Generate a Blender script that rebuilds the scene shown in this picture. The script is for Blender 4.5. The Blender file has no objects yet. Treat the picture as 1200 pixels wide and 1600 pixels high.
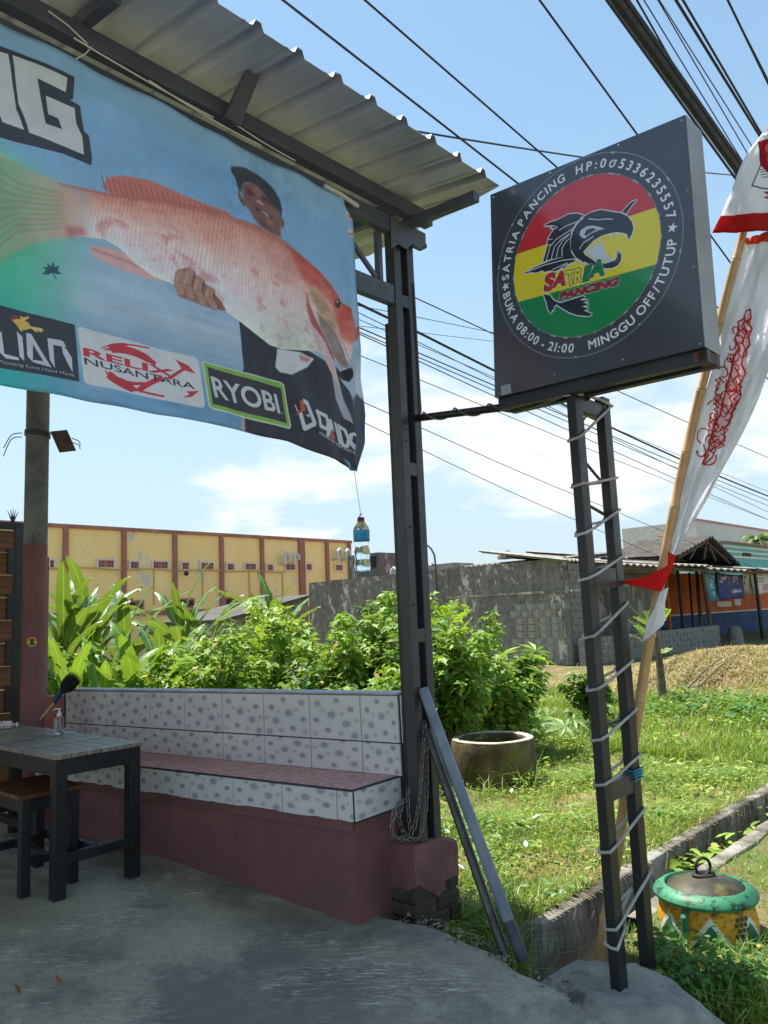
import bpy, math, random
import numpy as np
from mathutils import Vector, Matrix
sc = bpy.context.scene
col = sc.collection
random.seed(7)
rng = np.random.default_rng(7)

# ---------------------------------------------------------------- camera
H = 1.3                                   # eye height over the shop's datum
FPX, CX, CY = 1210., 600., 800.           # focal length and centre for a 1200 x 1600 frame
_up = np.array([-378., 9000., 1210.]); _up /= np.linalg.norm(_up)
_y = np.array([0, 0, 1.]) - _up * _up[2]; _y /= np.linalg.norm(_y)
_x = np.cross(_y, _up)
if _x[0] < 0: _x = -_x
RM = np.array([_x, _y, _up])              # camera (right, up, forward) -> world
CAM = np.array([0, 0, H])
cd = bpy.data.cameras.new('camera'); cam = bpy.data.objects.new('camera', cd); col.objects.link(cam)
cd.sensor_fit = 'VERTICAL'; cd.sensor_height = 36; cd.lens = FPX / 1600 * 36
cd.clip_start = 0.05; cd.clip_end = 3000
mw = Matrix.Identity(4)
for i in range(3):
    mw[i][0], mw[i][1], mw[i][2] = RM[i][0], RM[i][1], -RM[i][2]
    mw[i][3] = CAM[i]
cam.matrix_world = mw
sc.camera = cam

# ---------------------------------------------------------------- daylight
A43 = math.radians(43)
U = np.array([-math.cos(A43), math.sin(A43), 0])     # along the bench, into the yard
V = np.array([math.sin(A43), math.cos(A43), 0])      # along the street front
W = np.array([0, 0, 1.])
sun_dir = .42 * U + .02 * V + W; sun_dir /= np.linalg.norm(sun_dir)
sun_el = math.asin(sun_dir[2]); sun_az = math.atan2(sun_dir[0], sun_dir[1])
world = bpy.data.worlds.new('World'); sc.world = world; world.use_nodes = True
nt = world.node_tree; N = nt.nodes; L = nt.links
for n in list(N): N.remove(n)
def wn(t, **k):
    n = N.new(t)
    for a, b in k.items(): setattr(n, a, b)
    return n
out = wn('ShaderNodeOutputWorld'); bg = wn('ShaderNodeBackground'); L.new(bg.outputs[0], out.inputs[0])
bg.inputs[1].default_value = 0.092
sky = wn('ShaderNodeTexSky', sky_type='NISHITA'); sky.sun_disc = False
sky.sun_elevation = sun_el; sky.sun_rotation = sun_az
sky.air_density = 1.0; sky.dust_density = 0.15; sky.ozone_density = 1.5; sky.altitude = 400
tc = wn('ShaderNodeTexCoord'); sep = wn('ShaderNodeSeparateXYZ'); L.new(tc.outputs['Generated'], sep.inputs[0])
def mth(op, a, b=None, c=None):
    n = wn('ShaderNodeMath', operation=op)
    for i, x in enumerate((a, b, c)):
        if x is None: continue
        if isinstance(x, (int, float)): n.inputs[i].default_value = x
        else: L.new(x, n.inputs[i])
    return n.outputs[0]
zz = mth('ADD', sep.outputs[2], .22)
cx_ = mth('DIVIDE', sep.outputs[0], zz); cy_ = mth('DIVIDE', sep.outputs[1], zz)
cmb = wn('ShaderNodeCombineXYZ'); L.new(cx_, cmb.inputs[0]); L.new(cy_, cmb.inputs[1]); L.new(sep.outputs[2], cmb.inputs[2])
n1 = wn('ShaderNodeTexNoise'); n1.inputs['Scale'].default_value = 1.0; n1.inputs['Detail'].default_value = 9; n1.inputs['Roughness'].default_value = .56
mp = wn('ShaderNodeMapping'); mp.inputs['Location'].default_value = (2.74, 5.42, 0); L.new(cmb.outputs[0], mp.inputs[0]); L.new(mp.outputs[0], n1.inputs[0])
# clouds: cumulus banks low down, thin veils higher up
rmp = wn('ShaderNodeMapRange', interpolation_type='SMOOTHSTEP'); rmp.inputs[1].default_value = .485; rmp.inputs[2].default_value = .60
hi = wn('ShaderNodeMapRange'); hi.inputs[1].default_value = .20; hi.inputs[2].default_value = .42; hi.inputs[3].default_value = .0; hi.inputs[4].default_value = .16
L.new(sep.outputs[2], hi.inputs[0])
L.new(mth('SUBTRACT', n1.outputs[0], hi.outputs[0]), rmp.inputs[0])
mixc = wn('ShaderNodeMix', data_type='RGBA'); L.new(mth('MULTIPLY', rmp.outputs[0], .86), mixc.inputs[0])
hz = wn('ShaderNodeMapRange', interpolation_type='SMOOTHSTEP'); hz.inputs[1].default_value = -.02; hz.inputs[2].default_value = .62; hz.inputs[3].default_value = .92; hz.inputs[4].default_value = .2
L.new(sep.outputs[2], hz.inputs[0])
mixh = wn('ShaderNodeMix', data_type='RGBA'); L.new(hz.outputs[0], mixh.inputs[0]); tint = wn('ShaderNodeMix', data_type='RGBA', blend_type='MULTIPLY'); tint.inputs[0].default_value = 1; tint.inputs[7].default_value = (.86, 1.0, .9, 1); L.new(sky.outputs[0], tint.inputs[6]); L.new(tint.outputs[2], mixh.inputs[6]); mixh.inputs[7].default_value = (2.6, 3.1, 3.5, 1)
L.new(mixh.outputs[2], mixc.inputs[6]); mixc.inputs[7].default_value = (4.5, 4.5, 4.55, 1)
L.new(mixc.outputs[2], bg.inputs[0])
sd = bpy.data.lights.new('sun', 'SUN'); sun = bpy.data.objects.new('sun', sd); col.objects.link(sun)
sd.energy = 3.7; sd.angle = math.radians(.5); sd.color = (1, .95, .87)
sun.rotation_euler = Vector(sun_dir).to_track_quat('Z', 'Y').to_euler(); sun.location = Vector(sun_dir * 30)
vs = sc.view_settings
vs.view_transform = 'Standard'; vs.look = 'None'; vs.gamma = 1; vs.use_curve_mapping = False
vs.exposure = 1.45
sc.cycles.max_bounces = 8; sc.cycles.transparent_max_bounces = 12

# ---------------------------------------------------------------- geometry helpers
def S(a, b, z): return a * U + b * V + np.array([0, 0, z])
def ray(px, py): return RM @ np.array([(px - CX) / FPX, -(py - CY) / FPX, 1.])
def onZ(px, py, z):
    d = ray(px, py); return CAM + d * ((z - H) / d[2])
def onY(px, py, y):
    d = ray(px, py); return CAM + d * (y / d[1])
def onPl(px, py, p, n):
    d = ray(px, py); return CAM + d * ((np.asarray(p) - CAM).dot(n) / d.dot(n))
def uvz(p): return np.array([p.dot(U), p.dot(V), p[2]])
def PU(px, py, c): return uvz(onPl(px, py, U * c, U))
def PV(px, py, c): return uvz(onPl(px, py, V * c, V))
def PZ(px, py, z): return uvz(onZ(px, py, z))
def unit(x): x = np.asarray(x, float); return x / (np.linalg.norm(x) + 1e-12)
def smooth(a, b, x):
    t = np.clip((x - a) / (b - a), 0, 1); return t * t * (3 - 2 * t)
def rnoise(x, y, f, s=0, oct_=4):
    r_ = np.random.default_rng(1000 + s); t = r_.uniform(-1, 1, (256, 256)); o = 0; a = 1; n = 0
    for k in range(oct_):
        X_, Y_ = x * f + 17.3 * k + 40, y * f + 9.1 * k + 40; i, j = np.floor(X_).astype(int), np.floor(Y_).astype(int); u, v = X_ - i, Y_ - j; u = u * u * (3 - 2 * u); v = v * v * (3 - 2 * v)
        g = lambda p, q: t[p & 255, q & 255]
        o = o + a * (g(i, j) * (1 - u) * (1 - v) + g(i + 1, j) * u * (1 - v) + g(i, j + 1) * (1 - u) * v + g(i + 1, j + 1) * u * v); n += a; a *= .55; f = f * 2.03
    return o / n * 1.8
def vnoise(x, y, s=0):
    return (np.sin(x * 1.7 + y * 2.3 + s) + np.sin(x * 3.1 - y * 1.9 + s * 2.1) * .6 + np.sin(-x * 5.3 + y * 4.7 + s * .7) * .35) / 1.95

WP = {}                                   # world position of every object's origin
def tag(o, label=None, cat=None, group=None, kind=None):
    if label: o['label'] = label
    if cat: o['category'] = cat
    if group: o['group'] = group
    if kind: o['kind'] = kind
    return o
def thing(name, loc, label, cat, group=None):
    o = bpy.data.objects.new(name, None); o.empty_display_size = .1; col.objects.link(o)
    o.location = Vector(loc); WP[o.name] = np.array(loc, float)
    return tag(o, label, cat, group)
def link(name, me, parent=None, at=None):
    o = bpy.data.objects.new(name, me); col.objects.link(o)
    at = np.array(at, float); WP[o.name] = at
    if parent is not None:
        o.parent = parent; o.location = Vector(at - WP[parent.name])
    else: o.location = Vector(at)
    return o
def mk(name, v, f, m, parent=None, sm=False, uv=None, org=None, bev=0):
    v = np.asarray(v, float)
    if org is None:
        lo, hi_ = v.min(0), v.max(0); org = np.array([(lo[0] + hi_[0]) / 2, (lo[1] + hi_[1]) / 2, lo[2]])
    me = bpy.data.meshes.new(name)
    if isinstance(f, np.ndarray):
        k = f.shape[1]; n = len(f); vv = v - org
        me.vertices.add(len(v)); me.vertices.foreach_set('co', vv.astype(np.float32).ravel())
        me.loops.add(n * k); me.loops.foreach_set('vertex_index', f.astype(np.int32).ravel())
        me.polygons.add(n); me.polygons.foreach_set('loop_start', np.arange(0, n * k, k, dtype=np.int32))
        me.update(calc_edges=True); me.validate()
    else:
        me.from_pydata((v - org).tolist(), [], f)
    me.materials.append(m)
    if uv is not None:
        ul = me.uv_layers.new(name='uv'); uv = np.asarray(uv)
        idx = np.zeros(len(me.loops), np.int32); me.loops.foreach_get('vertex_index', idx)
        ul.data.foreach_set('uv', uv[idx].astype(np.float32).ravel())
    if sm: me.polygons.foreach_set('use_smooth', np.ones(len(me.polygons), bool))
    o = link(name, me, parent, org)
    if bev:
        b = o.modifiers.new('bevel', 'BEVEL'); b.width = bev; b.segments = 2; b.limit_method = 'ANGLE'
    return o
class MB:
    def __init__(s): s.v = []; s.f = []
    def add(s, v, f):
        n = len(s.v); s.v += [tuple(map(float, p)) for p in v]; s.f += [[i + n for i in q] for q in f]; return s
    def ob(s, o, ex, ey, ez):             # box from a corner and three edge vectors
        o, ex, ey, ez = (np.asarray(t, float) for t in (o, ex, ey, ez))
        if np.dot(np.cross(ex, ey), ez) < 0: ex, ey = ey, ex
        v = [o, o + ex, o + ex + ey, o + ey]; v += [p + ez for p in v]
        return s.add(v, [(3, 2, 1, 0), (4, 5, 6, 7), (0, 1, 5, 4), (1, 2, 6, 5), (2, 3, 7, 6), (3, 0, 4, 7)])
    def bx(s, a0, a1, b0, b1, z0, z1):    # box in shop axes
        return s.ob(S(a0, b0, z0), U * (a1 - a0), V * (b1 - b0), W * (z1 - z0))
    def tube(s, pts, r, n=8, cap=True, closed=False):
        pts = [np.asarray(p, float) for p in pts]; m = len(pts)
        rr = r if hasattr(r, '__len__') else [r] * m
        t0 = unit(pts[1] - pts[0]); a = unit(np.cross(t0, [0.13, .2, .97] if abs(t0[2]) < .95 else [1, 0, 0]))
        rings = []
        for i, p in enumerate(pts):
            if closed: t = unit(pts[(i + 1) % m] - pts[i - 1])
            else: t = unit(pts[min(i + 1, m - 1)] - pts[max(i - 1, 0)])
            a = unit(a - t * a.dot(t)); b = np.cross(t, a)
            rings.append([p + (a * math.cos(q) + b * math.sin(q)) * rr[i] for q in np.linspace(0, 2 * math.pi, n, endpoint=False)])
        v = [q for R_ in rings for q in R_]; f = []
        for i in range(m if closed else m - 1):
            j = (i + 1) % m
            for k in range(n):
                l = (k + 1) % n; f.append((i * n + k, i * n + l, j * n + l, j * n + k))
        if cap and not closed:
            f.append(tuple(range(n - 1, -1, -1))); f.append(tuple((m - 1) * n + k for k in range(n)))
        return s.add(v, f)
    def lathe(s, c, prof, n=32, ax=W, ex=None, cap0=False, cap1=False, wob=None):
        c = np.asarray(c, float); ax = unit(ax)
        ex = unit(np.cross(ax, [0, 1, 0] if abs(ax[1]) < .9 else [1, 0, 0])) if ex is None else ex
        ey = np.cross(ax, ex); v = []; f = []
        for r, h in prof:
            for q in np.linspace(0, 2 * math.pi, n, endpoint=False):
                k = 1 if wob is None else 1 + wob(q, h); v.append(c + ax * h + (ex * math.cos(q) + ey * math.sin(q)) * r * k)
        for i in range(len(prof) - 1):
            for k in range(n):
                l = (k + 1) % n; f.append((i * n + k, i * n + l, (i + 1) * n + l, (i + 1) * n + k))
        if cap0: f.append(tuple(range(n - 1, -1, -1)))
        if cap1: f.append(tuple((len(prof) - 1) * n + k for k in range(n)))
        return s.add(v, f)
    def mk(s, name, m, parent=None, sm=False, bev=0, org=None):
        o = mk(name, s.v, s.f, m, parent, sm, None, org, bev)
        if sm:
            me = o.data
            try: me.set_sharp_from_angle(angle=math.radians(40))
            except Exception: pass
        return o
def copytree(o, loc, label=None):
    c = o.copy(); col.objects.link(c); c.location = Vector(loc); WP[c.name] = np.array(loc, float)
    if label: c['label'] = label
    def rec(src, dst):
        for ch in list(src.children):
            d = ch.copy(); col.objects.link(d); d.parent = dst; WP[d.name] = WP[ch.name] - WP[src.name] + WP[dst.name]; rec(ch, d)
    rec(o, c); return c
def grid(nu, nv):
    i, j = np.meshgrid(np.arange(nu - 1), np.arange(nv - 1), indexing='ij'); a = (i * nv + j).ravel()
    return np.stack([a, a + nv, a + nv + 1, a + 1], 1)
def sheet(name, m, us, vs_, zf, parent=None, kind='structure', sm=True):
    uu, vv = np.meshgrid(us, vs_, indexing='ij'); z = zf(uu, vv)
    p = uu[..., None] * U + vv[..., None] * V + z[..., None] * W
    f = grid(len(us), len(vs_))
    o = mk(name, p.reshape(-1, 3), f[:, ::-1] if np.cross(U, V)[2] < 0 else f, m, parent, sm)
    if kind: o['kind'] = kind
    return o

# ---------------------------------------------------------------- materials
def rgb(r, g, b): return tuple((c / 255 / 12.92 if c / 255 <= .04045 else ((c / 255 + .055) / 1.055) ** 2.4) for c in (r, g, b)) + (1,)
def newmat(name):
    m = bpy.data.materials.new(name); m.use_nodes = True
    t = m.node_tree; b = t.nodes['Principled BSDF']; return m, t, b
def nd(t, ty, ins=None, **k):
    n = t.nodes.new(ty)
    for a, b in k.items(): setattr(n, a, b)
    for a, b in (ins or {}).items():
        if hasattr(b, 'is_output'): t.links.new(b, n.inputs[a])
        else: n.inputs[a].default_value = b
    return n
def ramp(t, fac, lo, hi_):
    return nd(t, 'ShaderNodeMapRange', {0: fac, 1: lo, 2: hi_}, interpolation_type='SMOOTHSTEP').outputs[0]
def mixrgb(t, fac, a, b, mode='MIX'):
    return nd(t, 'ShaderNodeMix', {0: fac, 6: a, 7: b}, data_type='RGBA', blend_type=mode).outputs[2]
def noise(t, co, scale, detail=6, rough=.6, stretch=None, dist=0):
    if stretch: co = nd(t, 'ShaderNodeMapping', {0: co, 3: stretch}).outputs[0]
    return nd(t, 'ShaderNodeTexNoise', {0: co, 'Scale': scale, 'Detail': detail, 'Roughness': rough, 'Distortion': dist}).outputs[0]
def M(name, c1, c2=None, scale=6, lo=.35, hi=.65, rough=.7, bump=.15, bscale=60, metal=0, spec=.4, c3=None, scale3=3, lo3=.55, hi3=.7, stretch=None, bdist=.004, rvar=.1, coord='Object', st3=None, coat=0):
    m, t, b = newmat(name)
    co = nd(t, 'ShaderNodeTexCoord').outputs[coord]
    c = c1
    if c2 is not None: c = mixrgb(t, ramp(t, noise(t, co, scale, 8, .65, stretch), lo, hi), c1, c2)
    if c3 is not None: c = mixrgb(t, ramp(t, noise(t, co, scale3, 9, .7, st3), lo3, hi3), c, c3)
    if hasattr(c, 'is_output'): t.links.new(c, b.inputs['Base Color'])
    else: b.inputs['Base Color'].default_value = c
    n2 = noise(t, co, bscale, 5, .6)
    r = nd(t, 'ShaderNodeMapRange', {0: noise(t, co, bscale * .2, 4), 1: .3, 2: .7, 3: max(rough - rvar, 0.02), 4: min(1, rough + rvar)}).outputs[0]
    t.links.new(r, b.inputs['Roughness'])
    b.inputs['Metallic'].default_value = metal; b.inputs['Specular IOR Level'].default_value = spec
    b.inputs['Coat Weight'].default_value = coat
    if bump:
        bp = nd(t, 'ShaderNodeBump', {'Strength': bump, 'Distance': bdist, 'Height': n2}); t.links.new(bp.outputs[0], b.inputs['Normal'])
    return m
def leafmat(name, c1, c2, trans=.35, rough=.5, c3=None, veins=False):
    m, t, b = newmat(name)
    rp = nd(t, 'ShaderNodeNewGeometry').outputs['Random Per Island']
    co = nd(t, 'ShaderNodeTexCoord').outputs['Object']
    c = mixrgb(t, rp, c1, c2)
    c = mixrgb(t, ramp(t, noise(t, co, 1.8, 4), .35, .7), c, c3 if c3 else c1)
    if not veins: c = mixrgb(t, nd(t, 'ShaderNodeMath', {0: rp, 1: .955}, operation='GREATER_THAN').outputs[0], c, rgb(172, 150, 72))
    if veins:
        uvn = nd(t, 'ShaderNodeUVMap').outputs[0]
        wv = nd(t, 'ShaderNodeTexWave', {0: uvn, 'Scale': 7., 'Distortion': .6, 'Detail': 2.}, wave_type='BANDS', bands_direction='Y').outputs['Fac']
        c = mixrgb(t, ramp(t, wv, .2, 1.), c, mixrgb(t, .55, c, c2))
        mid = nd(t, 'ShaderNodeMath', {0: nd(t, 'ShaderNodeSeparateXYZ', {0: uvn}).outputs[0], 1: .5}, operation='SUBTRACT').outputs[0]
        c = mixrgb(t, nd(t, 'ShaderNodeMapRange', {0: nd(t, 'ShaderNodeMath', {0: mid}, operation='ABSOLUTE').outputs[0], 1: .025, 2: .05, 3: .8, 4: 0}).outputs[0], c, rgb(176, 190, 110))
        bp = nd(t, 'ShaderNodeBump', {'Strength': .35, 'Distance': .004, 'Height': wv}); t.links.new(bp.outputs[0], b.inputs['Normal'])
    t.links.new(c, b.inputs['Base Color']); b.inputs['Roughness'].default_value = rough; b.inputs['Specular IOR Level'].default_value = .45
    tr = nd(t, 'ShaderNodeBsdfTranslucent', {0: mixrgb(t, .65, c, (.36, .5, .03, 1))})
    mx = nd(t, 'ShaderNodeMixShader', {0: trans, 1: b.outputs[0], 2: tr.outputs[0]})
    t.links.new(mx.outputs[0], t.nodes['Material Output'].inputs[0]); return m
def printmat(name, img, rough=.5, spec=.3, trans=0, coat=0, bump=0):
    m, t, b = newmat(name)
    uvn = nd(t, 'ShaderNodeUVMap').outputs[0]
    im = nd(t, 'ShaderNodeTexImage', {0: uvn}, image=img, interpolation='Linear', extension='EXTEND')
    co = nd(t, 'ShaderNodeTexCoord').outputs['Object']
    dirt = mixrgb(t, ramp(t, noise(t, co, 5, 8, .7), .45, .8), (1, 1, 1, 1), (.86, .85, .83, 1))
    c = mixrgb(t, 1., im.outputs[0], dirt, 'MULTIPLY')
    t.links.new(c, b.inputs['Base Color']); b.inputs['Roughness'].default_value = rough; b.inputs['Specular IOR Level'].default_value = spec
    b.inputs['Coat Weight'].default_value = coat; b.inputs['Coat Roughness'].default_value = .08
    if bump:
        bp = nd(t, 'ShaderNodeBump', {'Strength': bump, 'Distance': .01, 'Height': noise(t, co, 7, 4, .5)}); t.links.new(bp.outputs[0], b.inputs['Normal'])
    if trans:
        tr = nd(t, 'ShaderNodeBsdfTranslucent', {0: c}); mx = nd(t, 'ShaderNodeMixShader', {0: trans, 1: b.outputs[0], 2: tr.outputs[0]})
        t.links.new(mx.outputs[0], t.nodes['Material Output'].inputs[0])
    return m

# ---------------------------------------------------------------- flat print: a small polygon painter
class Paint:
    def __init__(s, x0, x1, y0, y1, w, bgc):
        s.x0, s.x1, s.y0, s.y1 = x0, x1, y0, y1; s.w = w; s.h = int(round(w * (y1 - y0) / (x1 - x0)))
        s.a = np.empty((s.h, s.w, 3)); s.a[:] = np.array(bgc) / 255.
        xs = x0 + (np.arange(s.w) + .5) / s.w * (x1 - x0); ys = y0 + (np.arange(s.h) + .5) / s.h * (y1 - y0)
        s.X, s.Y = np.meshgrid(xs, ys)
    def cov(s, segs, ss=2, pad=0):
        """coverage of even-odd outline segments: ((row, col), block) over their bounding box only"""
        segs = np.asarray(segs, float); x = (segs[:, :, 0] - s.x0) / (s.x1 - s.x0) * s.w; y = (segs[:, :, 1] - s.y0) / (s.y1 - s.y0) * s.h
        c0, c1 = (int(np.clip(v, 0, s.w)) for v in (math.floor(x.min()) - 1 - pad, math.ceil(x.max()) + 1 + pad))
        q0, q1 = (int(np.clip(v, 0, s.h)) for v in (math.floor(y.min()) - 1 - pad, math.ceil(y.max()) + 1 + pad))
        if c1 <= c0 or q1 <= q0: return (0, 0), np.zeros((1, 1))
        w, h = c1 - c0, q1 - q0; x = (x - c0) * ss - .5; y = (y - q0) * ss - .5
        d = np.zeros((h * ss, w * ss + 1), np.int32)
        for (xa, xb), (ya, yb) in zip(x, y):
            if ya == yb: continue
            if ya > yb: xa, xb, ya, yb = xb, xa, yb, ya
            r0, r1 = max(int(math.ceil(ya)), 0), min(int(math.ceil(yb)) - 1, h * ss - 1)
            if r1 < r0: continue
            r = np.arange(r0, r1 + 1); c = np.clip(np.ceil(xa + (r - ya) * (xb - xa) / (yb - ya)), 0, w * ss).astype(int)
            d[r, c] += 1
        m = (np.cumsum(d, 1)[:, :w * ss] & 1).astype(np.float32)
        return (q0, c0), m.reshape(h, ss, w, ss).mean((1, 3))
    def full(s, cm):
        if not isinstance(cm, tuple): return cm
        (r, c), m = cm; a = np.zeros((s.h, s.w), np.float32); a[r:r + m.shape[0], c:c + m.shape[1]] = m; return a
    def msk(s, poly, blur=0):
        p = np.asarray(poly, float); o, m = s.cov(np.stack([p, np.roll(p, -1, 0)], 1), pad=3 * blur)
        return o, (s.blur(m, blur) if blur and m.size > 1 else m)
    def mask(s, poly, blur=0): return s.full(s.msk(poly, blur))
    def blur(s, m, r):
        r = int(r)
        for _ in range(2):
            for ax in (0, 1):
                c = np.cumsum(np.pad(m, [(r + 1, r) if i == ax else (0, 0) for i in (0, 1)], mode='edge'), ax)
                n = m.shape[ax]
                m = (np.take(c, range(2 * r + 1, 2 * r + 1 + n), ax) - np.take(c, range(0, n), ax)) / (2 * r + 1)
        return m
    def put(s, m, c, al=1.):
        o = (0, 0)
        if isinstance(m, tuple): o, m = m
        sl = np.s_[o[0]:o[0] + m.shape[0], o[1]:o[1] + m.shape[1]]
        c = np.asarray(c, float) / 255. if np.ndim(c) == 1 else np.asarray(c)[sl]
        k = (m * al)[..., None]; s.a[sl] = s.a[sl] * (1 - k) + c * k
    def poly(s, p, c, al=1., blur=0): s.put(s.msk(p, blur), c, al)
    def line(s, pts, wd, c, al=1., blur=0):
        pts = [np.asarray(p, float) for p in pts]; qs = []
        for i, (a, b) in enumerate(zip(pts[:-1], pts[1:])):
            n = unit(b - a); q = np.array([-n[1], n[0]]); wa, wb = (wd, wd) if not hasattr(wd, '__len__') else (wd[i], wd[i + 1])
            qs.append(np.array([a + q * wa / 2 - n * wa * .2, b + q * wb / 2 + n * wb * .2, b - q * wb / 2 + n * wb * .2, a - q * wa / 2 - n * wa * .2]))
        al_ = np.concatenate(qs); lo, hi_ = al_.min(0), al_.max(0)
        _, bx_ = s.cov([[lo, [lo[0], hi_[1]]], [[hi_[0], lo[1]], hi_]], pad=3 * blur); o, _ = s.cov([[lo, [lo[0], hi_[1]]], [[hi_[0], lo[1]], hi_]], pad=3 * blur)
        m = np.zeros(bx_.shape, np.float32)
        for q in qs:
            (r, c_), k = s.msk(q); r -= o[0]; c_ -= o[1]
            if r < 0 or c_ < 0 or r + k.shape[0] > m.shape[0] or c_ + k.shape[1] > m.shape[1]: continue
            v = m[r:r + k.shape[0], c_:c_ + k.shape[1]]; np.maximum(v, k, out=v)
        if blur: m = s.blur(m, blur)
        s.put((o, m), c, al)
    def segs(s, sg, c, al=1.): s.put(s.cov(sg), c, al)
    def image(s, name):
        im = bpy.data.images.new(name, s.w, s.h); px = np.ones((s.h, s.w, 4), np.float32); px[..., :3] = np.clip(s.a, 0, 1)
        im.pixels.foreach_set(px.ravel()); im.update(); im.pack(); return im
_gl = {}
def glyph(txt, bold=.0):
    """outline segments of a piece of text in the built-in font, cap height about 0.7"""
    k = (txt, bold)
    if k not in _gl:
        cu = bpy.data.curves.new('t', 'FONT'); cu.body = txt; cu.offset = bold; cu.resolution_u = 4
        ob = bpy.data.objects.new('t', cu); me = bpy.data.meshes.new_from_object(ob)
        n = {}
        for p in me.polygons:
            for e in p.edge_keys: n[e] = n.get(e, 0) + 1
        sg = np.array([[me.vertices[i].co[:2] for i in e] for e, c in n.items() if c == 1])
        bpy.data.objects.remove(ob); bpy.data.curves.remove(cu); bpy.data.meshes.remove(me)
        _gl[k] = sg if len(sg) else np.zeros((0, 2, 2))
    return _gl[k]
def quadtext(txt, p00, p10, p01, bold=0., shear=0.):
    """text fitted to the parallelogram p00 (bottom left), p10 (bottom right), p01 (top left)"""
    g = glyph(txt, bold).copy(); lo, hi_ = g.reshape(-1, 2).min(0), g.reshape(-1, 2).max(0)
    g = (g - lo) / (hi_ - lo); g[..., 0] += shear * g[..., 1]
    p00, p10, p01 = (np.array(q, float) for q in (p00, p10, p01))
    return p00 + g[..., :1] * (p10 - p00) + g[..., 1:] * (p01 - p00)
# ================================================================ flat prints
BU = 2.55                                  # the banner hangs in this plane of the shop front
def bp(pts): return [PU(x, y, BU)[1:] for x, y in pts]
def bt(k, ox, oy, pts): return bp([(x / k + ox, y / k + oy) for x, y in pts])
P = Paint(.3, 2.74, 1.9, 3.46, 1700, (120, 160, 200))
X, Y = P.X, P.Y
def lerpc(t, *cs):
    t = np.clip(t, 0, 1) * (len(cs) - 1); c = np.array(cs, float) / 255.; i = np.minimum(t.astype(int), len(cs) - 2); f = (t - i)[..., None]
    return c[i] * (1 - f) + c[i + 1] * f
base = lerpc((Y - 2.0) / 1.4, (98, 158, 205), (138, 178, 216), (180, 202, 226), (160, 194, 228), (134, 182, 228), (124, 176, 224), (142, 188, 222))
strk = rnoise(X * .22, Y * 2.6, 11, 1, 5) * .7 + rnoise(X * .5, Y * 6, 14, 4, 3) * .25
base += (strk * smooth(2.9, 2.55, Y) * .055 + rnoise(X, Y * 2, 2.2, 3) * .028)[..., None]
g = smooth(1.32, .92, X + (Y - 2.5) * -.12) * smooth(3.0, 2.85, Y + (X - .9) * .3)
base = base * (1 - g[..., None]) + lerpc((Y - 2.0) / .9, (50, 178, 186), (54, 184, 166), (92, 202, 152), (110, 212, 178)) * g[..., None]
P.a = base
# ---- big lettering, cut by the frame
P.poly(bp([(-150, -10), (0, 66), (22, 76), (115, 122), (114, 155), (109, 156), (125, 165), (132, 205), (139, 212), (144, 248), (143, 258), (100, 240), (0, 213), (-150, 175)]), (58, 64, 74))
P.poly(bt(4, 0, 0, [(87, 332), (250, 410), (415, 492), (410, 577), (235, 487), (262, 640), (285, 772), (390, 806), (365, 738), (302, 712), (288, 597), (468, 675), (480, 770), (515, 850), (527, 965), (185, 825), (170, 770), (145, 700), (120, 640)]), (206, 212, 218))
P.poly(bt(4, 0, 0, [(-520, 30), (0, 300), (62, 325), (108, 680), (118, 700), (155, 807), (22, 755), (0, 690), (-300, 560), (-520, 480)]), (206, 212, 218))
# ---- the man
P.poly(bp([(372, 498), (378, 545), (381, 575), (375, 590), (380, 620), (382, 673), (450, 692), (556, 736), (562, 640), (548, 610), (520, 570), (440, 520), (400, 490)]), (56, 56, 66), blur=1)
P.poly(bp([(380, 650), (384, 640), (384, 675), (376, 672)]), (190, 170, 175), blur=1)
for x in (395, 420, 470, 500): P.line(bp([(x, 560), (x + 8, 620), (x + 4, 690)]), .012, (76, 76, 88), .5, blur=6)
fk = lambda pts: bt(10, 340, 240, pts)
P.poly(fk([(310, 590), (340, 600), (420, 750), (435, 815), (405, 820), (350, 740), (320, 660)]), (110, 72, 70), blur=1)
P.poly(fk([(1000, 980), (1040, 1000), (1075, 1080), (1060, 1145), (1010, 1120)]), (120, 80, 78), blur=1)
P.poly(fk([(385, 480), (600, 440), (900, 800), (1000, 1000), (1020, 1290), (900, 1250), (700, 1150), (560, 1010), (530, 920), (430, 800), (390, 620)]), (128, 88, 84), blur=2)
P.poly(fk([(520, 470), (650, 500), (740, 620), (640, 690), (560, 600)]), (150, 108, 100), .8, blur=5)
P.poly(fk([(440, 520), (560, 590), (600, 640), (500, 660)]), (86, 56, 56), .9, blur=3)
P.poly(fk([(700, 640), (850, 760), (820, 800), (690, 720)]), (86, 56, 56), .9, blur=3)
P.poly(fk([(600, 740), (640, 710), (740, 800), (700, 800)]), (214, 170, 165), 1, blur=1)
P.poly(fk([(590, 830), (700, 870), (860, 980), (880, 1020), (740, 960), (610, 880)]), (72, 44, 46), 1, blur=1)
P.poly(fk([(640, 870), (720, 900), (810, 960), (830, 1000), (740, 940)]), (205, 195, 190), 1, blur=1)
P.poly(fk([(770, 1040), (850, 1050), (900, 1110), (860, 1120)]), (165, 120, 112), .9, blur=2)
P.poly(fk([(620, 980), (760, 1080), (860, 1200), (700, 1120)]), (92, 62, 62), .8, blur=5)
P.poly(fk([(205, 215), (240, 200), (350, 198), (450, 218), (540, 275), (640, 330), (760, 420), (850, 510), (920, 610), (980, 720), (1020, 860), (1010, 1020), (960, 900), (860, 800), (740, 620), (640, 500), (520, 440), (420, 450), (380, 500), (370, 600), (335, 590), (300, 480), (270, 370), (215, 290)]), (60, 62, 72), blur=1)
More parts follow.
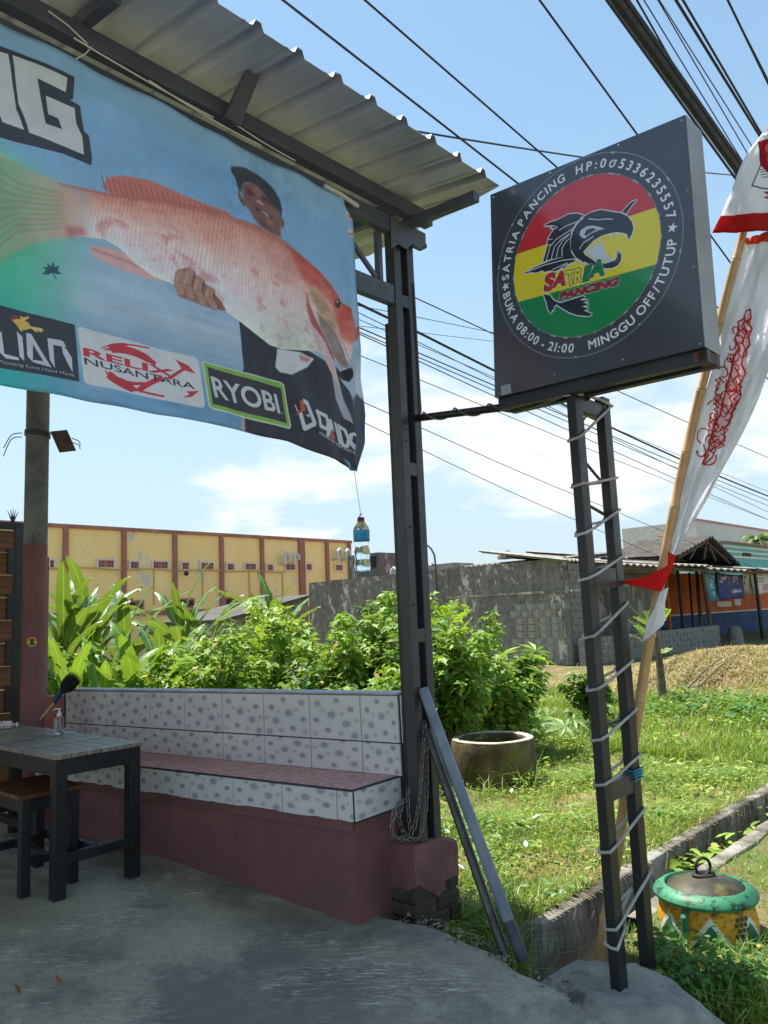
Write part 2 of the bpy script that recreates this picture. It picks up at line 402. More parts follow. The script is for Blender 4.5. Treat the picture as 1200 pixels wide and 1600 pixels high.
(fr0, fc0), fm = P.msk(fk([(150, 150), (1150, 150), (1150, 1350), (150, 1350)])); fs = np.s_[fr0:fr0 + fm.shape[0], fc0:fc0 + fm.shape[1]]
P.a[fs] = np.stack([P.blur(P.a[fs][..., k], 2) for k in range(3)], -1) * (1 + .05 * rnoise(X[fs], Y[fs], 40, 31, 4))[..., None]
# ---- the fish: a skin that knows how far along and across the body it is
ax0 = np.array(bp([(95, 325)])[0]); ax1 = np.array(bp([(552, 540)])[0]); axl = np.linalg.norm(ax1 - ax0); ea = (ax1 - ax0) / axl; eb = np.array([-ea[1], ea[0]])
fa = (X - ax0[0]) * ea[0] + (Y - ax0[1]) * ea[1]; fb = (X - ax0[0]) * eb[0] + (Y - ax0[1]) * eb[1]
top = [(92, 282), (130, 291), (175, 303), (230, 310), (290, 322), (345, 335), (400, 352), (440, 370), (475, 395), (500, 420), (520, 445), (535, 468), (552, 490), (559, 506)]
bot = [(545, 578), (520, 558), (495, 548), (440, 546), (420, 540), (395, 520), (370, 500), (340, 477), (310, 461), (280, 447), (240, 430), (215, 411), (190, 386), (165, 371), (130, 367), (95, 370)]
# fins and tail first
P.poly(bp([(-40, 225), (0, 238), (40, 262), (95, 283), (120, 300), (128, 340), (110, 368), (60, 376), (20, 396), (0, 412), (-40, 440), (-20, 330)]), (204, 180, 162), .85, blur=4)
for i in range(26):
    t = i / 25; P.line(bp([(100 + 5 * t, 300 + 55 * t), (30, 285 + 75 * t + 8 * math.sin(i * 2.1)), (-40, 235 + 190 * t)]), .006, ((120, 150, 105), (236, 186, 172), (170, 160, 130))[i % 3], .6, blur=2)
tl = smooth(1.15, .86, X) * P.mask(bp([(-40, 225), (95, 283), (120, 300), (128, 340), (110, 368), (0, 412), (-40, 440)]), 4)
P.put(tl, (70, 170, 118), .5)
P.poly(bp([(144, 380), (175, 385), (215, 402), (250, 420), (276, 442), (240, 436), (190, 418), (155, 402), (146, 392)]), (226, 178, 178), 1, blur=1)
P.line(bp([(148, 386), (200, 406), (262, 434)]), .012, (200, 128, 130), .7, blur=2)
dors = [(160, 291), (168, 277), (190, 275), (230, 283), (275, 303), (330, 325), (365, 336), (340, 340), (250, 318), (175, 303)]
P.poly(bp(dors), (206, 120, 112), 1, blur=1); md = P.mask(bp(dors))
for i in range(22): P.line(bp([(168 + i * 8.2, 303 + i * 2.1), (158 + i * 8.4, 272 + i * 2.6)]), .004, (150, 72, 78), .75)
body = P.mask(bp(top + bot))
T = np.array(bp(top)) - ax0; B = np.array(bp(bot)) - ax0
ta, tb = T @ ea, T @ eb; ba, bb = (B @ ea)[::-1], (B @ eb)[::-1]
q = (np.interp(fa, ta, tb) - fb) / np.maximum(np.interp(fa, ta, tb) - np.interp(fa, ba, bb), .02)
skin = lerpc(q + .05 * vnoise(fa * 7, fb * 9), (216, 134, 122), (226, 152, 140), (236, 176, 166), (242, 200, 194), (240, 210, 210), (238, 214, 222), (234, 228, 236), (244, 242, 244))
al = fa / axl
skin = skin * .0 + skin + (smooth(.3, .0, al) * smooth(.2, .6, q) * np.array([.0, .0, .0])[:, None, None]).transpose(1, 2, 0)
k = 2 * math.pi / .027
kr = k * (1 + .25 * smooth(.5, 0, al)); wrp = fb + .06 * (al - .5) ** 2; sc1 = np.sin(fa * kr * .8 + wrp * kr * 1.25 + vnoise(fa * 9, fb * 9) * 1.3); sc2 = np.sin(fa * kr * .8 - wrp * kr * 1.25 + vnoise(fb * 9, fa * 8, 2) * 1.3)
scale_ = (sc1 * sc2); crescent = np.clip(scale_, 0, 1) - .75 * np.clip(-scale_, 0, 1) ** 2
fade = smooth(1.0, .72, al) * smooth(-.02, .1, al) * (1 - .45 * smooth(.55, 1, q))
grain = rnoise(fa, fb, 60, 3)
skin += ((crescent * .13 * np.clip(.6 + .6 * rnoise(fa, fb, 14, 8), 0, 1.3) + grain * .035) * fade)[..., None] * np.array([.75, 1.1, 1.1])
bl = smooth(.35, .9, rnoise(fa, fb * 1.3, 19, 5, 6)) * (.35 + .65 * smooth(.2, .5, q)) * .7
skin = skin * (1 - bl[..., None] * .55) + np.array([205, 92, 88]) / 255. * bl[..., None] * .55
P.skin_ = 0; skin += (rnoise(fa, fb, 5, 9) * .035)[..., None] * np.array([.6, 1, 1.2]); yl = np.exp(-((al - .74) / .16) ** 2 - ((q - .88) / .2) ** 2) * .5
skin = skin * (1 - yl[..., None]) + np.array([205, 208, 178]) / 255. * yl[..., None]
P.put(body * smooth(-.02, .10, al) + 0., skin); P.put(body * smooth(.14, -.01, al), (206, 160, 140), .45)
P.line(bp(top[3:9]), .005, (150, 74, 72), .5, blur=1)
P.poly(bp([(105, 352), (135, 352), (138, 364), (110, 368)]), (200, 92, 90), .7, blur=6)
hm = body
def inb(pts, c, al_=1., bl_=0):
    o, m = P.msk(bp(pts), bl_); P.put((o, m * body[o[0]:o[0] + m.shape[0], o[1]:o[1] + m.shape[1]]), c, al_)
inb([(455, 378), (478, 396), (502, 420), (522, 445), (540, 468), (562, 490), (566, 520), (552, 540), (535, 520), (520, 470), (500, 450), (480, 440), (464, 410)], (212, 84, 70), .9, 11)
inb([(486, 446), (497, 451), (512, 470), (524, 492), (529, 514), (520, 512), (506, 494), (494, 474), (486, 458)], (206, 168, 138), 1, 3)
inb([(488, 450), (500, 462), (512, 482), (505, 486), (493, 470)], (176, 138, 112), .55, 3)
inb([(480, 452), (486, 476), (500, 505), (520, 545), (530, 575), (515, 560), (495, 520), (482, 485)], (176, 84, 84), .95, 3)
inb([(497, 485), (512, 500), (528, 520), (540, 545), (548, 575), (536, 574), (520, 548), (506, 515)], (160, 140, 136), 1, 2)
for i in range(5): P.line(bp([(500 + i * 5, 490 + i * 3), (516 + i * 6, 522 + i * 3), (532 + i * 4, 566)]), .004, (104, 84, 84), .6, blur=1)
inb([(525, 470), (531, 466), (535, 474), (532, 481), (526, 478)], (40, 36, 44), 1, 1)
inb([(538, 500), (552, 505), (556, 525), (546, 540), (536, 520)], (222, 120, 104), .6, 5)
P.poly(bp([(556, 512), (564, 508), (569, 512), (568, 522), (562, 530), (556, 534)]), (206, 96, 84), 1, blur=1)
P.poly(bp([(526, 572), (534, 580), (548, 574), (553, 585), (548, 596), (538, 592), (528, 584)]), (36, 38, 46), 1, blur=1)
P.poly(bp([(432, 545), (470, 550), (492, 560), (482, 573), (455, 586), (436, 582), (429, 574)]), (222, 222, 230), 1, blur=1)
P.poly(bp([(468, 553), (487, 560), (482, 566), (470, 562)]), (196, 110, 106), .8, blur=3)
P.poly(bp([(488, 505), (495, 512), (508, 528), (520, 556), (533, 600), (544, 636), (553, 662), (540, 652), (526, 622), (520, 585), (502, 548), (493, 530)]), (224, 188, 190), 1, blur=1)
P.poly(bp([(520, 585), (534, 606), (546, 640), (552, 660), (540, 652), (526, 622)]), (142, 180, 205), .6, blur=4)
hd_ = body * smooth(.72, .86, al); tx = rnoise(fa, fb * 1.5, 26, 13, 5) * .09 + rnoise(fa, fb, 9, 14, 3) * .06
P.a = P.a * (1 + (hd_ * tx)[..., None] * np.array([.7, 1.2, 1.2])); hl = np.exp(-((q - .16) / .07) ** 2) * body * smooth(.1, .4, al) * np.clip(.6 + rnoise(fa, fb, 8, 15), 0, 1)
P.put(hl, (246, 214, 200), .22); P.put(np.exp(-((q - .03) / .03) ** 2) * body, (150, 70, 66), .35)
P.poly(bp([(528, 470), (530, 468), (531, 471), (529, 473)]), (220, 220, 220), .9)
# ---- the hand under the fish: four fingers, unequal
P.poly(bp([(275, 424), (290, 418), (318, 440), (345, 470), (354, 486), (330, 482), (300, 470), (280, 462), (273, 446)]), (150, 104, 94), 1, blur=1)
for (a, b, c) in (((284, 424), (279, 440), (284, 458)), ((298, 422), (292, 444), (300, 465)), ((312, 434), (308, 452), (318, 474)), ((328, 450), (326, 464), (336, 480))):
    P.line(bp([a, b, c]), [.034, .04, .034], (182, 134, 120), 1, blur=2); P.line(bp([(a[0] + 7, a[1] + 3), (b[0] + 8, b[1] + 2), (c[0] + 7, c[1] + 1)]), .006, (98, 62, 58), .8, blur=1)
    P.line(bp([(b[0] - 5, b[1]), (b[0] + 5, b[1] + 2)]), .005, (120, 80, 72), .6, blur=1); P.line(bp([(a[0] - 4, a[1] + 4), (b[0] - 4, b[1] + 2)]), .008, (214, 170, 156), .7, blur=2); P.line(bp([(c[0] - 5, c[1] - 3), (c[0] + 4, c[1])]), .006, (206, 160, 150), .6, blur=1)
# ---- a dark leaf
for dx, dy in ((-14, -8), (-16, 4), (-6, -14), (4, -16), (13, -10), (16, 2)): P.line(bp([(82, 424), (82 + dx * .55, 424 + dy * .5), (82 + dx, 424 + dy)]), [.006, .016, .002], (48, 84, 92), .9)
P.line(bp([(82, 424), (88, 436)]), .005, (48, 84, 92), .9)
# ---- sponsor boxes
kk = lambda pts: bt(3.636, 0, 460, pts)
P.poly(kk([(-330, -5), (0, 65), (424, 172), (452, 496), (0, 422), (-330, 360)]), (58, 60, 72))
wh = (208, 214, 226)
P.poly(kk([(-30, 215), (5, 215), (22, 340), (100, 362), (104, 378), (30, 366), (-5, 330)]), wh)
P.poly(kk([(92, 212), (124, 245), (133, 382), (106, 355)]), wh)
P.poly(kk([(146, 220), (176, 224), (292, 416), (188, 390), (178, 374), (244, 380), (186, 284), (182, 388), (150, 352)]), wh)
P.poly(kk([(272, 246), (345, 258), (362, 268), (378, 300), (306, 284), (312, 420), (284, 372)]), wh)
P.poly(kk([(352, 290), (376, 306), (408, 360), (414, 444), (386, 392), (358, 330)]), wh)
P.segs(quadtext('Painting Lure Hand Made', *kk([(-8, 398), (422, 472), (-8, 374)]), bold=.0), (200, 200, 206))
P.poly(kk([(62, 148), (92, 140), (122, 144), (158, 158), (180, 190), (150, 202), (128, 205), (118, 214), (104, 196), (88, 172)]), (224, 186, 84))
for a in ((120, 128), (140, 134), (160, 130)): P.line(kk([(120, 150), a]), .008, (224, 186, 84))
for a in ((240, 196), (236, 210), (210, 212), (246, 204)): P.line(kk([(172, 186), a]), .006, (228, 196, 110))
P.line(kk([(60, 150), (76, 130), (96, 128)]), .008, (150, 60, 58))
P.poly(kk([(440, 200), (446, 188), (462, 184), (1110, 352), (1130, 368), (1172, 622), (1165, 638), (1146, 640), (500, 510), (478, 494)]), (218, 220, 226))
red = (200, 58, 72)
def arc(k0, pts, w, c):
    pts = np.array(pts, float); t = np.linspace(0, 1, 14)[:, None]; a, b, c3 = pts
    cur = (1 - t) ** 2 * a + 2 * t * (1 - t) * b + t * t * c3
    P.line(k0([tuple(x) for x in cur]), w, c)
arc(kk, [(580, 304), (680, 262), (860, 300)], [.004] * 3 + [.012] * 5 + [.006] * 6, red)
arc(kk, [(600, 312), (740, 286), (890, 388)], [.006] * 2 + [.03] * 10 + [.02] * 2, red)
arc(kk, [(596, 436), (660, 520), (940, 576)], [.006] * 2 + [.032] * 7 + [.008] * 5, red)
arc(kk, [(800, 540), (850, 500), (930, 470)], [.02] * 14, red)
arc(kk, [(640, 450), (740, 530), (880, 488)], [.004] * 3 + [.012] * 8 + [.004] * 3, red)
P.poly(kk([(1010, 362), (1080, 400), (1118, 448), (1060, 426), (980, 480), (958, 470), (1045, 415)]), red)
P.poly(kk([(1040, 520), (1070, 545), (1140, 545), (1100, 578), (1046, 582), (1090, 562)]), red)
P.segs(quadtext('RELIX', *kk([(472, 350), (1010, 470), (468, 302)]), bold=.03), red)
P.segs(quadtext('NUSANTARA', *kk([(480, 398), (1120, 536), (474, 358)]), bold=.008), (52, 54, 66))
rk = lambda pts: bt(4.138, 310, 540, pts)
P.poly(rk([(28, 110), (40, 97), (528, 238), (548, 256), (602, 520), (590, 540), (572, 536), (96, 412), (72, 385)]), (206, 216, 200))
P.poly(rk([(38, 114), (46, 107), (525, 246), (541, 262), (592, 515), (582, 528), (100, 402), (80, 380)]), (134, 186, 84))
P.poly(rk([(62, 134), (528, 278), (572, 502), (98, 376)]), (62, 60, 68))
P.segs(quadtext('RYOBI', *rk([(112, 332), (530, 444), (80, 192)]), bold=.022), wh)
P.segs(quadtext('R', *rk([(538, 444), (552, 448), (536, 430)])), (180, 180, 190))
P.line(rk([(655, 430), (690, 535), (752, 505), (700, 372), (676, 360)]), .022, wh)
P.poly(rk([(648, 352), (672, 358), (690, 420), (622, 452), (660, 412)]), (214, 84, 70))
P.line(rk([(622, 385), (640, 425)]), .006, wh); P.poly(rk([(692, 446), (716, 446), (714, 468)]), wh)
P.line(rk([(768, 418), (784, 470), (792, 520), (840, 540)]), .018, wh); P.line(rk([(765, 425), (830, 455), (842, 500), (836, 538)]), .018, wh)
P.poly(rk([(846, 470), (868, 478), (892, 560), (874, 534), (848, 590), (830, 582)]), wh); P.poly(rk([(874, 536), (893, 606), (856, 592)]), (214, 84, 70))
P.poly(rk([(884, 488), (904, 500), (944, 640), (922, 630)]), wh)
P.line(rk([(918, 510), (950, 640), (975, 650)]), .016, wh); P.line(rk([(915, 512), (960, 542), (980, 600), (974, 650)]), .016, wh)
P.line(rk([(992, 574), (984, 620), (1002, 662), (1024, 660), (1028, 600), (1004, 572), (992, 574)]), .016, wh)
P.segs(quadtext('MONSTER FISH SPECIA', *rk([(782, 570), (1022, 708), (786, 556)]), bold=.03), (190, 194, 206))
P.poly(rk([(945, 722), (985, 755), (1000, 800), (985, 790)]), (96, 170, 206), 1, blur=1)
# beyond the crease the cloth turns away; its pale back shows as a sliver
P.poly(bp([(572, 535), (567, 560), (562, 585), (560, 600), (564, 612), (572, 625), (590, 600), (585, 540)]), (220, 222, 228))
P.poly(bp([(566, 612), (578, 625), (590, 640), (585, 700), (560, 745), (557, 735), (556, 660), (557, 620)]), (60, 66, 84), 1, blur=2)
for (a, b) in (((538, 332), (553, 346)), ((541, 358), (554, 372))):
    P.poly(bp([a, (b[0] - 1, a[1] + 3), b, (a[0] + 2, b[1] - 2)]), (214, 204, 208)); P.segs(quadtext('DAIDO', *bp([(a[0] + 2, b[1] - 4), (b[0] - 1, b[1] - 2), (a[0] + 2, b[1] - 9)]), bold=.02), (178, 60, 66))
P.a = P.a * (1 + .02 * rnoise(P.X, P.Y, 30, 21, 4) + .015 * rnoise(P.X, P.Y, 3, 22, 3))[..., None]; P.a = np.clip(P.a, 0, 1) ** .90
IMG_BANNER = P.image('banner_print')

# ---- the square sign face
SVP = 2.85
def sp(pts): return [np.array([-q[0], q[2]]) for q in (PV(x, y, SVP) for x, y in pts)]
SQ = Paint(-1.99, -.94, 2.2, 3.26, 1500, (62, 65, 74))
X, Y = SQ.X, SQ.Y
cc = np.array([-1.459, 2.757])
def ring(r0, r1, c, al=1.):
    d = np.hypot(X - cc[0], Y - cc[1]); aa = 1050 / 1500 / 1000.; SQ.put(np.clip((r1 - d) / aa, 0, 1) * np.clip((d - r0) / aa, 0, 1), c, al)
ring(.424, .429, (120, 128, 138)); ring(0, .342, (120, 120, 112)); 
disc = np.clip((.338 - np.hypot(X - cc[0], Y - cc[1])) / .0007, 0, 1)
for pts, c in (([(700, 435), (810, 398), (1018, 328), (1150, 284), (1150, 100), (700, 100)], (200, 40, 52)), ([(700, 434), (810, 397), (1018, 327), (1150, 283), (1150, 380), (1024, 415), (812, 473), (700, 504)], (226, 208, 40)), ([(700, 503), (812, 472), (1024, 414), (1150, 379), (1150, 700), (700, 700)], (10, 132, 74))):
    SQ.put(SQ.mask(sp(pts)) * disc, c)
edge = (np.abs(np.hypot(X - cc[0], Y - cc[1]) - .424) < .004) * (vnoise(np.arctan2(Y - cc[1], X - cc[0]) * 9, Y * 3) > .8); SQ.put(edge * .6, (196, 206, 218))  # broken glints painted as pale dashes along the outer ring
edge = (np.abs(np.hypot(X - cc[0], Y - cc[1]) - .341) < .0035) * (vnoise(np.arctan2(Y - cc[1], X - cc[0]) * 14, X * 9, 3) > .3); SQ.put(edge * .7, (176, 180, 184))  # the same painted glints along the disc's rim
q5 = lambda pts: sp([(x / 5 + 800, y / 5 + 290) for x, y in pts])
dark = [
 [(480, 360), (510, 310), (560, 250), (620, 212), (700, 192), (780, 207), (855, 218), (905, 242), (940, 285), (952, 335), (944, 372), (915, 428), (905, 385), (875, 372), (820, 366), (760, 376), (700, 396), (640, 432), (595, 480), (560, 520), (600, 590), (560, 600), (500, 560), (465, 500), (462, 430)],
 [(540, 520), (600, 560), (660, 600), (730, 612), (800, 590), (825, 560), (818, 520), (840, 515), (858, 545), (855, 590), (830, 625), (790, 645), (740, 650), (680, 640), (620, 622), (560, 590)],
 [(985, 110), (930, 135), (880, 190), (865, 212), (895, 222), (925, 180), (945, 150)],
 [(250, 318), (300, 288), (360, 270), (410, 245), (440, 228), (510, 220), (565, 235), (540, 255), (500, 300), (470, 350), (458, 430), (465, 520), (490, 560), (400, 560), (300, 580), (245, 600), (262, 540), (280, 470), (285, 420), (312, 372), (335, 345), (300, 332), (330, 317)],
 [(88, 692), (180, 640), (300, 590), (420, 556), (490, 556), (505, 590), (450, 612), (420, 642), (380, 652), (340, 672), (300, 665), (260, 677), (240, 664), (200, 682), (150, 680)],
 [(380, 920), (560, 865), (575, 872), (535, 900), (605, 895), (560, 917), (610, 928), (550, 947), (605, 962), (565, 978), (632, 1008), (600, 1022), (520, 1015), (450, 992), (380, 950), (350, 930), (330, 950), (335, 987), (318, 965), (310, 1005), (285, 970), (275, 920), (250, 850), (300, 860), (330, 900)]]
um = np.zeros_like(X)
for d in dark: um = np.maximum(um, SQ.mask(q5(d)))
SQ.put(np.clip(SQ.blur(um, 5) * 5, 0, 1), (214, 220, 226)); SQ.put(um, (40, 42, 52))
lw = (196, 204, 214)
for pts in ([(270, 590), (300, 480), (350, 420), (470, 345)], [(310, 575), (335, 480), (390, 420), (460, 375)], [(350, 562), (365, 490), (400, 430), (448, 390)], [(395, 555), (395, 490), (425, 440), (452, 415)], [(372, 352), (430, 315), (500, 290), (560, 260)], [(130, 672), (260, 622), (400, 585), (490, 575)], [(490, 580), (540, 600), (600, 620)], [(600, 262), (680, 270), (740, 262), (790, 265)], [(530, 500), (560, 450), (640, 400)], [(380, 650), (420, 625), (480, 612)], [(320, 660), (380, 630), (440, 606)]):
    SQ.line(q5(pts), .0045, lw)
for pts in ([(270, 318), (330, 315), (360, 330)], [(300, 332), (352, 340)], [(282, 425), (320, 420)], [(280, 470), (308, 462)]): SQ.line(q5(pts), .004, lw)
SQ.poly(q5([(530, 385), (540, 350), (590, 318), (640, 314), (690, 326), (728, 340), (680, 352), (620, 378), (575, 414), (545, 408)]), (190, 202, 216))
SQ.poly(q5([(568, 385), (588, 346), (630, 334), (665, 345), (612, 374), (582, 396)]), (44, 46, 56))
SQ.poly(q5([(582, 512), (610, 485), (650, 480), (652, 432), (690, 472), (715, 420), (730, 500), (742, 540), (775, 572), (818, 578), (800, 592), (755, 596), (712, 592), (690, 572), (682, 604), (652, 562), (640, 588), (618, 540), (605, 552)]), (196, 206, 220))
SQ.poly(q5([(735, 470), (745, 420), (755, 450), (790, 385), (800, 400), (830, 370), (840, 395), (870, 372), (895, 382), (905, 395), (870, 400), (820, 410), (790, 430), (765, 470), (775, 505), (800, 500), (806, 530), (830, 520), (845, 515), (830, 545), (790, 545), (755, 520)]), (226, 208, 40), .0)
for a, b, c in (((760, 378), (775, 412), (790, 376)), ((810, 368), (822, 398), (836, 368)), ((850, 370), (858, 392), (872, 372)), ((880, 376), (888, 400), (900, 384)), ((772, 520), (778, 548), (792, 560)), ((800, 520), (806, 548), (815, 560)), ((825, 515), (826, 540), (838, 530))):
    SQ.poly(q5([a, b, c]), (214, 220, 226))
def outl(sg, c, w=3, oc=(30, 30, 36)):
    o, m = SQ.cov(sg, pad=20); SQ.put((o, np.clip(SQ.blur(m, w + 3) * 6, 0, 1)), (206, 212, 220)); SQ.put((o, np.clip(SQ.blur(m, w) * 5, 0, 1)), oc); SQ.put((o, m), c)
for tx, c, a, b, h in (('S', (200, 40, 52), (252, 832), (330, 812), (258, 700)), ('A', (200, 40, 52), (318, 800), (418, 778), (330, 688)), ('T', (228, 210, 44), (430, 788), (500, 770), (412, 676)), ('R', (228, 210, 44), (488, 766), (556, 748), (486, 656)), ('I', (14, 128, 80), (556, 756), (606, 742), (572, 634)), ('A', (14, 128, 80), (606, 722), (722, 700), (612, 598))):
    outl(quadtext(tx, *q5([a, b, h]), bold=.035, shear=.12), c)
outl(quadtext('PANCING', *q5([(372, 898), (826, 780), (380, 838)]), bold=.03, shear=.02), (178, 44, 54))
def arctext(txt, r, a0, a1, top, h, c=(222, 226, 232)):
    gs = []
    for ch in txt:
        if ch == '*':
            th = np.pi / 2 + np.arange(10) * math.pi / 5; rr = np.where(np.arange(10) % 2, .17, .42)
            p = np.stack([rr * np.cos(th), rr * np.sin(th) + .36], 1); g = np.stack([p, np.roll(p, -1, 0)], 1)
        else: g = glyph(ch, .022).copy() if ch != ' ' else None
        wd = .3 if g is None else g[..., 0].max() - g[..., 0].min() + .22
        gs.append((g, wd))
    tot = sum(w for g, w in gs); run = 0
    for g, wd in gs:
        a = math.radians(a0 + (a1 - a0) * (run + wd / 2) / tot); run += wd
        if g is None: continue
        xs = g[..., 0].reshape(-1); g[..., 0] -= (xs.min() + xs.max()) / 2
        g = g * h / .7
        er = np.array([math.cos(a), math.sin(a)]); et = np.array([math.sin(a), -math.cos(a)])
        if not top: er, et = -er, -et
        o = cc + np.array([math.cos(a), math.sin(a)]) * (r if top else r + h)
        SQ.segs(o + g[..., :1] * et + g[..., 1:] * er, c)
arctext('*SATRIA PANCING', .366, 184.5, 97, True, .037)
arctext('HP:0\u03c35336235557*', .366, 91, -8, True, .037)
arctext('BUKA 08:00 - 21:00', .366, 184.5, 260, False, .037)
arctext('MINGGU OFF/TUTUP', .366, 269, 350.5, False, .037)
lum = (vnoise(X * 4, Y * 4, 6) * .012)[..., None]; SQ.a = SQ.a + lum
IMG_SIGN = SQ.image('sign_print')

# ---- one wall tile with rings of dots
TL = Paint(0, 1, 0, 1, 256, (216, 213, 212)); X, Y = TL.X, TL.Y
TL.a += (vnoise(X * 30, Y * 30) * .012)[..., None]
for x, y, r, c in ((.16, .2, .11, 0), (.55, .13, .085, 1), (.44, .45, .13, 0), (.82, .32, .1, 1), (.13, .58, .085, 1), (.73, .64, .125, 0), (.36, .80, .09, 1), (.88, .90, .11, 0), (.1, .88, .075, 2), (.93, .57, .07, 2), (.62, .86, .075, 2), (.27, .36, .06, 2), (.66, .42, .055, 2)):
    d = np.hypot(X - x, (Y - y) * 1.); cl = ((132, 132, 148), (112, 110, 122), (176, 170, 166))[c]
    r *= .88
    TL.put(np.clip((r * .72 - d) / .006, 0, 1), cl, .62)
    r *= .88
    TL.put(np.clip((r * .72 - d) / .006, 0, 1) * (.5 + .5 * np.sin(d * 220)), (170, 170, 184), .35)
    TL.put(np.clip(1 - np.abs(d - r) / .006, 0, 1), (150, 150, 162), .6); TL.put(np.clip(1 - np.abs(d - r * 1.25) / .005, 0, 1), (176, 176, 184), .5)
IMG_TILE = TL.image('dot_tile_print')
FT = Paint(0, 1, 0, 1, 192, (206, 140, 138)); X, Y = FT.X, FT.Y
for i in range(6):
    for j in range(6):
        h = (i * 7 + j * 13 + i * j * 5) % 7; c = ((216, 150, 146), (160, 92, 94), (226, 166, 160), (128, 66, 72), (204, 130, 128), (236, 184, 176), (176, 104, 106))[h]
        x, y = i / 6, j / 6; FT.poly([(x + .02, y + .02), (x + .15 - (h % 3) * .03, y + .02), (x + .15, y + .14), (x + .02 + (h % 2) * .05, y + .14)], c, .8)
IMG_FLOOR_TILE = FT.image('seat_tile_print')
# ================================================================ the setting: ground
m_conc = M('worn_concrete', rgb(112, 112, 110), rgb(84, 86, 86), 2.2, .35, .68, .78, .55, 90, c3=rgb(134, 132, 126), scale3=1.6, lo3=.5, hi3=.72, st3=(1, 5, 1), bdist=.006, rvar=.14)
m_slab = M('patio_concrete', rgb(178, 170, 150), rgb(138, 132, 117), 1.5, .3, .7, .66, .6, 70, c3=rgb(192, 184, 166), scale3=4.5, lo3=.54, hi3=.74, bdist=.006, rvar=.2, spec=.5)
def add_brushing(m):
    t = m.node_tree; b = t.nodes['Principled BSDF']
    co = nd(t, 'ShaderNodeTexCoord').outputs['Object']
    mp_ = nd(t, 'ShaderNodeMapping', {0: co, 2: (0, 0, -.7), 3: (4, 26, 1)}).outputs[0]
    st = nd(t, 'ShaderNodeTexNoise', {0: mp_, 'Scale': 2.4, 'Detail': 8, 'Roughness': .75, 'Distortion': .8}).outputs[0]
    pt = ramp(t, noise(t, co, 1.3, 5, .6), .46, .6)
    bp = nd(t, 'ShaderNodeBump', {'Strength': .9, 'Distance': .010, 'Height': nd(t, 'ShaderNodeMath', {0: st, 1: pt}, operation='MULTIPLY').outputs[0]})
    old = b.inputs['Normal'].links[0].from_node; t.links.new(old.outputs[0], bp.inputs['Normal']); t.links.new(bp.outputs[0], b.inputs['Normal'])
    lk = b.inputs['Base Color'].links[0].from_socket
    stain = mixrgb(t, ramp(t, noise(t, co, .9, 9, .75), .47, .60), lk, rgb(120, 117, 108))
    spk = mixrgb(t, nd(t, 'ShaderNodeMath', {0: ramp(t, noise(t, co, 70, 4, .85), .44, .70), 1: .6}, operation='MULTIPLY').outputs[0], stain, rgb(100, 96, 86))
    lite = mixrgb(t, nd(t, 'ShaderNodeMath', {0: ramp(t, st, .50, .66), 1: pt}, operation='MULTIPLY').outputs[0], spk, rgb(224, 218, 200))
    # hairline cracks
    vo = nd(t, 'ShaderNodeTexVoronoi', {0: nd(t, 'ShaderNodeMapping', {0: co, 3: (1, 1, 0)}).outputs[0], 'Scale': .62, 'Randomness': 1.}, feature='DISTANCE_TO_EDGE').outputs[0]
    wob = nd(t, 'ShaderNodeMath', {0: noise(t, co, 6, 6, .7), 1: .075}, operation='MULTIPLY').outputs[0]
    cr = nd(t, 'ShaderNodeMath', {0: vo, 1: wob}, operation='ADD').outputs[0]
    crk = nd(t, 'ShaderNodeMath', {0: nd(t, 'ShaderNodeMapRange', {0: cr, 1: .027, 2: .033, 3: .8, 4: 0}).outputs[0], 1: ramp(t, noise(t, co, .8, 3, .5), .52, .58)}, operation='MULTIPLY').outputs[0]
    t.links.new(mixrgb(t, crk, lite, rgb(40, 44, 36)), b.inputs['Base Color'])
add_brushing(m_slab)
m_soil = M('trodden_soil', rgb(150, 122, 88), rgb(104, 86, 60), 3, .35, .65, .95, .8, 30, c3=rgb(90, 98, 48), scale3=.9, lo3=.40, hi3=.56, bdist=.03)
m_moss = M('mossy_ditch_wall', rgb(96, 92, 84), rgb(58, 56, 46), 5, .3, .6, .9, .7, 40, c3=rgb(70, 78, 46), scale3=4, lo3=.5, hi3=.7, bdist=.01)
m_far = M('distant_earth', rgb(112, 112, 70), rgb(140, 120, 86), .2, rough=.95, bump=0)
def lot_z(u, v):
    d = np.array(onZ(1130, 1060, -.3)); hu, hv = d.dot(U), d.dot(V)
    z = -.27 - .03 * smooth(3, 8, v) + .03 * vnoise(u * 1.1, v * 1.3) + .015 * vnoise(u * 4, v * 4, 3)
    z = z + .66 * np.exp(-((u - 5.4) / 2.1) ** 2 - ((v - 15.8) / 2.2) ** 2)
    return z * smooth(2.32, 2.6, u) + (-.25) * (1 - smooth(2.32, 2.6, u))
def slab_z(u, v):
    return -.1 + .05 * np.clip(u - 2.72, 0, 1.6) - .095 * smooth(2.5, 1.3, u) - .12 * smooth(1.4, -1.5, u) + .004 * vnoise(u * 5, v * 5)
sheet('ground', m_far, np.linspace(-600, 600, 60), np.linspace(-600, 900, 60), lambda a, b: a * 0 - .95)
lot = sheet('grass_lot', m_soil, np.concatenate([np.linspace(2.36, 9, 90), np.linspace(9.2, 70, 50)]), np.concatenate([np.linspace(2.93, 12, 110), np.linspace(12.2, 70, 80)]), lot_z)
lot2 = sheet('yard_ground', m_soil, np.linspace(6.3, 70, 70), np.linspace(-40, 2.93, 50), lambda a, b: -.28 + .02 * vnoise(a, b))
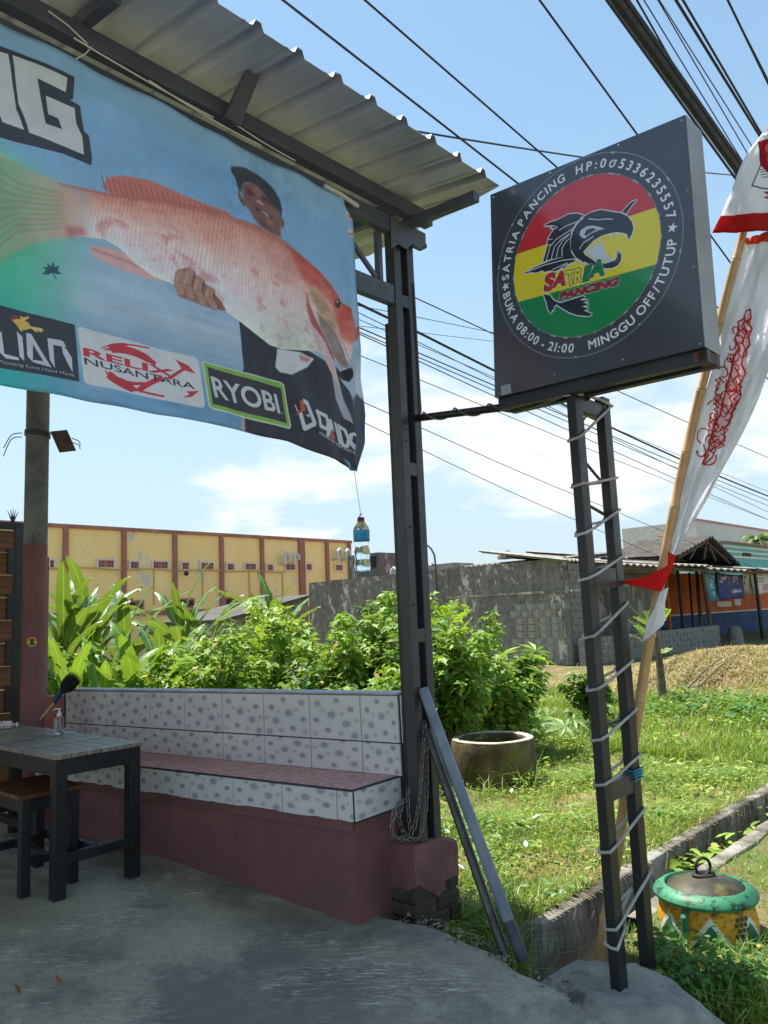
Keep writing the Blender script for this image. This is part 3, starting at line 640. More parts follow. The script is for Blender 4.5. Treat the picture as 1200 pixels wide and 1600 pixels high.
# patio slab with a broken outer edge
su = np.concatenate([np.linspace(-4, .6, 40), np.linspace(.62, 3.2, 190), np.linspace(3.3, 6.4, 30)]); ed = 2.855 + .03 * vnoise(su * 5, su * 2) + .02 * rnoise(su, su * 0, 7, 2, 5) - .03 * smooth(2.3, 1.9, su) - .35 * smooth(1.35, .9, su)
sv = np.concatenate([np.linspace(0, .9, 30) ** 1, 1 - .1 * np.linspace(1, 0, 14)[1:] ** 1.5])
aa, tt = np.meshgrid(su, sv, indexing='ij'); bb_ = -6 + (ed[:, None] + 6) * tt
z_ = slab_z(aa, bb_); z_ = z_ - .03 * smooth(.992, 1, tt)
top_ = aa[..., None] * U + bb_[..., None] * V + z_[..., None] * W
lowr = aa[:, -1:, None] * U + (bb_[:, -1:, None] + .01) * V + (z_[:, -1:, None] - .5) * W
pp = np.concatenate([top_, lowr], 1)
slab = mk('patio', pp.reshape(-1, 3), grid(len(su), pp.shape[1])[:, ::-1], m_slab, None, True); slab['kind'] = 'structure'
# lumpy mortar mound round the sign legs
mu, mv = np.meshgrid(np.linspace(.82, 2.3, 90), np.linspace(2.5, 3.42, 80), indexing='ij')
rr_ = np.hypot((mu - 1.58) / .60, (mv - 2.93) / .46) * (1 + .07 * vnoise(mu * 6, mv * 6))
mz = -.155 - .47 * smooth(.35, 1.25, rr_) + .018 * vnoise(mu * 7, mv * 8, 1) + .007 * vnoise(mu * 25, mv * 22) + .004 * vnoise(mu * 60, mv * 57, 5)
mnd = mk('mortar_mound', (mu[..., None] * U + mv[..., None] * V + mz[..., None] * W).reshape(-1, 3), grid(90, 80)[:, ::-1], M('mortar', rgb(176, 172, 160), rgb(134, 132, 124), 3.5, .3, .6, .9, .9, 110, c3=rgb(84, 84, 80), scale3=3.2, lo3=.52, hi3=.62, bdist=.008), None, True); mnd['kind'] = 'structure'
# ditch: two kerbed walls and a muddy bed
zk = -.245
def kerb(name, u0, u1, v0, v1, rough_=.012):
    n = 90; vv = np.linspace(v0, v1, n); mb = []; 
    pr = [(u0, -.9), (u0, zk - .006), (u0 + .006, zk), (u1 - .006, zk), (u1, zk - .006), (u1, -.9)]
    pts = np.array([[S(a + rough_ * vnoise(x * 3 + a * 7, a) * (1 if k not in (2, 3) else .8), x, z + (.008 * vnoise(x * 5, 2 + a) if z > -.5 else 0)) for k, (a, z) in enumerate(pr)] for x in vv])
    o = mk(name, pts.reshape(-1, 3), grid(n, 6), m_moss if False else M(name + '_concrete', rgb(150, 146, 136), rgb(104, 100, 90), 3, .35, .6, .9, .6, 60, c3=rgb(64, 60, 46), scale3=2.5, lo3=.46, hi3=.6, st3=(1, 1, .4), bdist=.01)); o['kind'] = 'structure'
kerb('ditch_kerb', 2.27, 2.36, 3.0, 40); kerb('verge_kerb', 1.9, 2.0, 3.8, 40)
sheet('ditch_bed', M('ditch_mud', rgb(72, 64, 50), rgb(50, 46, 36), 4, rough=.7, bump=.5, bscale=20), np.linspace(1.95, 2.3, 8), np.linspace(2.9, 40, 120), lambda a, b: -.78 + .03 * vnoise(a * 6, b * 2))
def verge_z(u, v): return -.26 - .25 * smooth(3.6, 3.2, v) * smooth(.7, 1.1, u) + .012 * vnoise(u * 4, v * 3) - .06 * smooth(1.2, -1, u)
sheet('road_verge', m_soil, np.linspace(-1.5, 1.9, 40), np.concatenate([np.linspace(2.6, 8, 60), np.linspace(8.3, 60, 40)]), verge_z)
sheet('road', M('asphalt', rgb(62, 62, 64), rgb(52, 52, 54), 8, rough=.9, bump=.4, bscale=120), np.linspace(-9, -1.5, 12), np.linspace(-30, 90, 40), lambda a, b: a * 0 - .33)

# ================================================================ painted steel porch
m_black = M('black_enamel', rgb(34, 35, 37), rgb(28, 29, 31), 3, rough=.42, bump=.08, bscale=40, spec=.5, c3=rgb(84, 64, 52), scale3=10, lo3=.66, hi3=.73)
m_steel = M('grey_enamel', rgb(58, 59, 64), rgb(50, 51, 55), 3, rough=.4, bump=.06, bscale=40, spec=.5, c3=rgb(104, 80, 64), scale3=11, lo3=.64, hi3=.72)
m_roof = M('galvanised_sheet', rgb(208, 213, 228), rgb(188, 194, 208), 2, rough=.45, bump=.08, bscale=30, metal=.15, spec=.5, c3=rgb(190, 188, 184), scale3=6, lo3=.64, hi3=.82)
m_beam = M('blue_grey_beam', rgb(86, 90, 102), rgb(74, 78, 90), 3, rough=.45, bump=.06, c3=rgb(104, 100, 98), scale3=20, lo3=.7, hi3=.8)
EV = 2.1                                   # eave line
# roof sheets: trapezoidal ribs running up from the eave
roof = thing('porch_roof', S(2.9, 2.2, 3.3), 'ribbed grey metal porch roof on black steel beams over the fishing banner', 'roof')
def rib_profile(x, pitch=.205):
    f = (x / pitch) % 1.0; r = np.abs(f - .5)
    return .034 * smooth(.13, .07, r) + .004 * smooth(.33, .30, r) * smooth(.26, .29, r)
def roof_z(u): return 3.515 + (u - EV) * .16
edges = [-3.66, -2.84, -2.02, -1.2, -.38, .44, 1.26, 2.08, 2.9, 3.235]  # roof extended sideways and back, out of view, to keep the interior shaded
for k in range(len(edges) - 1):
    v0, v1 = edges[k], edges[k + 1]; x = np.arange(v0, v1 + .018, .0128); us = np.array([EV - .008 * (k % 2), EV + .5, EV + 1.2, 4.1, 9.4])
    pv = []
    for th in (0, -.0022):
        uu, xx = np.meshgrid(us, x, indexing='ij'); pv.append(uu[..., None] * U + xx[..., None] * V + (roof_z(uu) + rib_profile(xx - edges[-1] + .03) + th - .0025 * (k % 2))[..., None] * W)
    n = pv[0].reshape(-1, 3); nn = len(n); g_ = grid(len(us), len(x)); c = len(x)
    rim = [[i, i + 1, i + 1 + nn, i + nn] for i in range(c - 1)] + [[(len(us) - 1) * c + i + d for d in (1, 0)] + [nn + (len(us) - 1) * c + i + d for d in (0, 1)] for i in range(c - 1)]
    sideq = [[i * c, i * c + nn, (i + 1) * c + nn, (i + 1) * c] for i in range(len(us) - 1)] + [[i * c + c - 1, (i + 1) * c + c - 1, (i + 1) * c + c - 1 + nn, i * c + c - 1 + nn] for i in range(len(us) - 1)]
    mk('roof_sheet', np.concatenate([n, pv[1].reshape(-1, 3)]), np.concatenate([g_[:, ::-1], g_ + nn, np.array(rim), np.array(sideq)]), m_roof, roof)
# the last sheet is cut askew, running wider towards the back
xg = np.array([EV, EV + .45, EV + .9, EV + 1.3, 9.4]); wg = np.array([.02, .15, .29, .38, .40]); gv3 = []; ng = 9
for th in (0, -.0022):
    for a_, w_ in zip(xg, wg):
        for k in range(ng): b_3 = 3.228 + w_ * k / (ng - 1); gv3.append(S(a_, b_3, roof_z(a_) + float(rib_profile(np.array(b_3 - edges[-1] + .03))) + th - .004))
gg = grid(5, ng); mk('roof_sheet', np.array(gv3), np.concatenate([gg[:, ::-1], gg + 5 * ng, np.array([[i * ng + ng - 1, (i + 1) * ng + ng - 1, (i + 1) * ng + ng - 1 + 5 * ng, i * ng + ng - 1 + 5 * ng] for i in range(4)])]), m_roof, roof)
def bar(name, a, b, wu, wz, m, par, side=None, bev=.003):
    """rectangular bar between two points: wu wide sideways, wz high"""
    a, b = np.asarray(a, float), np.asarray(b, float); t = unit(b - a)
    s_ = unit(np.cross(t, W)) if side is None else unit(side); h_ = np.cross(s_, t)
    return MB().ob(a - s_ * wu / 2 - h_ * wz / 2, b - a, s_ * wu, h_ * wz).mk(name, m, par, bev=bev)
bar('eave_beam', S(2.6, -1.2, 3.37), S(2.6, 3.2, 3.37), .05, .09, m_beam, roof)
bar('eave_beam', S(2.55, -1.2, 3.475), S(2.55, 3.2, 3.475), .06, .075, m_beam, roof)
bar('purlin', S(3.6, -1.2, roof_z(3.6) - .05), S(3.6, 3.2, roof_z(3.6) - .05), .05, .08, m_beam, roof)
bar('purlin', S(4.8, -1.2, roof_z(4.8) - .05), S(4.8, 3.2, roof_z(4.8) - .05), .05, .08, m_beam, roof)
for b_ in (3.075,): bar('outrigger', S(2.66, b_, 3.44), S(2.13, b_, 3.40), .05, .05, m_beam, roof)
for b_ in (-.5, 1.2): bar('outrigger', S(2.6, b_, roof_z(2.6) - .04), S(2.3, b_, roof_z(2.3) - .05), .045, .05, m_beam, roof)
bar('rafter', S(2.6, 3.075, roof_z(2.6) - .06), S(9.3, 3.075, roof_z(9.3) - .06), .05, .09, m_beam, roof)
bar('rafter', S(2.6, .1, roof_z(2.6) - .06), S(9.3, .1, roof_z(9.3) - .06), .05, .09, m_beam, roof)
# lattice girder between post and banner
bar('girder_chord', S(2.63, 3.0, 2.995), S(2.63, -1.0, 2.995), .045, .105, m_beam, roof)
for x in (2.86, 2.45, 2.05): bar('girder_web', S(2.63, x, 3.05), S(2.63, x, 3.33), .03, .035, m_beam, roof, side=V)
for x0, x1 in ((2.84, 2.5), (2.43, 2.1)): bar('girder_web', S(2.63, x0, 3.06), S(2.63, x1, 3.33), .02, .025, m_beam, roof)
MB().add(*(lambda p: (p, [(0, 1, 2, 3), (7, 6, 5, 4), (0, 4, 5, 1), (1, 5, 6, 2), (2, 6, 7, 3), (3, 7, 4, 0)]))([S(2.5, 1.80, 3.42), S(2.33, 1.80, 3.56), S(2.33, 1.86, 3.56), S(2.5, 1.88, 3.42)] + [S(2.53, 1.80, 3.42), S(2.36, 1.80, 3.56), S(2.36, 1.86, 3.56), S(2.53, 1.88, 3.42)])).mk('gusset_plate', m_beam, roof)
# ragged cut sheet folded round the post head
gp = [S(2.57, 2.9 + .06 * i, 3.42 - .03 * (i % 2) - .012 * i) for i in range(6)]; gq = [S(2.57, 2.9 + .06 * i, 3.22 + .02 * i + .03 * ((i * 3) % 2)) for i in range(6)]
MB().add(gp + gq + [p + U * .006 for p in gp + gq], [(i, i + 1, i + 7, i + 6) for i in range(5)] + [(i + 13, i + 12, i + 18, i + 19) for i in range(5)] + [(i, i + 12, i + 13, i + 1) for i in range(5)] + [(i + 6, i + 7, i + 19, i + 18) for i in range(5)]).mk('flashing', m_beam, roof)

# double-channel post
post = thing('steel_post', S(2.63, 3.03, .2), 'black double channel steel post on the mossy brick pedestal', 'post')
def pline(x, y): q = PU(x, y, 2.6); return q
for v0, v1 in ((2.95, 3.004), (3.058, 3.112)):
    MB().bx(2.6, 2.665, v0, v1, .19, 3.4).mk('channel', m_steel, post, bev=.003)
MB().bx(2.628, 2.64, 3.005, 3.057, .2, 3.38).mk('web_plate', m_black, post)
for z0 in (.62, 1.16, 2.02, 2.94, 3.3): MB().bx(2.6015, 2.6135, 3.003, 3.059, z0, z0 + .07).mk('batten', m_steel, post, bev=.002)
MB().bx(2.666, 2.70, 2.965, 3.0, .19, 2.86).mk('angle_bar', m_black, post)
for z0 in (.9, 1.35, 1.75, 2.2, 2.26): MB().lathe(S(2.5985, 2.982, z0), [(.005, 0), (.005, .004), (.0, .004)], 8, -U).mk('bolt', m_black, post)
# brick pedestal with a plaster cap
m_plast = M('plum_paint', rgb(134, 92, 90), rgb(112, 76, 76), 3, .3, .65, .8, 1., 34, c3=rgb(60, 48, 44), scale3=5, lo3=.62, hi3=.7, bdist=.006)
m_brick = M('mossy_brick', rgb(100, 82, 66), rgb(66, 60, 48), 6, .3, .6, .95, .9, 50, c3=rgb(112, 102, 78), scale3=14, lo3=.6, hi3=.72, bdist=.008)
ped = thing('brick_pedestal', S(2.68, 3.04, -.3), 'mossy brick pedestal with a cracked plum plaster cap under the black post', 'pedestal')
cu_, cv_ = 2.585, 2.882
nz = 7; capv = []
prof = [(.0, .205), (.0, .16), (.002, .06), (.006, .0)]
us_ = np.linspace(0, 1, 9); top_lo = lambda t, s: -.015 * vnoise(t * 6, s * 5) 
mbp = MB()
def capz(a, b): return .0 + .055 * vnoise(a * 9 + 1, b * 11) - .02
loop = []
for s in np.linspace(0, 1, 14)[:-1]: loop.append((cu_, cv_ + .33 * s))
for s in np.linspace(0, 1, 8)[:-1]: loop.append((cu_ + .2 * s, cv_ + .33))
for s in np.linspace(0, 1, 14)[:-1]: loop.append((cu_ + .2, cv_ + .33 * (1 - s)))
for s in np.linspace(0, 1, 8)[:-1]: loop.append((cu_ + .2 * (1 - s), cv_))
nl = len(loop); cen = (cu_ + .1, cv_ + .165)
lev = []
for k, (ins, z) in enumerate([(0, None), (0, .05), (0, .13), (.002, .185), (.010, .199), (.03, .204)]):
    rw = []
    for (a, b) in loop:
        zz_ = capz(a, b) if z is None else z - (.03 * smooth(cv_ + .2, cv_ + .33, b) if k > 2 else 0)
        w_ = .004 * vnoise(a * 20, b * 20 + k) + .003 * vnoise(a * 60, b * 57 + k * 3)
        rw.append(S(a + (cen[0] - a) * ins / .1 - w_ * (1 if a < cen[0] else -1), b + (cen[1] - b) * ins / .165, zz_))
    lev.append(rw)
vv_ = [p for r in lev for p in r]; ff = [(k * nl + i, k * nl + (i + 1) % nl, (k + 1) * nl + (i + 1) % nl, (k + 1) * nl + i) for k in range(5) for i in range(nl)]
ff.append(tuple(5 * nl + i for i in range(nl))); ff.append(tuple(range(nl - 1, -1, -1)))
mk('plaster_cap', vv_, ff, m_plast, ped, False)
rb = random.Random(3)
for r in range(6):
    z0 = -.40 + r * .068
    off = .16 if r % 2 else .0
    spans = [(0, .16), (.165, .325)] if not r % 2 else [(0, .075), (.08, .245), (.25, .33)]
    for (s0, s1) in spans:
        j = rb.uniform(-.008, .006); x0 = cu_ + .006 + j - .008 * (5 - r) * .5
        MB().bx(x0, cu_ + .19, cv_ + .004 + s0 - (.008 if s0 == 0 else 0), cv_ + s1 - .004 + (.012 if s1 > .3 else 0), z0, z0 + .06).mk('brick', m_brick, ped, bev=.008)
MB().bx(cu_ + .012, cu_ + .18, cv_ + .012, cv_ + .32, -.42, .02).mk('mortar_core', m_brick, ped)

# ================================================================ tiled bench
r38 = math.radians(38); UB = unit([-math.cos(r38), math.sin(r38), -.0175]); VB = np.array([math.sin(r38), math.cos(r38), 0])
A0 = onZ(551, 1234, .5); WB = np.cross(UB, VB); WB = WB if WB[2] > 0 else -WB
def BN(a, b, c): return A0 + UB * a + VB * b + WB * c
bench = thing('tiled_bench', BN(1.6, .2, -.62), 'long masonry bench with dotted grey tile back, pink tile seat and plum painted base', 'bench')
LB = 3.16
m_plum = M('plum_wall_paint', rgb(134, 88, 87), rgb(112, 72, 72), 1.6, .3, .7, .7, .35, 40, c3=rgb(104, 72, 68), scale3=1.2, lo3=.5, hi3=.75, bdist=.006)
m_tile = printmat('dotted_tile', IMG_TILE, .22, .5, coat=.3); m_seat = printmat('pink_tile', IMG_FLOOR_TILE, .3, .5)
m_grout = M('dark_grout', rgb(70, 66, 64), rgb(54, 50, 50), 8, rough=.9)
MB().ob(BN(.012, .008, -.72), UB * (LB - .012), VB * .34, WB * .6).mk('bench_base', m_plum, bench, bev=.004)
# ragged lower paint line reaching over the tiles
rg = [(a, -.143 + .007 * vnoise(a * 5, 1) + .005 * rnoise(a, a * 0, 12, 4)) for a in np.linspace(.004, LB - .01, 120)]
pv = [BN(a, -.0065, z) for a, z in rg] + [BN(a, -.0065, -.19) for a, z in rg] + [BN(a, .02, z) for a, z in rg] + [BN(a, .02, -.19) for a, z in rg]; n_ = len(rg)
mk('paint_edge', pv, [(i, i + n_, i + n_ + 1, i + 1) for i in range(n_ - 1)] + [(i, i + 1, i + 1 + 2 * n_, i + 2 * n_) for i in range(n_ - 1)], m_plum, bench)
MB().ob(BN(.008, .008, -.16), UB * (LB - .008), VB * .36, WB * .148).mk('seat_core', m_grout, bench)
MB().ob(BN(-.02, .372, -.5), UB * (LB + .02), VB * .1, WB * .895).mk('back_core', m_grout, bench)
_tile_me = {}; rt9 = random.Random(12)
def tile(par, o, ex, ey, nrm, m, th=.008, name='tile', jit=True):
    """one glazed tile: edge vectors ex, ey; its print mapped across the whole face"""
    lx, ly = np.linalg.norm(ex), np.linalg.norm(ey); vr9 = rt9.randrange(4); key = (round(lx, 3), round(ly, 3), m.name, th, vr9)
    X_, Y_ = unit(ex), unit(ey); Z_ = unit(nrm)
    if key not in _tile_me:
        e = .0022; xs = (0, e, lx - e, lx); ys = (0, e, ly - e, ly)
        v = []; uv = []
        for j, y in enumerate(ys):
            for i, x in enumerate(xs):
                v.append((x, y, 0 if (i in (0, 3) or j in (0, 3)) else th)); uv.append((x / max(lx, .2) if lx < .19 else x / lx, y / .4 if m is m_tile and False else y / max(ly, .2) if ly < .19 else y / ly))
        uv = [((1 - a if vr9 & 1 else a), (1 - b if vr9 & 2 else b)) for a, b in uv]
        v2 = [(x, y, -.002) for x, y in ((0, 0), (lx, 0), (lx, ly), (0, ly))]
        f = [(j * 4 + i, j * 4 + i + 1, j * 4 + i + 5, j * 4 + i + 4) for j in range(3) for i in range(3)]
        me = bpy.data.meshes.new(name); me.from_pydata(v, [], f); me.materials.append(m)
        ul = me.uv_layers.new(name='uv')
        for lp in me.loops: ul.data[lp.index].uv = uv[lp.vertex_index]
        _tile_me[key] = me
    jz = random.uniform(-.0006, .0006) if jit else 0
    ob = link(name, _tile_me[key], par, o + Z_ * (.002 + jz))
    R_ = Matrix((X_, Y_, Z_)).transposed()
    if R_.determinant() < 0: R_ = Matrix((X_, Y_, Z_)).transposed()
    ob.rotation_euler = R_.to_euler(); return ob
g_ = .0025
xs_ = [-.018 + 0] + [.236 + .372 * k for k in range(9)]
xs_ = [x for x in xs_ if x < LB] + [LB]
for i in range(len(xs_) - 1):
    a, b = xs_[i], xs_[i + 1]
    if b - a < .03: continue
    tile(bench, BN(b - g_, .370, .158), -UB * (b - a - 2 * g_), WB * (.238 - g_), -VB, m_tile)
    tile(bench, BN(b - g_, .370, -.004), -UB * (b - a - 2 * g_), WB * (.16 - g_), -VB, m_tile)
tile(bench, BN(-.0225, .37, .158), VB * .1, WB * .238, -UB, m_tile)
MB().ob(BN(-.024, .356, .396), UB * (LB + .02), VB * .125, WB * .012).mk('coping', M('pale_coping', rgb(176, 178, 184), rgb(150, 152, 158), 4, rough=.5, bump=.1), bench, bev=.003)
fx = [0.004, .1] + [.1 + .37 * k for k in range(1, 10)]; fx = [x for x in fx if x < LB] + [LB]
for i in range(len(fx) - 1):
    a, b = fx[i], fx[i + 1]; tile(bench, BN(b - g_, .006, -.148), -UB * (b - a - 2 * g_), WB * .138, -VB, m_tile)
tile(bench, BN(.0055, .012, -.148), VB * .355, WB * .138, -UB, m_tile)
for i in range(16):
    for j in range(2):
        a = .012 + .197 * i; b0 = .012 + j * .181
        if a + .19 > LB: continue
        tile(bench, BN(a, b0, -.0115), VB * .1785, UB * .1945, WB, m_seat, th=.006)
MB().ob(BN(.004, -.002, -.0095), UB * (LB - .01), VB * .013, WB * .007).mk('edge_strip', m_grout, bench)
MB().ob(BN(.001, -.002, -.0095), UB * .012, VB * .37, WB * .007).mk('edge_strip', m_grout, bench)

# ================================================================ table and stool
m_wood = M('weathered_top', rgb(156, 148, 134), rgb(112, 102, 90), 5, .3, .65, .5, .35, 40, c3=rgb(60, 50, 44), scale3=4, lo3=.52, hi3=.72, stretch=(1, 8, 1), spec=.5)
m_leg = M('chipped_black_paint', rgb(26, 27, 30), rgb(34, 34, 36), 5, rough=.45, bump=.15, bscale=40, c3=rgb(120, 112, 104), scale3=26, lo3=.72, hi3=.76)
m_seatw = M('varnished_seat', rgb(112, 66, 40), rgb(74, 42, 26), 4, .3, .7, .4, .2, 40, stretch=(1, 9, 1), spec=.5)
ZF = -.045
n0 = onZ(82, 1412, ZF); tz = onY(85, 1180, n0[1])[2]
c0 = onZ(87, 1181, tz); c1 = onZ(223, 1159, tz); c2 = onZ(29, 1132, tz)
tu = unit((c2 - c1) * [1, 1, 0]); tv = unit((c1 - c0) * [1, 1, 0]); tv = unit(tv - tu * tv.dot(tu)); tw_ = np.linalg.norm((c1 - c0)[:2])
def TB(a, b, z): q = c0 + tu * a + tv * b; return np.array([q[0], q[1], z])
TLN = 1.55
table = thing('wooden_table', TB(.7, tw_ / 2, ZF), 'dark slatted wooden table with black legs in front of the tiled bench', 'table')
npk = 6
for i in range(npk):
    b0 = -.008 + (tw_ + .016) * i / npk
    MB().ob(TB(-.012 + .004 * (i % 3), b0 + .0015, tz - .022), tu * (TLN + .02), tv * ((tw_ + .016) / npk - .004), W * .022).mk('plank', m_wood, table, bev=.003)
for a in (.0, TLN - .06): MB().ob(TB(a + .008, .012, tz - .108), tu * .03, tv * (tw_ - .024), W * .085).mk('apron', m_leg, table, bev=.002)
for b in (.008, tw_ - .038): MB().ob(TB(.012, b, tz - .107), tu * (TLN - .04), tv * .03, W * .084).mk('apron', m_leg, table, bev=.002)
for a in (0.004, TLN - .07):
    for b in (0.004, tw_ - .068): MB().ob(TB(a, b, ZF), tu * .064, tv * .064, W * (tz - .023 - ZF)).mk('leg', m_leg, table, bev=.004)
for a in (.018, TLN - .056): MB().ob(TB(a, .06, ZF + .17), tu * .036, tv * (tw_ - .12), W * .05).mk('stretcher', m_leg, table, bev=.003)
MB().ob(TB(.05, tw_ / 2 - .02, ZF + .18), tu * (TLN - .1), tv * .036, W * .045).mk('stretcher', m_leg, table, bev=.003)
# worn patches of paint and spilled marks lie on the planks as thin skins
for (px, py, r, c) in ((105, 1140, .09, rgb(150, 90, 100)), (60, 1150, .1, rgb(130, 126, 96)), (40, 1156, .07, rgb(116, 120, 132))):
    q = onZ(px, py, tz); an = np.linspace(0, 2 * math.pi, 26, endpoint=False)
    rad = r * (1 + .35 * vnoise(an * 2 + px, an)) 
    v_ = [q + (tu * math.cos(t) * 1.2 + tv * math.sin(t) * .6) * k + W * .0015 for t, k in zip(an, rad)]
    mk('paint_stain', v_, [tuple(range(26))], M('stain_%d' % px, c, rgb(90, 84, 78), 22, .42, .55, .6, 0), table)
s0 = onZ(37, 1407, ZF); s1 = onZ(113, 1385, ZF); sv_ = unit((s1 - s0) * [1, 1, 0]); su_ = np.array([-sv_[1], sv_[0], 0]); su_ = su_ if su_[0] < 0 else -su_
sh = onY(37, 1248, s0[1])[2]; sw = np.linalg.norm(s1 - s0)
def SB(a, b, z): q = s0 + su_ * a + sv_ * b; return np.array([q[0], q[1], z])
stool = thing('wooden_stool', SB(.2, sw / 2, ZF), 'low black stool with a brown slatted seat pushed under the table', 'stool')
for i in range(4): MB().ob(SB(-.035 + .128 * i, -.05, sh), su_ * .122, sv_ * (sw + .1), W * .022).mk('slat', m_seatw, stool, bev=.004)
for a in (-.02, .4):
    for b in (-.025, sw - .025): MB().ob(SB(a, b, ZF), su_ * .05, sv_ * .05, W * (sh - ZF - .001)).mk('leg', m_leg, stool, bev=.003)
for a in (-.01, .41): MB().ob(SB(a, .02, ZF + .16), su_ * .028, sv_ * (sw - .04), W * .04).mk('stretcher', m_leg, stool)
MB().ob(SB(.02, sw / 2 - .02, ZF + .165), su_ * .39, sv_ * .03, W * .035).mk('stretcher', m_leg, stool)
for b in (-.02, sw - .01): MB().ob(SB(.0, b, sh - .07), su_ * .42, sv_ * .028, W * .068).mk('apron', m_leg, stool)
for a in (-.015, .405): MB().ob(SB(a, .02, sh - .069), su_ * .028, sv_ * (sw - .04), W * .066).mk('apron', m_leg, stool)
# ================================================================ the banner
vz = lambda pts: np.array(bp(pts))
bot_l = vz([(-200, 560), (-100, 583), (0, 604), (72, 615), (240, 645), (325, 660), (380, 674), (450, 690), (530, 720), (556, 737)])
rt_l = vz([(535, 322), (548, 345), (557, 400), (561, 440), (566, 490), (570, 540), (571, 590), (578, 625), (580, 645), (575, 690), (558, 736)])[::-1]
VL, VC = .42, 2.575
def ztop(v): return 3.375 - .022 * (v - .9) / 1.6 + .006 * np.sin(v * 9)
nb, nr = 110, 74
cc_, rr2 = np.meshgrid(np.linspace(0, 1, nb), np.linspace(0, 1, nr), indexing='ij')
v0 = VL + (VC - VL) * cc_; zt_ = ztop(v0); zb_ = np.interp(v0, bot_l[:, 0], bot_l[:, 1]); z0 = zt_ + (zb_ - zt_) * rr2
vr = np.interp(z0, rt_l[:, 1], rt_l[:, 0]); t6 = np.clip((v0 - 2.40) / (VC - 2.40), 0, 1) ** 1.5
vv = v0 + t6 * (vr - VC)
crease = np.clip(vv - 2.555, 0, 1)
uu_ = BU + .010 * np.sin(v0 * 5 + z0 * 3) * (1 - rr2 * .3) + .006 * np.sin(v0 * 17 - z0 * 8) * np.exp(-rr2 * 3) + .004 * np.sin((v0 * 1.2 + z0 * .9) * 21) * smooth(.5, 1, rr2)
uu_ = uu_ + crease * .22 * smooth(3.3, 3.05, z0) + .022 * np.exp(-((vv - 2.545) / .012) ** 2) * smooth(3.25, 3.0, z0) * -1
uu_ = uu_ + .012 * rnoise(v0, z0, 2.6, 4, 3) + .006 * rnoise(v0 * .35 + z0 * .2, z0, 9, 6, 3) * smooth(.25, 0., rr2)
uu_ = uu_ + .012 * np.exp(-((v0 - 2.46 - .04 * z0) / .015) ** 2) * smooth(3.3, 2.8, z0) + .008 * np.exp(-((v0 - 2.36 - .05 * z0) / .03) ** 2) * smooth(3.35, 2.9, z0)
pb = uu_[..., None] * U + vv[..., None] * V + z0[..., None] * W
uvb = np.stack([(vv - .3) / (2.74 - .3), (z0 - 1.9) / (3.46 - 1.9)], -1)
bn = thing('fishing_banner', S(BU, 1.5, 2.1), 'printed fishing shop banner with a big red fish, hung under the porch eave', 'banner')
cl = mk('cloth', pb.reshape(-1, 3), grid(nb, nr), printmat('banner_vinyl', IMG_BANNER, .42, .35, trans=.06, bump=.12), bn, True, uv=uvb.reshape(-1, 2))
sm_ = cl.modifiers.new('thickness', 'SOLIDIFY'); sm_.thickness = .0015
MB().tube([S(2.54, 2.40, 3.366), S(2.54, 2.5, 3.364), S(2.545, 2.63, 3.35)], .011, 8).mk('hem_pipe', M('pale_pipe', rgb(200, 198, 190), rough=.5, bump=0), bn, True)
m_string = M('white_string', rgb(206, 200, 190), rough=.8, bump=0)
ropes = thing('tie_rope', S(2.5, 1.6, 3.42), 'pale rope tied along the black eave beam above the banner', 'rope')
def sag(a, b, s, n=14):
    a, b = np.asarray(a, float), np.asarray(b, float); t = np.linspace(0, 1, n)
    return [a + (b - a) * x - W * s * 4 * x * (1 - x) for x in t]
MB().tube(sag(S(2.515, 1.15, 3.43), S(2.515, 1.75, 3.40), .006), .0035, 6).mk('strand', m_string, ropes, True)
MB().tube(sag(S(2.512, 1.45, 3.415), S(2.515, 2.0, 3.385), .012), .003, 6).mk('strand', m_string, ropes, True)
MB().tube(sag(S(2.515, 1.82, 3.43), S(2.518, 2.2, 3.40), .008), .003, 6).mk('strand', m_string, ropes, True)
MB().tube([S(2.52, 1.22, 3.435), S(2.525, 1.2, 3.40), S(2.54, 1.17, 3.37)], .0025, 6).mk('strand', m_string, ropes, True)
MB().tube([S(2.5, 1.05, 3.47), S(2.5, 1.12, 3.455), S(2.51, 1.2, 3.43)], .003, 6).mk('strand', m_string, ropes, True)

# ================================================================ hanging bottle
def clear(name, c, rough=.03, trans=1., ior=1.33):
    m, t, b = newmat(name); b.inputs['Base Color'].default_value = c; b.inputs['Roughness'].default_value = rough
    b.inputs['Transmission Weight'].default_value = trans; b.inputs['IOR'].default_value = ior; return m
m_pet = clear('clear_plastic', (.94, .97, 1, 1), .06, .96, 1.12); m_water = clear('water', (.80, .92, .96, 1), .02, 1, 1.18)
hk = vz([(553, 736)])[0]; bc = uvz(onPl(566, 893, U * BU, U)); btop = uvz(onPl(566, 808, U * BU, U))
BH = btop[2] - bc[2]; bcw = S(BU, bc[1] + .004, bc[2])
bottle = thing('water_bottle', bcw, 'clear half filled water bottle with a blue label hanging on a string', 'bottle')
s_ = BH
MB().lathe(bcw, [(0, .01 * s_), (.09 * s_, 0), (.135 * s_, .012 * s_), (.148 * s_, .05 * s_), (.148 * s_, .16 * s_), (.138 * s_, .2 * s_), (.138 * s_, .24 * s_), (.148 * s_, .27 * s_), (.148 * s_, .36 * s_), (.125 * s_, .43 * s_), (.122 * s_, .5 * s_), (.146 * s_, .55 * s_), (.148 * s_, .76 * s_), (.13 * s_, .82 * s_), (.085 * s_, .88 * s_), (.056 * s_, .92 * s_), (.055 * s_, .945 * s_)], 28).mk('bottle_body', m_pet, bottle, True)
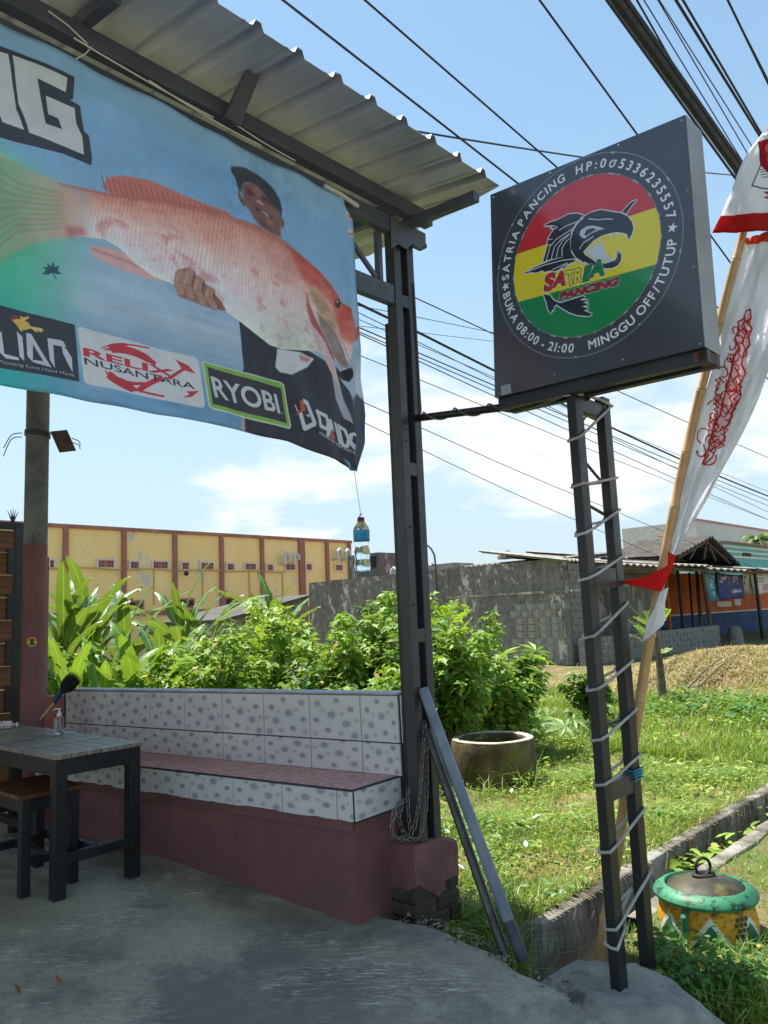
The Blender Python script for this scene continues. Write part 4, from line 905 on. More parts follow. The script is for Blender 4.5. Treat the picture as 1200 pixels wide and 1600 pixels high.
MB().lathe(bcw, [(0, .014 * s_), (.128 * s_, .018 * s_), (.14 * s_, .05 * s_), (.14 * s_, .16 * s_), (.13 * s_, .2 * s_), (.13 * s_, .24 * s_), (.14 * s_, .27 * s_), (.14 * s_, .35 * s_), (.0, .352 * s_)], 28).mk('water', m_water, bottle, True)
lab = M('blue_label', rgb(30, 150, 186), rgb(20, 120, 160), 14, .45, .6, .4, 0, c3=rgb(214, 226, 232), scale3=26, lo3=.6, hi3=.64)
MB().lathe(bcw, [(.1492 * s_, .56 * s_), (.1502 * s_, .755 * s_)], 28).mk('label', lab, bottle, True)
MB().lathe(bcw, [(.064 * s_, .935 * s_), (.066 * s_, .94 * s_), (.066 * s_, .985 * s_), (.06 * s_, .99 * s_), (0, .99 * s_)], 20).mk('cap', M('navy_cap', rgb(28, 36, 70), rough=.4, bump=0), bottle, True)
MB().lathe(bcw, [(.068 * s_, .905 * s_), (.069 * s_, .93 * s_)], 20).mk('neck_ring', M('red_ring', rgb(170, 50, 50), rough=.5, bump=0), bottle, True)
st = thing('hanging_string', bcw + W * BH, 'thin string between the banner corner and the hanging bottle', 'string')
hp_ = S(BU + .0, hk[0], hk[1] + .012)
MB().tube([hp_, (hp_ + bcw + W * BH) / 2 + U * .004 + V * .006, bcw + W * (BH + .012)], .0018, 6).mk('strand', m_string, st, True)
MB().tube([bcw + W * (BH - .02) - V * .022, bcw + W * (BH + .012), bcw + W * (BH + .016) + V * .01], .003, 6).mk('knot', M('red_twine', rgb(190, 60, 54), rough=.8, bump=0), st, True)

# ================================================================ square sign on its stand
TLq, BLq, TRq, BRq = PV(767, 305, SVP), PV(774, 622, SVP), PV(1071, 180, SVP), PV(1101, 542, SVP)
sg = thing('shop_sign', S(1.45, 2.93, 2.25), 'black square shop sign with a round red, yellow and green fish emblem', 'sign')
n_ = 12; a_, b_ = np.meshgrid(np.linspace(0, 1, n_), np.linspace(0, 1, n_), indexing='ij')
def sq(a, b): return (TLq * (1 - a) + TRq * a) * (1 - b) + (BLq * (1 - a) + BRq * a) * b
q_ = np.array([[sq(a, b) for b in np.linspace(0, 1, n_)] for a in np.linspace(0, 1, n_)])
face = q_[..., :1] * U + SVP * V + q_[..., 2:] * W
fuv = np.stack([(-q_[..., 0] + 1.99) / 1.05, (q_[..., 2] - 2.2) / 1.06], -1)
mk('sign_face', (face - V * .004).reshape(-1, 3), grid(n_, n_)[:, ::-1], printmat('sign_vinyl', IMG_SIGN, .22, .55, coat=.6, bump=.02), sg, True, uv=fuv.reshape(-1, 2))
m_box = M('sign_box_black', rgb(54, 56, 63), rgb(46, 48, 55), 4, rough=.4, bump=.06); m_alu = M('weathered_aluminium', rgb(158, 162, 164), rgb(140, 146, 150), 4, rough=.5, bump=.1, metal=.1)
cr = [sq(0, 0), sq(1, 0), sq(1, 1), sq(0, 1)]; TH = .155
f4 = [q[0] * U + SVP * V + q[2] * W for q in cr]; b4 = [p + V * TH for p in f4]
MB().add(f4 + b4, [(0, 1, 2, 3), (7, 6, 5, 4), (0, 4, 5, 1), (2, 6, 7, 3), (3, 7, 4, 0)]).mk('cabinet', m_box, sg, bev=.003)
MB().add([f4[1] - V * .001, f4[2] - V * .001, b4[2], b4[1]] + [p - U * .003 for p in (f4[1] - V * .001, f4[2] - V * .001, b4[2], b4[1])], [(0, 1, 2, 3), (7, 6, 5, 4), (0, 4, 5, 1), (1, 5, 6, 2), (2, 6, 7, 3), (3, 7, 4, 0)]).mk('side_panel', m_alu, sg)
dn = unit(f4[3] - f4[0])
for k, (x, y) in enumerate(((.02, .02), (.35, .015), (.7, .015), (.985, .02), (.985, .33), (.985, .66), (.985, .985), (.66, .97), (.33, .96), (.03, .985))):
    q = sq(x, y); MB().lathe(q[0] * U + (SVP - .004) * V + q[2] * W, [(.0045, 0), (.004, .003), (0, .004)], 8, -V).mk('screw', m_alu, sg)
MB().add(*(lambda o, e1, e2, e3: ([o, o + e1, o + e1 + e2, o + e2, o + e3, o + e1 + e3, o + e1 + e2 + e3, o + e2 + e3], [(3, 2, 1, 0), (4, 5, 6, 7), (0, 1, 5, 4), (1, 2, 6, 5), (2, 3, 7, 6), (3, 0, 4, 7)]))(f4[3] + V * .02 - W * .05, -U * (cr[3][0] - cr[2][0]) + W * (cr[2][2] - cr[3][2]), V * .04, W * .05)).mk('base_rail', m_box, sg, bev=.002)
MB().add(*(lambda o, e1, e2, e3: ([o, o + e1, o + e1 + e2, o + e2, o + e3, o + e1 + e3, o + e1 + e2 + e3, o + e2 + e3], [(3, 2, 1, 0), (4, 5, 6, 7), (0, 1, 5, 4), (1, 2, 6, 5), (2, 3, 7, 6), (3, 0, 4, 7)]))(f4[3] + V * .11 - W * .05, -U * (cr[3][0] - cr[2][0]) + W * (cr[2][2] - cr[3][2]), V * .04, W * .05)).mk('base_rail', m_box, sg, bev=.002)
m_rust = M('rusty_bracket', rgb(120, 74, 56), rgb(70, 66, 62), 12, rough=.85, bump=.4)
MB().ob(f4[2] + U * .002 + V * .02 - W * .045, U * .05, V * .1, W * .043).mk('corner_bracket', m_rust, sg, bev=.003)
MB().ob(f4[3] - U * .09 - V * .012 - W * .0, U * .05, V * .012, W * .045).mk('corner_bracket', m_alu, sg, bev=.003)
# stand: two channels, rungs and a head bar
stand = thing('sign_stand', S(1.59, 3.05, -.2), 'pair of black steel channels with rungs holding up the square sign', 'stand')
def foot(px, py, z): return PZ(px, py, z)
LG = []
for (v_, px, py) in ((2.905, 963, 1540), (3.15, 1007, 1512)):
    q = PZ(px, py, -.2); LG.append((q[0], q[1]))
def legbox(name, u0, u1, v0, v1, z0, z1, m): return MB().bx(u0, u1, v0, v1, z0, z1).mk(name, m, stand, bev=.003)
for v0 in (2.898, 3.150):
    legbox('channel', 1.570, 1.612, v0, v0 + .066, -.30, 2.2 if v0 < 3 else 2.235, m_steel if False else m_black)
MB().bx(1.574, 1.608, 2.9645, 3.1495, 2.135, 2.2).mk('head_bar', m_steel, stand, bev=.002)
for z0, h_ in ((.525, .075), (1.38, .085)): MB().bx(1.573, 1.609, 2.9645, 3.1495, z0, z0 + h_).mk('rung', m_steel, stand, bev=.002)
for (za, zb) in ((1.94, 1.84), (1.74, 1.70), (.82, .82)): MB().tube([S(1.60, 2.965, za), S(1.60, 3.149, zb)], .007, 6).mk('brace_rod', m_steel, stand)
MB().tube([S(1.57, 3.0, 2.2), S(1.57, 3.05, 2.24)], .016, 8).mk('head_stub', m_black, stand)
# white light rope wound up round both channels
rp = thing('rope_light', S(1.59, 3.05, .1), 'grey-white light rope wound in a spiral round the sign stand', 'rope light')
def z_at(px, py, v_): return PV(px, py, v_)[2]
turns = [((889, 688), (953, 634)), ((894, 760), (961, 746)), ((898, 836), (965, 796)), ((904, 906), (970, 868)), ((911, 996), (977, 942)), ((917, 1078), (983, 1034)), ((922, 1156), (988, 1110)), ((928, 1226), (993, 1182)), ((934, 1330), (1002, 1266)), ((943, 1450), (1012, 1366))]
pts = []
for (l_, r_) in turns:
    zl = PV(l_[0], l_[1], 2.89)[2]; zr = PU(r_[0], r_[1], 1.565)[2]
    nt2 = turns[min(turns.index((l_, r_)) + 1, len(turns) - 1)]; nz2 = (PV(*nt2[0], 2.89)[2] + PU(*nt2[1], 1.565)[2]) / 2 + .01
    nx = PV(*turns[min(turns.index((l_, r_)) + 1, len(turns) - 1)][0], 2.89)[2]
    pts += [S(1.612, 2.890, zl - .004), S(1.590, 2.889, zl), S(1.566, 2.891, zl + .004), S(1.5635, 2.9, zl + .008), S(1.5635, 2.964, zl + (zr - zl) * .22), S(1.5635, 3.15, zl + (zr - zl) * .8), S(1.5635, 3.214, zr), S(1.567, 3.222, zr + .002), S(1.59, 3.2235, zr), S(1.612, 3.222, zr - .004), S(1.6185, 3.21, zr - .01), S(1.6185, 3.19, nz2 + .03), S(1.6185, 3.15, nz2), S(1.6185, 2.96, nz2 - .03), S(1.6185, 2.91, nx + .01)]
def cat(pts, n=5):
    P_ = [pts[0]] + list(pts) + [pts[-1]]; o = []
    for i in range(1, len(P_) - 2):
        for t in np.linspace(0, 1, n, endpoint=False):
            a, b, c, d = P_[i - 1], P_[i], P_[i + 1], P_[i + 2]
            o.append(.5 * (2 * b + (c - a) * t + (2 * a - 5 * b + 4 * c - d) * t * t + (3 * b - a - 3 * c + d) * t ** 3))
    return o + [pts[-1]]
head = [S(1.75, 2.885, 2.235), S(1.66, 2.885, 2.205), S(1.6, 2.89, 2.2), S(1.566, 2.95, 2.205), S(1.562, 3.1, 2.21), S(1.563, 3.222, 2.2), S(1.62, 3.1, 2.16)]
z0_ = PV(943, 1478, 2.89)[2]
tail_ = [S(1.6185, 2.97, z0_ + .05), S(1.6185, 2.892, z0_ + .01), S(1.59, 2.8895, z0_), S(1.5655, 2.891, z0_), S(1.5635, 2.964, z0_ + .06)]
rpts = [np.array(p) for p in head + pts[:-2] + tail_]; rmb = MB()
for a, b in zip(rpts[:-1], rpts[1:]):
    if np.linalg.norm(b - a) > 1e-4: rmb.tube([a - unit(b - a) * .002, b + unit(b - a) * .002], .0062, 7)
rmb.mk('rope_tube', M('dirty_tube', rgb(186, 180, 170), rgb(150, 146, 140), 9, rough=.45, bump=.1), rp, True)
tie = thing('blue_tie', S(1.59, 3.18, .6), 'light blue plastic string tied round the right channel of the stand', 'tie')
for z in (.575, .588, .600, .612): MB().tube([S(1.562, 3.142, z), S(1.562, 3.224, z + .003), S(1.62, 3.224, z), S(1.62, 3.142, z + .002)], .0045, 6, closed=True).mk('string_loop', M('blue_string', rgb(76, 150, 170), rgb(50, 120, 140), 9, rough=.6, bump=0) if z < .58 else bpy.data.materials['blue_string'], tie, True)
# support arm from the post to the sign, cable twisted round it
arm = thing('support_arm', S(2.2, 2.98, 2.27), 'black pipe arm between the steel post and the square sign', 'pipe arm')
pa, pb_ = S(2.6, 3.07, 2.335), S(1.80, 2.94, 2.215)
MB().tube([pa, pb_], .019, 10).mk('arm_pipe', m_black, arm, True)
cab = thing('twisted_cable', S(2.2, 2.98, 2.25), 'grey cable twisted loosely round the support arm below the sign', 'cable')
cp = []
for i in range(60):
    t = i / 59; o = pa + (pb_ - pa) * t; a = t * 2 * math.pi * 3.4; r = .024 + .004 * math.sin(t * 23)
    cp.append(o + V * math.cos(a) * r + W * math.sin(a) * r)
cp = [S(2.5945, 3.098, 3.1), S(2.5945, 3.102, 2.72), S(2.5945, 3.104, 2.5), S(2.592, 3.104, 2.38)] + cp + [S(1.78, 2.9, 2.185), S(1.7, 2.88, 2.185), S(1.62, 2.885, 2.195)]
MB().tube(cp, .0045, 6).mk('cable_sheath', M('grey_cable', rgb(96, 92, 90), rough=.6, bump=0), cab, True)

# ================================================================ bamboo pole and festival flags
BV = 3.27
PC = [(938, 1490), (965, 1330), (985, 1190), (1000, 1092), (1013, 1010), (1039, 868), (1063, 747), (1091, 626), (1110, 555), (1126, 495), (1160, 369), (1185, 275), (1220, 140)]
PQ = np.array([PV(*p, BV) for p in PC]); b0 = PQ[0]
pole = thing('bamboo_pole', S(*b0), 'leaning bamboo flag pole tied behind the black sign stand', 'pole')
PT = (PQ[:, 2] - PQ[0, 2]) / (PQ[10, 2] - PQ[0, 2])
def bpt(t): return S(np.interp(t, PT, PQ[:, 0]) + min(t, 0) * .1, BV, PQ[0, 2] + t * (PQ[10, 2] - PQ[0, 2]))
m_bam = M('dry_bamboo', rgb(196, 160, 110), rgb(170, 130, 84), 5, rough=.45, bump=.1, c3=rgb(130, 96, 62), scale3=6, lo3=.58, hi3=.75, spec=.5)
nodes_ = [-.05, .05, .155, .26, .365, .46, .545, .64, .715, .80, .885, .97, 1.06, 1.15]
for i in range(len(nodes_) - 1):
    ta, tb_ = nodes_[i], nodes_[i + 1]; r0 = .026 - .010 * max(ta, 0)
    ps = [bpt(ta + (tb_ - ta) * x) for x in (0, .012, .04, .5, .96, .985, 1)]; rs = [r0 * 1.02, r0 * 1.17, r0, r0 * .985, r0 * .99, r0 * 1.08, r0 * .96]
    MB().tube(ps, rs, 14).mk('culm', m_bam, pole, True)
FV = 3.30
FX = Paint(960, 1270, -1020, -190, 620, (246, 246, 248)); fpx = lambda pts: [np.array([x, -y]) for x, y in pts]
FX.a += (vnoise(FX.X / 40, FX.Y / 60) * .012)[..., None]
rdd = (206, 62, 64)
FX.poly(fpx([(1110, 342), (1160, 338), (1215, 332), (1280, 320), (1280, 356), (1215, 362), (1150, 366), (1115, 370)]), (206, 52, 50))
FX.poly(fpx([(1188, 225), (1192, 262), (1205, 275), (1235, 285), (1275, 280), (1275, 215), (1230, 205)]), (196, 40, 52))
FX.line(fpx([(1188, 225), (1191, 260), (1178, 294), (1205, 298), (1240, 296)]), 1.6, (60, 54, 60)); 
for i in range(4): FX.line(fpx([(1190 + i, 268 + i * 4), (1202, 267 + i * 4)]), .9, (70, 64, 70))
FX.poly(fpx([(1194, 302), (1230, 300), (1230, 314), (1206, 312), (1194, 311), (1204, 307)]), (190, 60, 70))
FX.poly(fpx([(1164, 372), (1215, 356), (1240, 372), (1225, 378), (1168, 384)]), (222, 96, 60), .95, blur=1)
def rl(pts, w=2.2): FX.line(fpx(pts), w, rdd, .95)
# carved-looking dragon ornament in red outline
rl([(1176, 486), (1168, 488), (1164, 500), (1156, 505), (1158, 518), (1152, 530), (1158, 545), (1150, 560), (1146, 580), (1140, 600), (1134, 625), (1128, 650), (1118, 665), (1112, 690), (1106, 710), (1100, 726)], 2.6)
rl([(1176, 486), (1176, 500), (1170, 506), (1178, 515), (1172, 528), (1174, 540), (1164, 552), (1160, 570), (1166, 585), (1156, 600), (1160, 620), (1148, 640), (1142, 660), (1134, 672), (1136, 690), (1124, 700), (1118, 716), (1104, 728)], 2.6)
FX.poly(fpx([(1176, 486), (1160, 505), (1150, 560), (1134, 625), (1112, 690), (1100, 726), (1124, 700), (1148, 640), (1166, 585), (1176, 510)]), rdd, .16, blur=2)
for i in range(26):
    t = i / 25; x, y = 1168 - 66 * t + 9 * math.sin(i * 2.3), 500 + 215 * t; r2 = 5 + 4 * math.sin(i * 1.7) ** 2 + 5 * t; an = np.linspace(i, i + 4.6, 12); rl([(x + r2 * (1 - (a - i) / 7) * math.cos(a), y + 1.25 * r2 * (1 - (a - i) / 7) * math.sin(a)) for a in an], 1.7)
rl([(1168, 500), (1162, 512), (1168, 522), (1162, 536), (1166, 548)], 1.8); rl([(1150, 575), (1156, 585), (1148, 596), (1152, 610), (1142, 622), (1146, 636), (1136, 648)], 2.0)
for cx_2, cy_2, r2 in ((1124, 668, 8), (1116, 650, 6), (1136, 640, 6), (1112, 690, 5), (1126, 690, 4), (1150, 560, 6), (1166, 518, 5), (1144, 606, 5), (1128, 628, 5), (1158, 590, 4)):
    an = np.linspace(0, 5.4, 14); rl([(cx_2 + r2 * (1 - a / 9) * math.cos(a), cy_2 + 1.3 * r2 * (1 - a / 9) * math.sin(a)) for a in an], 1.7)
for i in range(13):
    t = i / 12; x, y = 1128 - 6 * t, 590 + 110 * t; rl([(x, y), (x - 8, y + 5), (x - 2, y + 11)], 1.8)
for i in range(9):
    t = i / 8; x, y = 1152 - 26 * t, 600 + 90 * t; rl([(x, y), (x + 9, y + 6), (x + 1, y + 12)], 1.8)
rl([(1112, 700), (1104, 712), (1098, 726), (1106, 722), (1112, 712)], 2); rl([(1135, 600), (1128, 592), (1126, 604), (1122, 612)], 2)
IMG_FLAG = FX.image('flag_print')
m_flag = printmat('festival_cloth', IMG_FLAG, .6, .3, trans=.6, bump=.5)
m_redc, t_, b_ = newmat('red_cloth'); b_.inputs['Base Color'].default_value = rgb(230, 40, 36); b_.inputs['Roughness'].default_value = .6
mx_ = nd(t_, 'ShaderNodeMixShader', {0: .55, 1: b_.outputs[0], 2: nd(t_, 'ShaderNodeBsdfTranslucent', {0: rgb(240, 46, 36)}).outputs[0]}); t_.links.new(mx_.outputs[0], t_.nodes['Material Output'].inputs[0])
def cloth(name, left, right, n, m, mid, wav, par, FV=FV):
    """cloth spanned between two drawn edges, rippling along the wind"""
    def res(p, k):
        p = np.array(p, float); d = np.r_[0, np.cumsum(np.linalg.norm(np.diff(p, axis=0), axis=1))]; t = np.linspace(0, d[-1], k); return np.stack([np.interp(t, d, p[:, i]) for i in (0, 1)], 1)
    a, b = res(left, n), res(right, n); pp_ = []; uv = []
    for j in range(mid):
        s = j / (mid - 1); q = a * (1 - s) + b * s
        for i in range(n):
            x, y = q[i]; w_ = wav * (math.sin(s * 7 + i * .22) * s + .4 * math.sin(s * 15 - i * .33) + .35 * math.sin(s * 31 + i * .5 + 3 * s * s)) 
            pt = PV(x, y, FV); pp_.append(S(pt[0], FV - .02 + w_, pt[2])); uv.append(((x - 960) / 310, (-y + 1020) / 830))
    o = mk(name, np.array(pp_), grid(mid, n), m, par, True, uv=uv)
    md = o.modifiers.new('thickness', 'SOLIDIFY'); md.thickness = .001; return o
flag = thing('festival_flag', S(PV(1140, 900, FV)[0], FV, PV(1140, 1000, FV)[2]), 'tall white festival flag with red ornament hanging down the bamboo pole', 'flag')
cloth('flag_cloth', [(1166, 374), (1152, 430), (1132, 505), (1110, 600), (1086, 690), (1064, 780), (1048, 850), (1044, 872)], [(1262, 350), (1246, 440), (1224, 540), (1190, 620), (1154, 695), (1114, 764), (1080, 824), (1053, 878)], 44, m_flag, 18, .018, flag)
cloth('flag_tail', [(1034, 926), (1026, 950), (1014, 972), (1012, 985), (1006, 1003)], [(1046, 918), (1041, 940), (1041, 975), (1030, 984), (1010, 1003)], 14, m_flag, 8, .008, flag, 3.24)
pen = thing('red_pennant', S(PV(1030, 900, FV)[0], FV, PV(1030, 925, FV)[2]), 'small red triangular pennant tied to the foot of the white flag', 'pennant')
cloth('pennant_cloth', [(1047, 862), (1046, 884), (1010, 902), (976, 908)], [(1058, 868), (1054, 884), (1036, 925), (976, 911)], 20, m_redc, 8, .004, pen, 3.238)
fl2 = thing('flag_head', S(PV(1160, 300, FV)[0], FV, PV(1160, 370, FV)[2]), 'white flag end with a red border and badge blown over the pole top', 'flag')
cloth('flag_cloth', [(1193, 212), (1172, 240), (1155, 275), (1138, 315), (1128, 345), (1116, 367)], [(1262, 190), (1268, 230), (1262, 275), (1258, 310), (1256, 340), (1250, 361)], 26, m_flag, 16, .012, fl2, 3.235)

# ================================================================ leaning pipes and chain
m_galv = M('galvanised_pipe', rgb(98, 97, 94), rgb(70, 69, 66), 6, rough=.35, bump=.12, bscale=60, metal=.55, c3=rgb(70, 66, 62), scale3=18, lo3=.62, hi3=.74)
m_pvc = M('grey_pvc', rgb(134, 142, 154), rgb(110, 118, 132), 4, rough=.45, bump=.08, c3=rgb(70, 74, 82), scale3=14, lo3=.62, hi3=.74)
m_dk = M('dark_sleeve', rgb(74, 78, 84), rgb(60, 62, 66), 8, rough=.5)
pA0, pA1 = onZ(818, 1502, -.17), S(*PU(661, 1077, 2.59))
pB0, pB1 = onZ(790, 1494, -.16), S(*PU(668, 1142, 2.58))
pg = thing('grey_pipe', pA0, 'longer blue-grey plastic pipe leaning on the steel post', 'pipe', 'pipes leaning on the post')
d_ = unit(pA1 - pA0); L_ = np.linalg.norm(pA1 - pA0)
def hollow(a, b, r, ri, name, m, par):
    t = unit(b - a); l = np.linalg.norm(b - a); MB().lathe(a, [(ri, .002), (r, 0), (r, l * .3), (r, l * .7), (r, l), (ri, l), (ri, l - .08), (0, l - .08)], 18, t).mk(name, m, par, True)
hollow(pA0 + d_ * .14, pA1, .0265, .0225, 'pipe_wall', m_pvc, pg); hollow(pA0, pA0 + d_ * .16, .028, .024, 'sleeve', m_dk, pg)
pg2 = thing('steel_pipe', pB0, 'shorter dull galvanised pipe leaning on the post below the chain', 'pipe', 'pipes leaning on the post')
hollow(pB0, pB1, .022, .018, 'pipe_wall', m_galv, pg2)
chain = thing('steel_chain', S(2.57, 2.96, .21), 'galvanised steel chain hooked on the post and heaped on the pedestal', 'chain')
m_ch = M('chain_steel', rgb(150, 146, 138), rgb(104, 100, 94), 30, rough=.45, bump=.1, metal=.7)
def lk_mesh():
    a = [np.array([math.cos(t) * .0085, math.sin(t) * .0085 + (.0105 if math.sin(t) >= 0 else -.0105), 0]) for t in np.linspace(0, 2 * math.pi, 12, endpoint=False)]
    mb = MB(); mb.tube(a, .0026, 5, closed=True); me = bpy.data.meshes.new('link'); me.from_pydata(mb.v, [], mb.f); me.materials.append(m_ch)
    for p in me.polygons: p.use_smooth = True
    return me
LM = lk_mesh()
def chainrun(pts):
    pts = [np.asarray(p, float) for p in pts]; d = np.r_[0, np.cumsum([np.linalg.norm(b - a) for a, b in zip(pts[:-1], pts[1:])])]; k = 0; s = .012
    pa_ = np.array(pts)
    while s < d[-1]:
        f = lambda x: np.array([np.interp(x, d, pa_[:, i]) for i in range(3)])
        p = f(s); t = unit(f(min(s + .01, d[-1])) - f(max(s - .01, 0))); n = unit(np.cross(t, [.3, .2, .9] if abs(t[2]) < .9 else U)); n2 = np.cross(t, n)
        x_, z_ = (n, n2) if k % 2 else (n2, -n)
        o = link('link', LM, chain, p); o.rotation_euler = Matrix((x_, t, np.cross(x_, t))).transposed().to_euler(); s += .0315; k += 1
def cpx(pts, u0=2.59): return cat([S(*(PU(x, y, u0 - .0 + dz))) for x, y, dz in pts], 6)
chainrun(cpx([(663, 1128, -.0), (662, 1160, -.012), (658, 1215, -.012), (655, 1250, -.014), (648, 1290, -.014), (644, 1305, -.02)]))
chainrun(cpx([(665, 1134, 0), (667, 1190, -.008), (667, 1240, -.008), (664, 1275, -.012), (656, 1305, -.016), (650, 1312, -.02)]))
chainrun(cpx([(637, 1232, 0), (638, 1270, -.008), (640, 1300, -.016), (632, 1310, -.02), (616, 1305, -.02), (612, 1290, -.016), (618, 1262, -.012), (628, 1256, -.012), (624, 1278, -.012), (630, 1300, -.016), (642, 1308, -.02)]))
chainrun(cpx([(634, 1250, -.004), (622, 1258, -.01), (614, 1285, -.014), (613, 1305, -.02), (624, 1312, -.026), (640, 1312, -.026), (652, 1308, -.024)]))

# ================================================================ things on and behind the table
bq = onZ(92, 1147, tz) + W * .001
disp = thing('pump_bottle', bq, 'clear pump bottle standing on the table corner', 'bottle')
k_ = .058 / 1.0
MB().lathe(bq, [(0, .002), (.026, 0), (.029, .004), (.029, .085), (.027, .096), (.013, .104), (.012, .11)], 24).mk('bottle_body', m_pet, disp, True)
MB().lathe(bq, [(0, .004), (.0265, .005), (.0265, .03), (0, .0305)], 24).mk('gel', m_water, disp, True)
m_wp = M('white_plastic', rgb(214, 216, 216), rough=.4, bump=0)
MB().lathe(bq, [(.0135, .106), (.0135, .124), (.006, .126), (.005, .146), (.011, .147), (.011, .153), (0, .154)], 16).mk('pump', m_wp, disp, True)
MB().tube([bq + W * .150, bq + W * .151 - tv * .03 - tu * .004, bq + W * .145 - tv * .036], .004, 8).mk('spout', m_wp, disp, True)
MB().tube([bq + W * .106, bq + W * .01 + tv * .012], .0018, 6).mk('dip_tube', m_wp, disp, True)
lq = [bq - unit(bq - CAM) * np.array([1, 1, 0]) * 0 + (np.array([-.2, -.98, 0]) * .0297) + W * z + np.array([.98, -.2, 0]) * x for x, z in ((-.012, .04), (.004, .048), (.012, .06), (.002, .058))]
wrq = onZ(-4, 1140, tz) + W * .026; wv = unit(np.array([.97, .12, 0]))
wrap = thing('cup_sleeve', wrq - W * .025, 'plastic sleeve of white cups with pink dots lying on the table', 'cups')
m_wr = M('dotted_wrap', rgb(222, 216, 216), rgb(206, 198, 200), 12, rough=.3, bump=.1)
def dots(m):
    t = m.node_tree; b = t.nodes['Principled BSDF']; co = nd(t, 'ShaderNodeTexCoord').outputs['Object']
    vo = nd(t, 'ShaderNodeTexVoronoi', {0: co, 'Scale': 52., 'Randomness': .35}).outputs['Distance']
    c0 = b.inputs['Base Color'].links[0].from_socket
    t.links.new(mixrgb(t, ramp(t, vo, .36, .30), c0, rgb(200, 70, 96)), b.inputs['Base Color'])
dots(m_wr)
MB().lathe(wrq - wv * .12, [(0, 0), (.026, .003), (.0265, .08), (.025, .2), (.022, .208), (.008, .222)], 18, wv).mk('sleeve_body', m_wr, wrap, True)
tw = MB().lathe(wrq + wv * .095, [(.007, 0), (.006, .012), (.016, .03), (.013, .036)], 9, wv, wob=lambda q, h: .35 * math.sin(q * 3) if h > .02 else 0).mk('twisted_end', m_wr, wrap, True)
# bottle brush / feather duster leaning on the low wall
dy = 5.15
d0, d1, d2, d3 = (onY(63, 1124, dy), onY(86, 1096, dy), onY(97, 1078, dy), onY(116, 1055, dy))
dus = thing('feather_duster', d0, 'black feather duster with a blue wrapped grip leaning beside the pole', 'duster')
MB().tube([d0, d1], .007, 8).mk('handle', M('cane', rgb(190, 150, 110), rough=.6), dus, True)
MB().tube([d1 - (d2 - d1) * .1, d1 + (d2 - d1) * .5, d2], [.014, .02, .017], 10).mk('grip', M('blue_wrap', rgb(20, 74, 96), rgb(14, 40, 60), 20, rough=.5), dus, True)
bv, bf = [], []
rd = np.random.default_rng(5); ax_d = unit(d3 - d2); s1_ = unit(np.cross(ax_d, W)); s2_ = np.cross(ax_d, s1_); ln = np.linalg.norm(d3 - d1)
for i in range(900):
    a = rd.uniform(0, 6.28); r = rd.uniform(0, 1) ** .5; st_ = d1 + (d3 - d1) * rd.uniform(.28, .5); en = d1 + ax_d * ln * rd.uniform(.75, 1.12) + (s1_ * math.cos(a) + s2_ * math.sin(a)) * r * .055
    w0 = unit(np.cross(en - st_, rd.normal(size=3))) * .0022; n = len(bv); md = (st_ + en) / 2 + (s1_ * math.cos(a) + s2_ * math.sin(a)) * r * .018
    bv += [st_ - w0, st_ + w0, md + w0, en, md - w0]; bf += [(n, n + 1, n + 2, n + 4), (n + 4, n + 2, n + 3)]
mk('bristles', bv, bf, M('black_feather', rgb(36, 36, 38), rgb(60, 58, 56), 20, rough=.7, bump=0), dus)

# ================================================================ round porch pole, its board, sticker
pq = onY(54, 1150, 5.62); ptp = onY(57, 560, 5.62)
RP = .083
rpole = thing('round_pole', np.array([pq[0], 5.62, -.05]), 'round porch pole painted plum below and bare grey concrete above', 'pole')
zs = onY(55, 852, 5.62)[2]; pc = np.array([(pq[0] + ptp[0]) / 2 + .0, 5.62, 0])
m_gp = M('weathered_grey_pole', rgb(122, 122, 116), rgb(90, 92, 90), 5, rough=.8, bump=.3, bscale=30, c3=rgb(70, 60, 52), scale3=9, lo3=.58, hi3=.7, st3=(1, 1, .25))
MB().lathe(pc + W * -.05, [(RP * 1.04, 0), (RP, .5), (RP, zs + .05 + .0)], 36, cap0=True).mk('painted_shaft', m_plum, rpole, True)
MB().lathe(pc + W * (zs - .04), [(RP * .985, 0), (RP * .975, .7), (RP * .96, 2.3), (0, 2.3)], 36).mk('bare_shaft', m_gp, rpole, True)
edge_ = MB(); an = np.linspace(0, 2 * math.pi, 72, endpoint=False)
mk('paint_edge', [pc + (np.array([math.cos(a), math.sin(a), 0]) * RP * 1.0005) + W * (zs - .002) for a in an] + [pc + (np.array([math.cos(a), math.sin(a), 0]) * RP * .99) + W * (zs + .006 + .012 * vnoise(a * 4, a * 9)) for a in an], [(i, (i + 1) % 72, 72 + (i + 1) % 72, 72 + i) for i in range(72)], m_plum, rpole, True)
fr_ = unit(CAM * [1, 1, 0] - pc * [1, 1, 0]); rt_ = np.array([fr_[1], -fr_[0], 0]); rt_ = rt_ if rt_[0] > 0 else -rt_
SK = Paint(-1, 1, -1, 1, 96, (200, 180, 60)); dd_ = np.hypot(SK.X, SK.Y)
SK.put((dd_ < .8).astype(float), (190, 50, 50)); SK.put(((dd_ < .8) & (SK.Y < .25)).astype(float), (220, 190, 60)); SK.put(((dd_ < .8) & (SK.Y < -.25)).astype(float), (40, 120, 70))
SK.poly([(-.45, -.2), (-.1, .45), (.4, .4), (.55, .1), (.15, .1), (.5, -.25), (.1, -.4), (-.2, -.15)], (50, 40, 40))
IMG_ST = SK.image('sticker_print')
zc = onY(50, 1003, 5.55)[2]; off = -.012; stv = []; stu = []
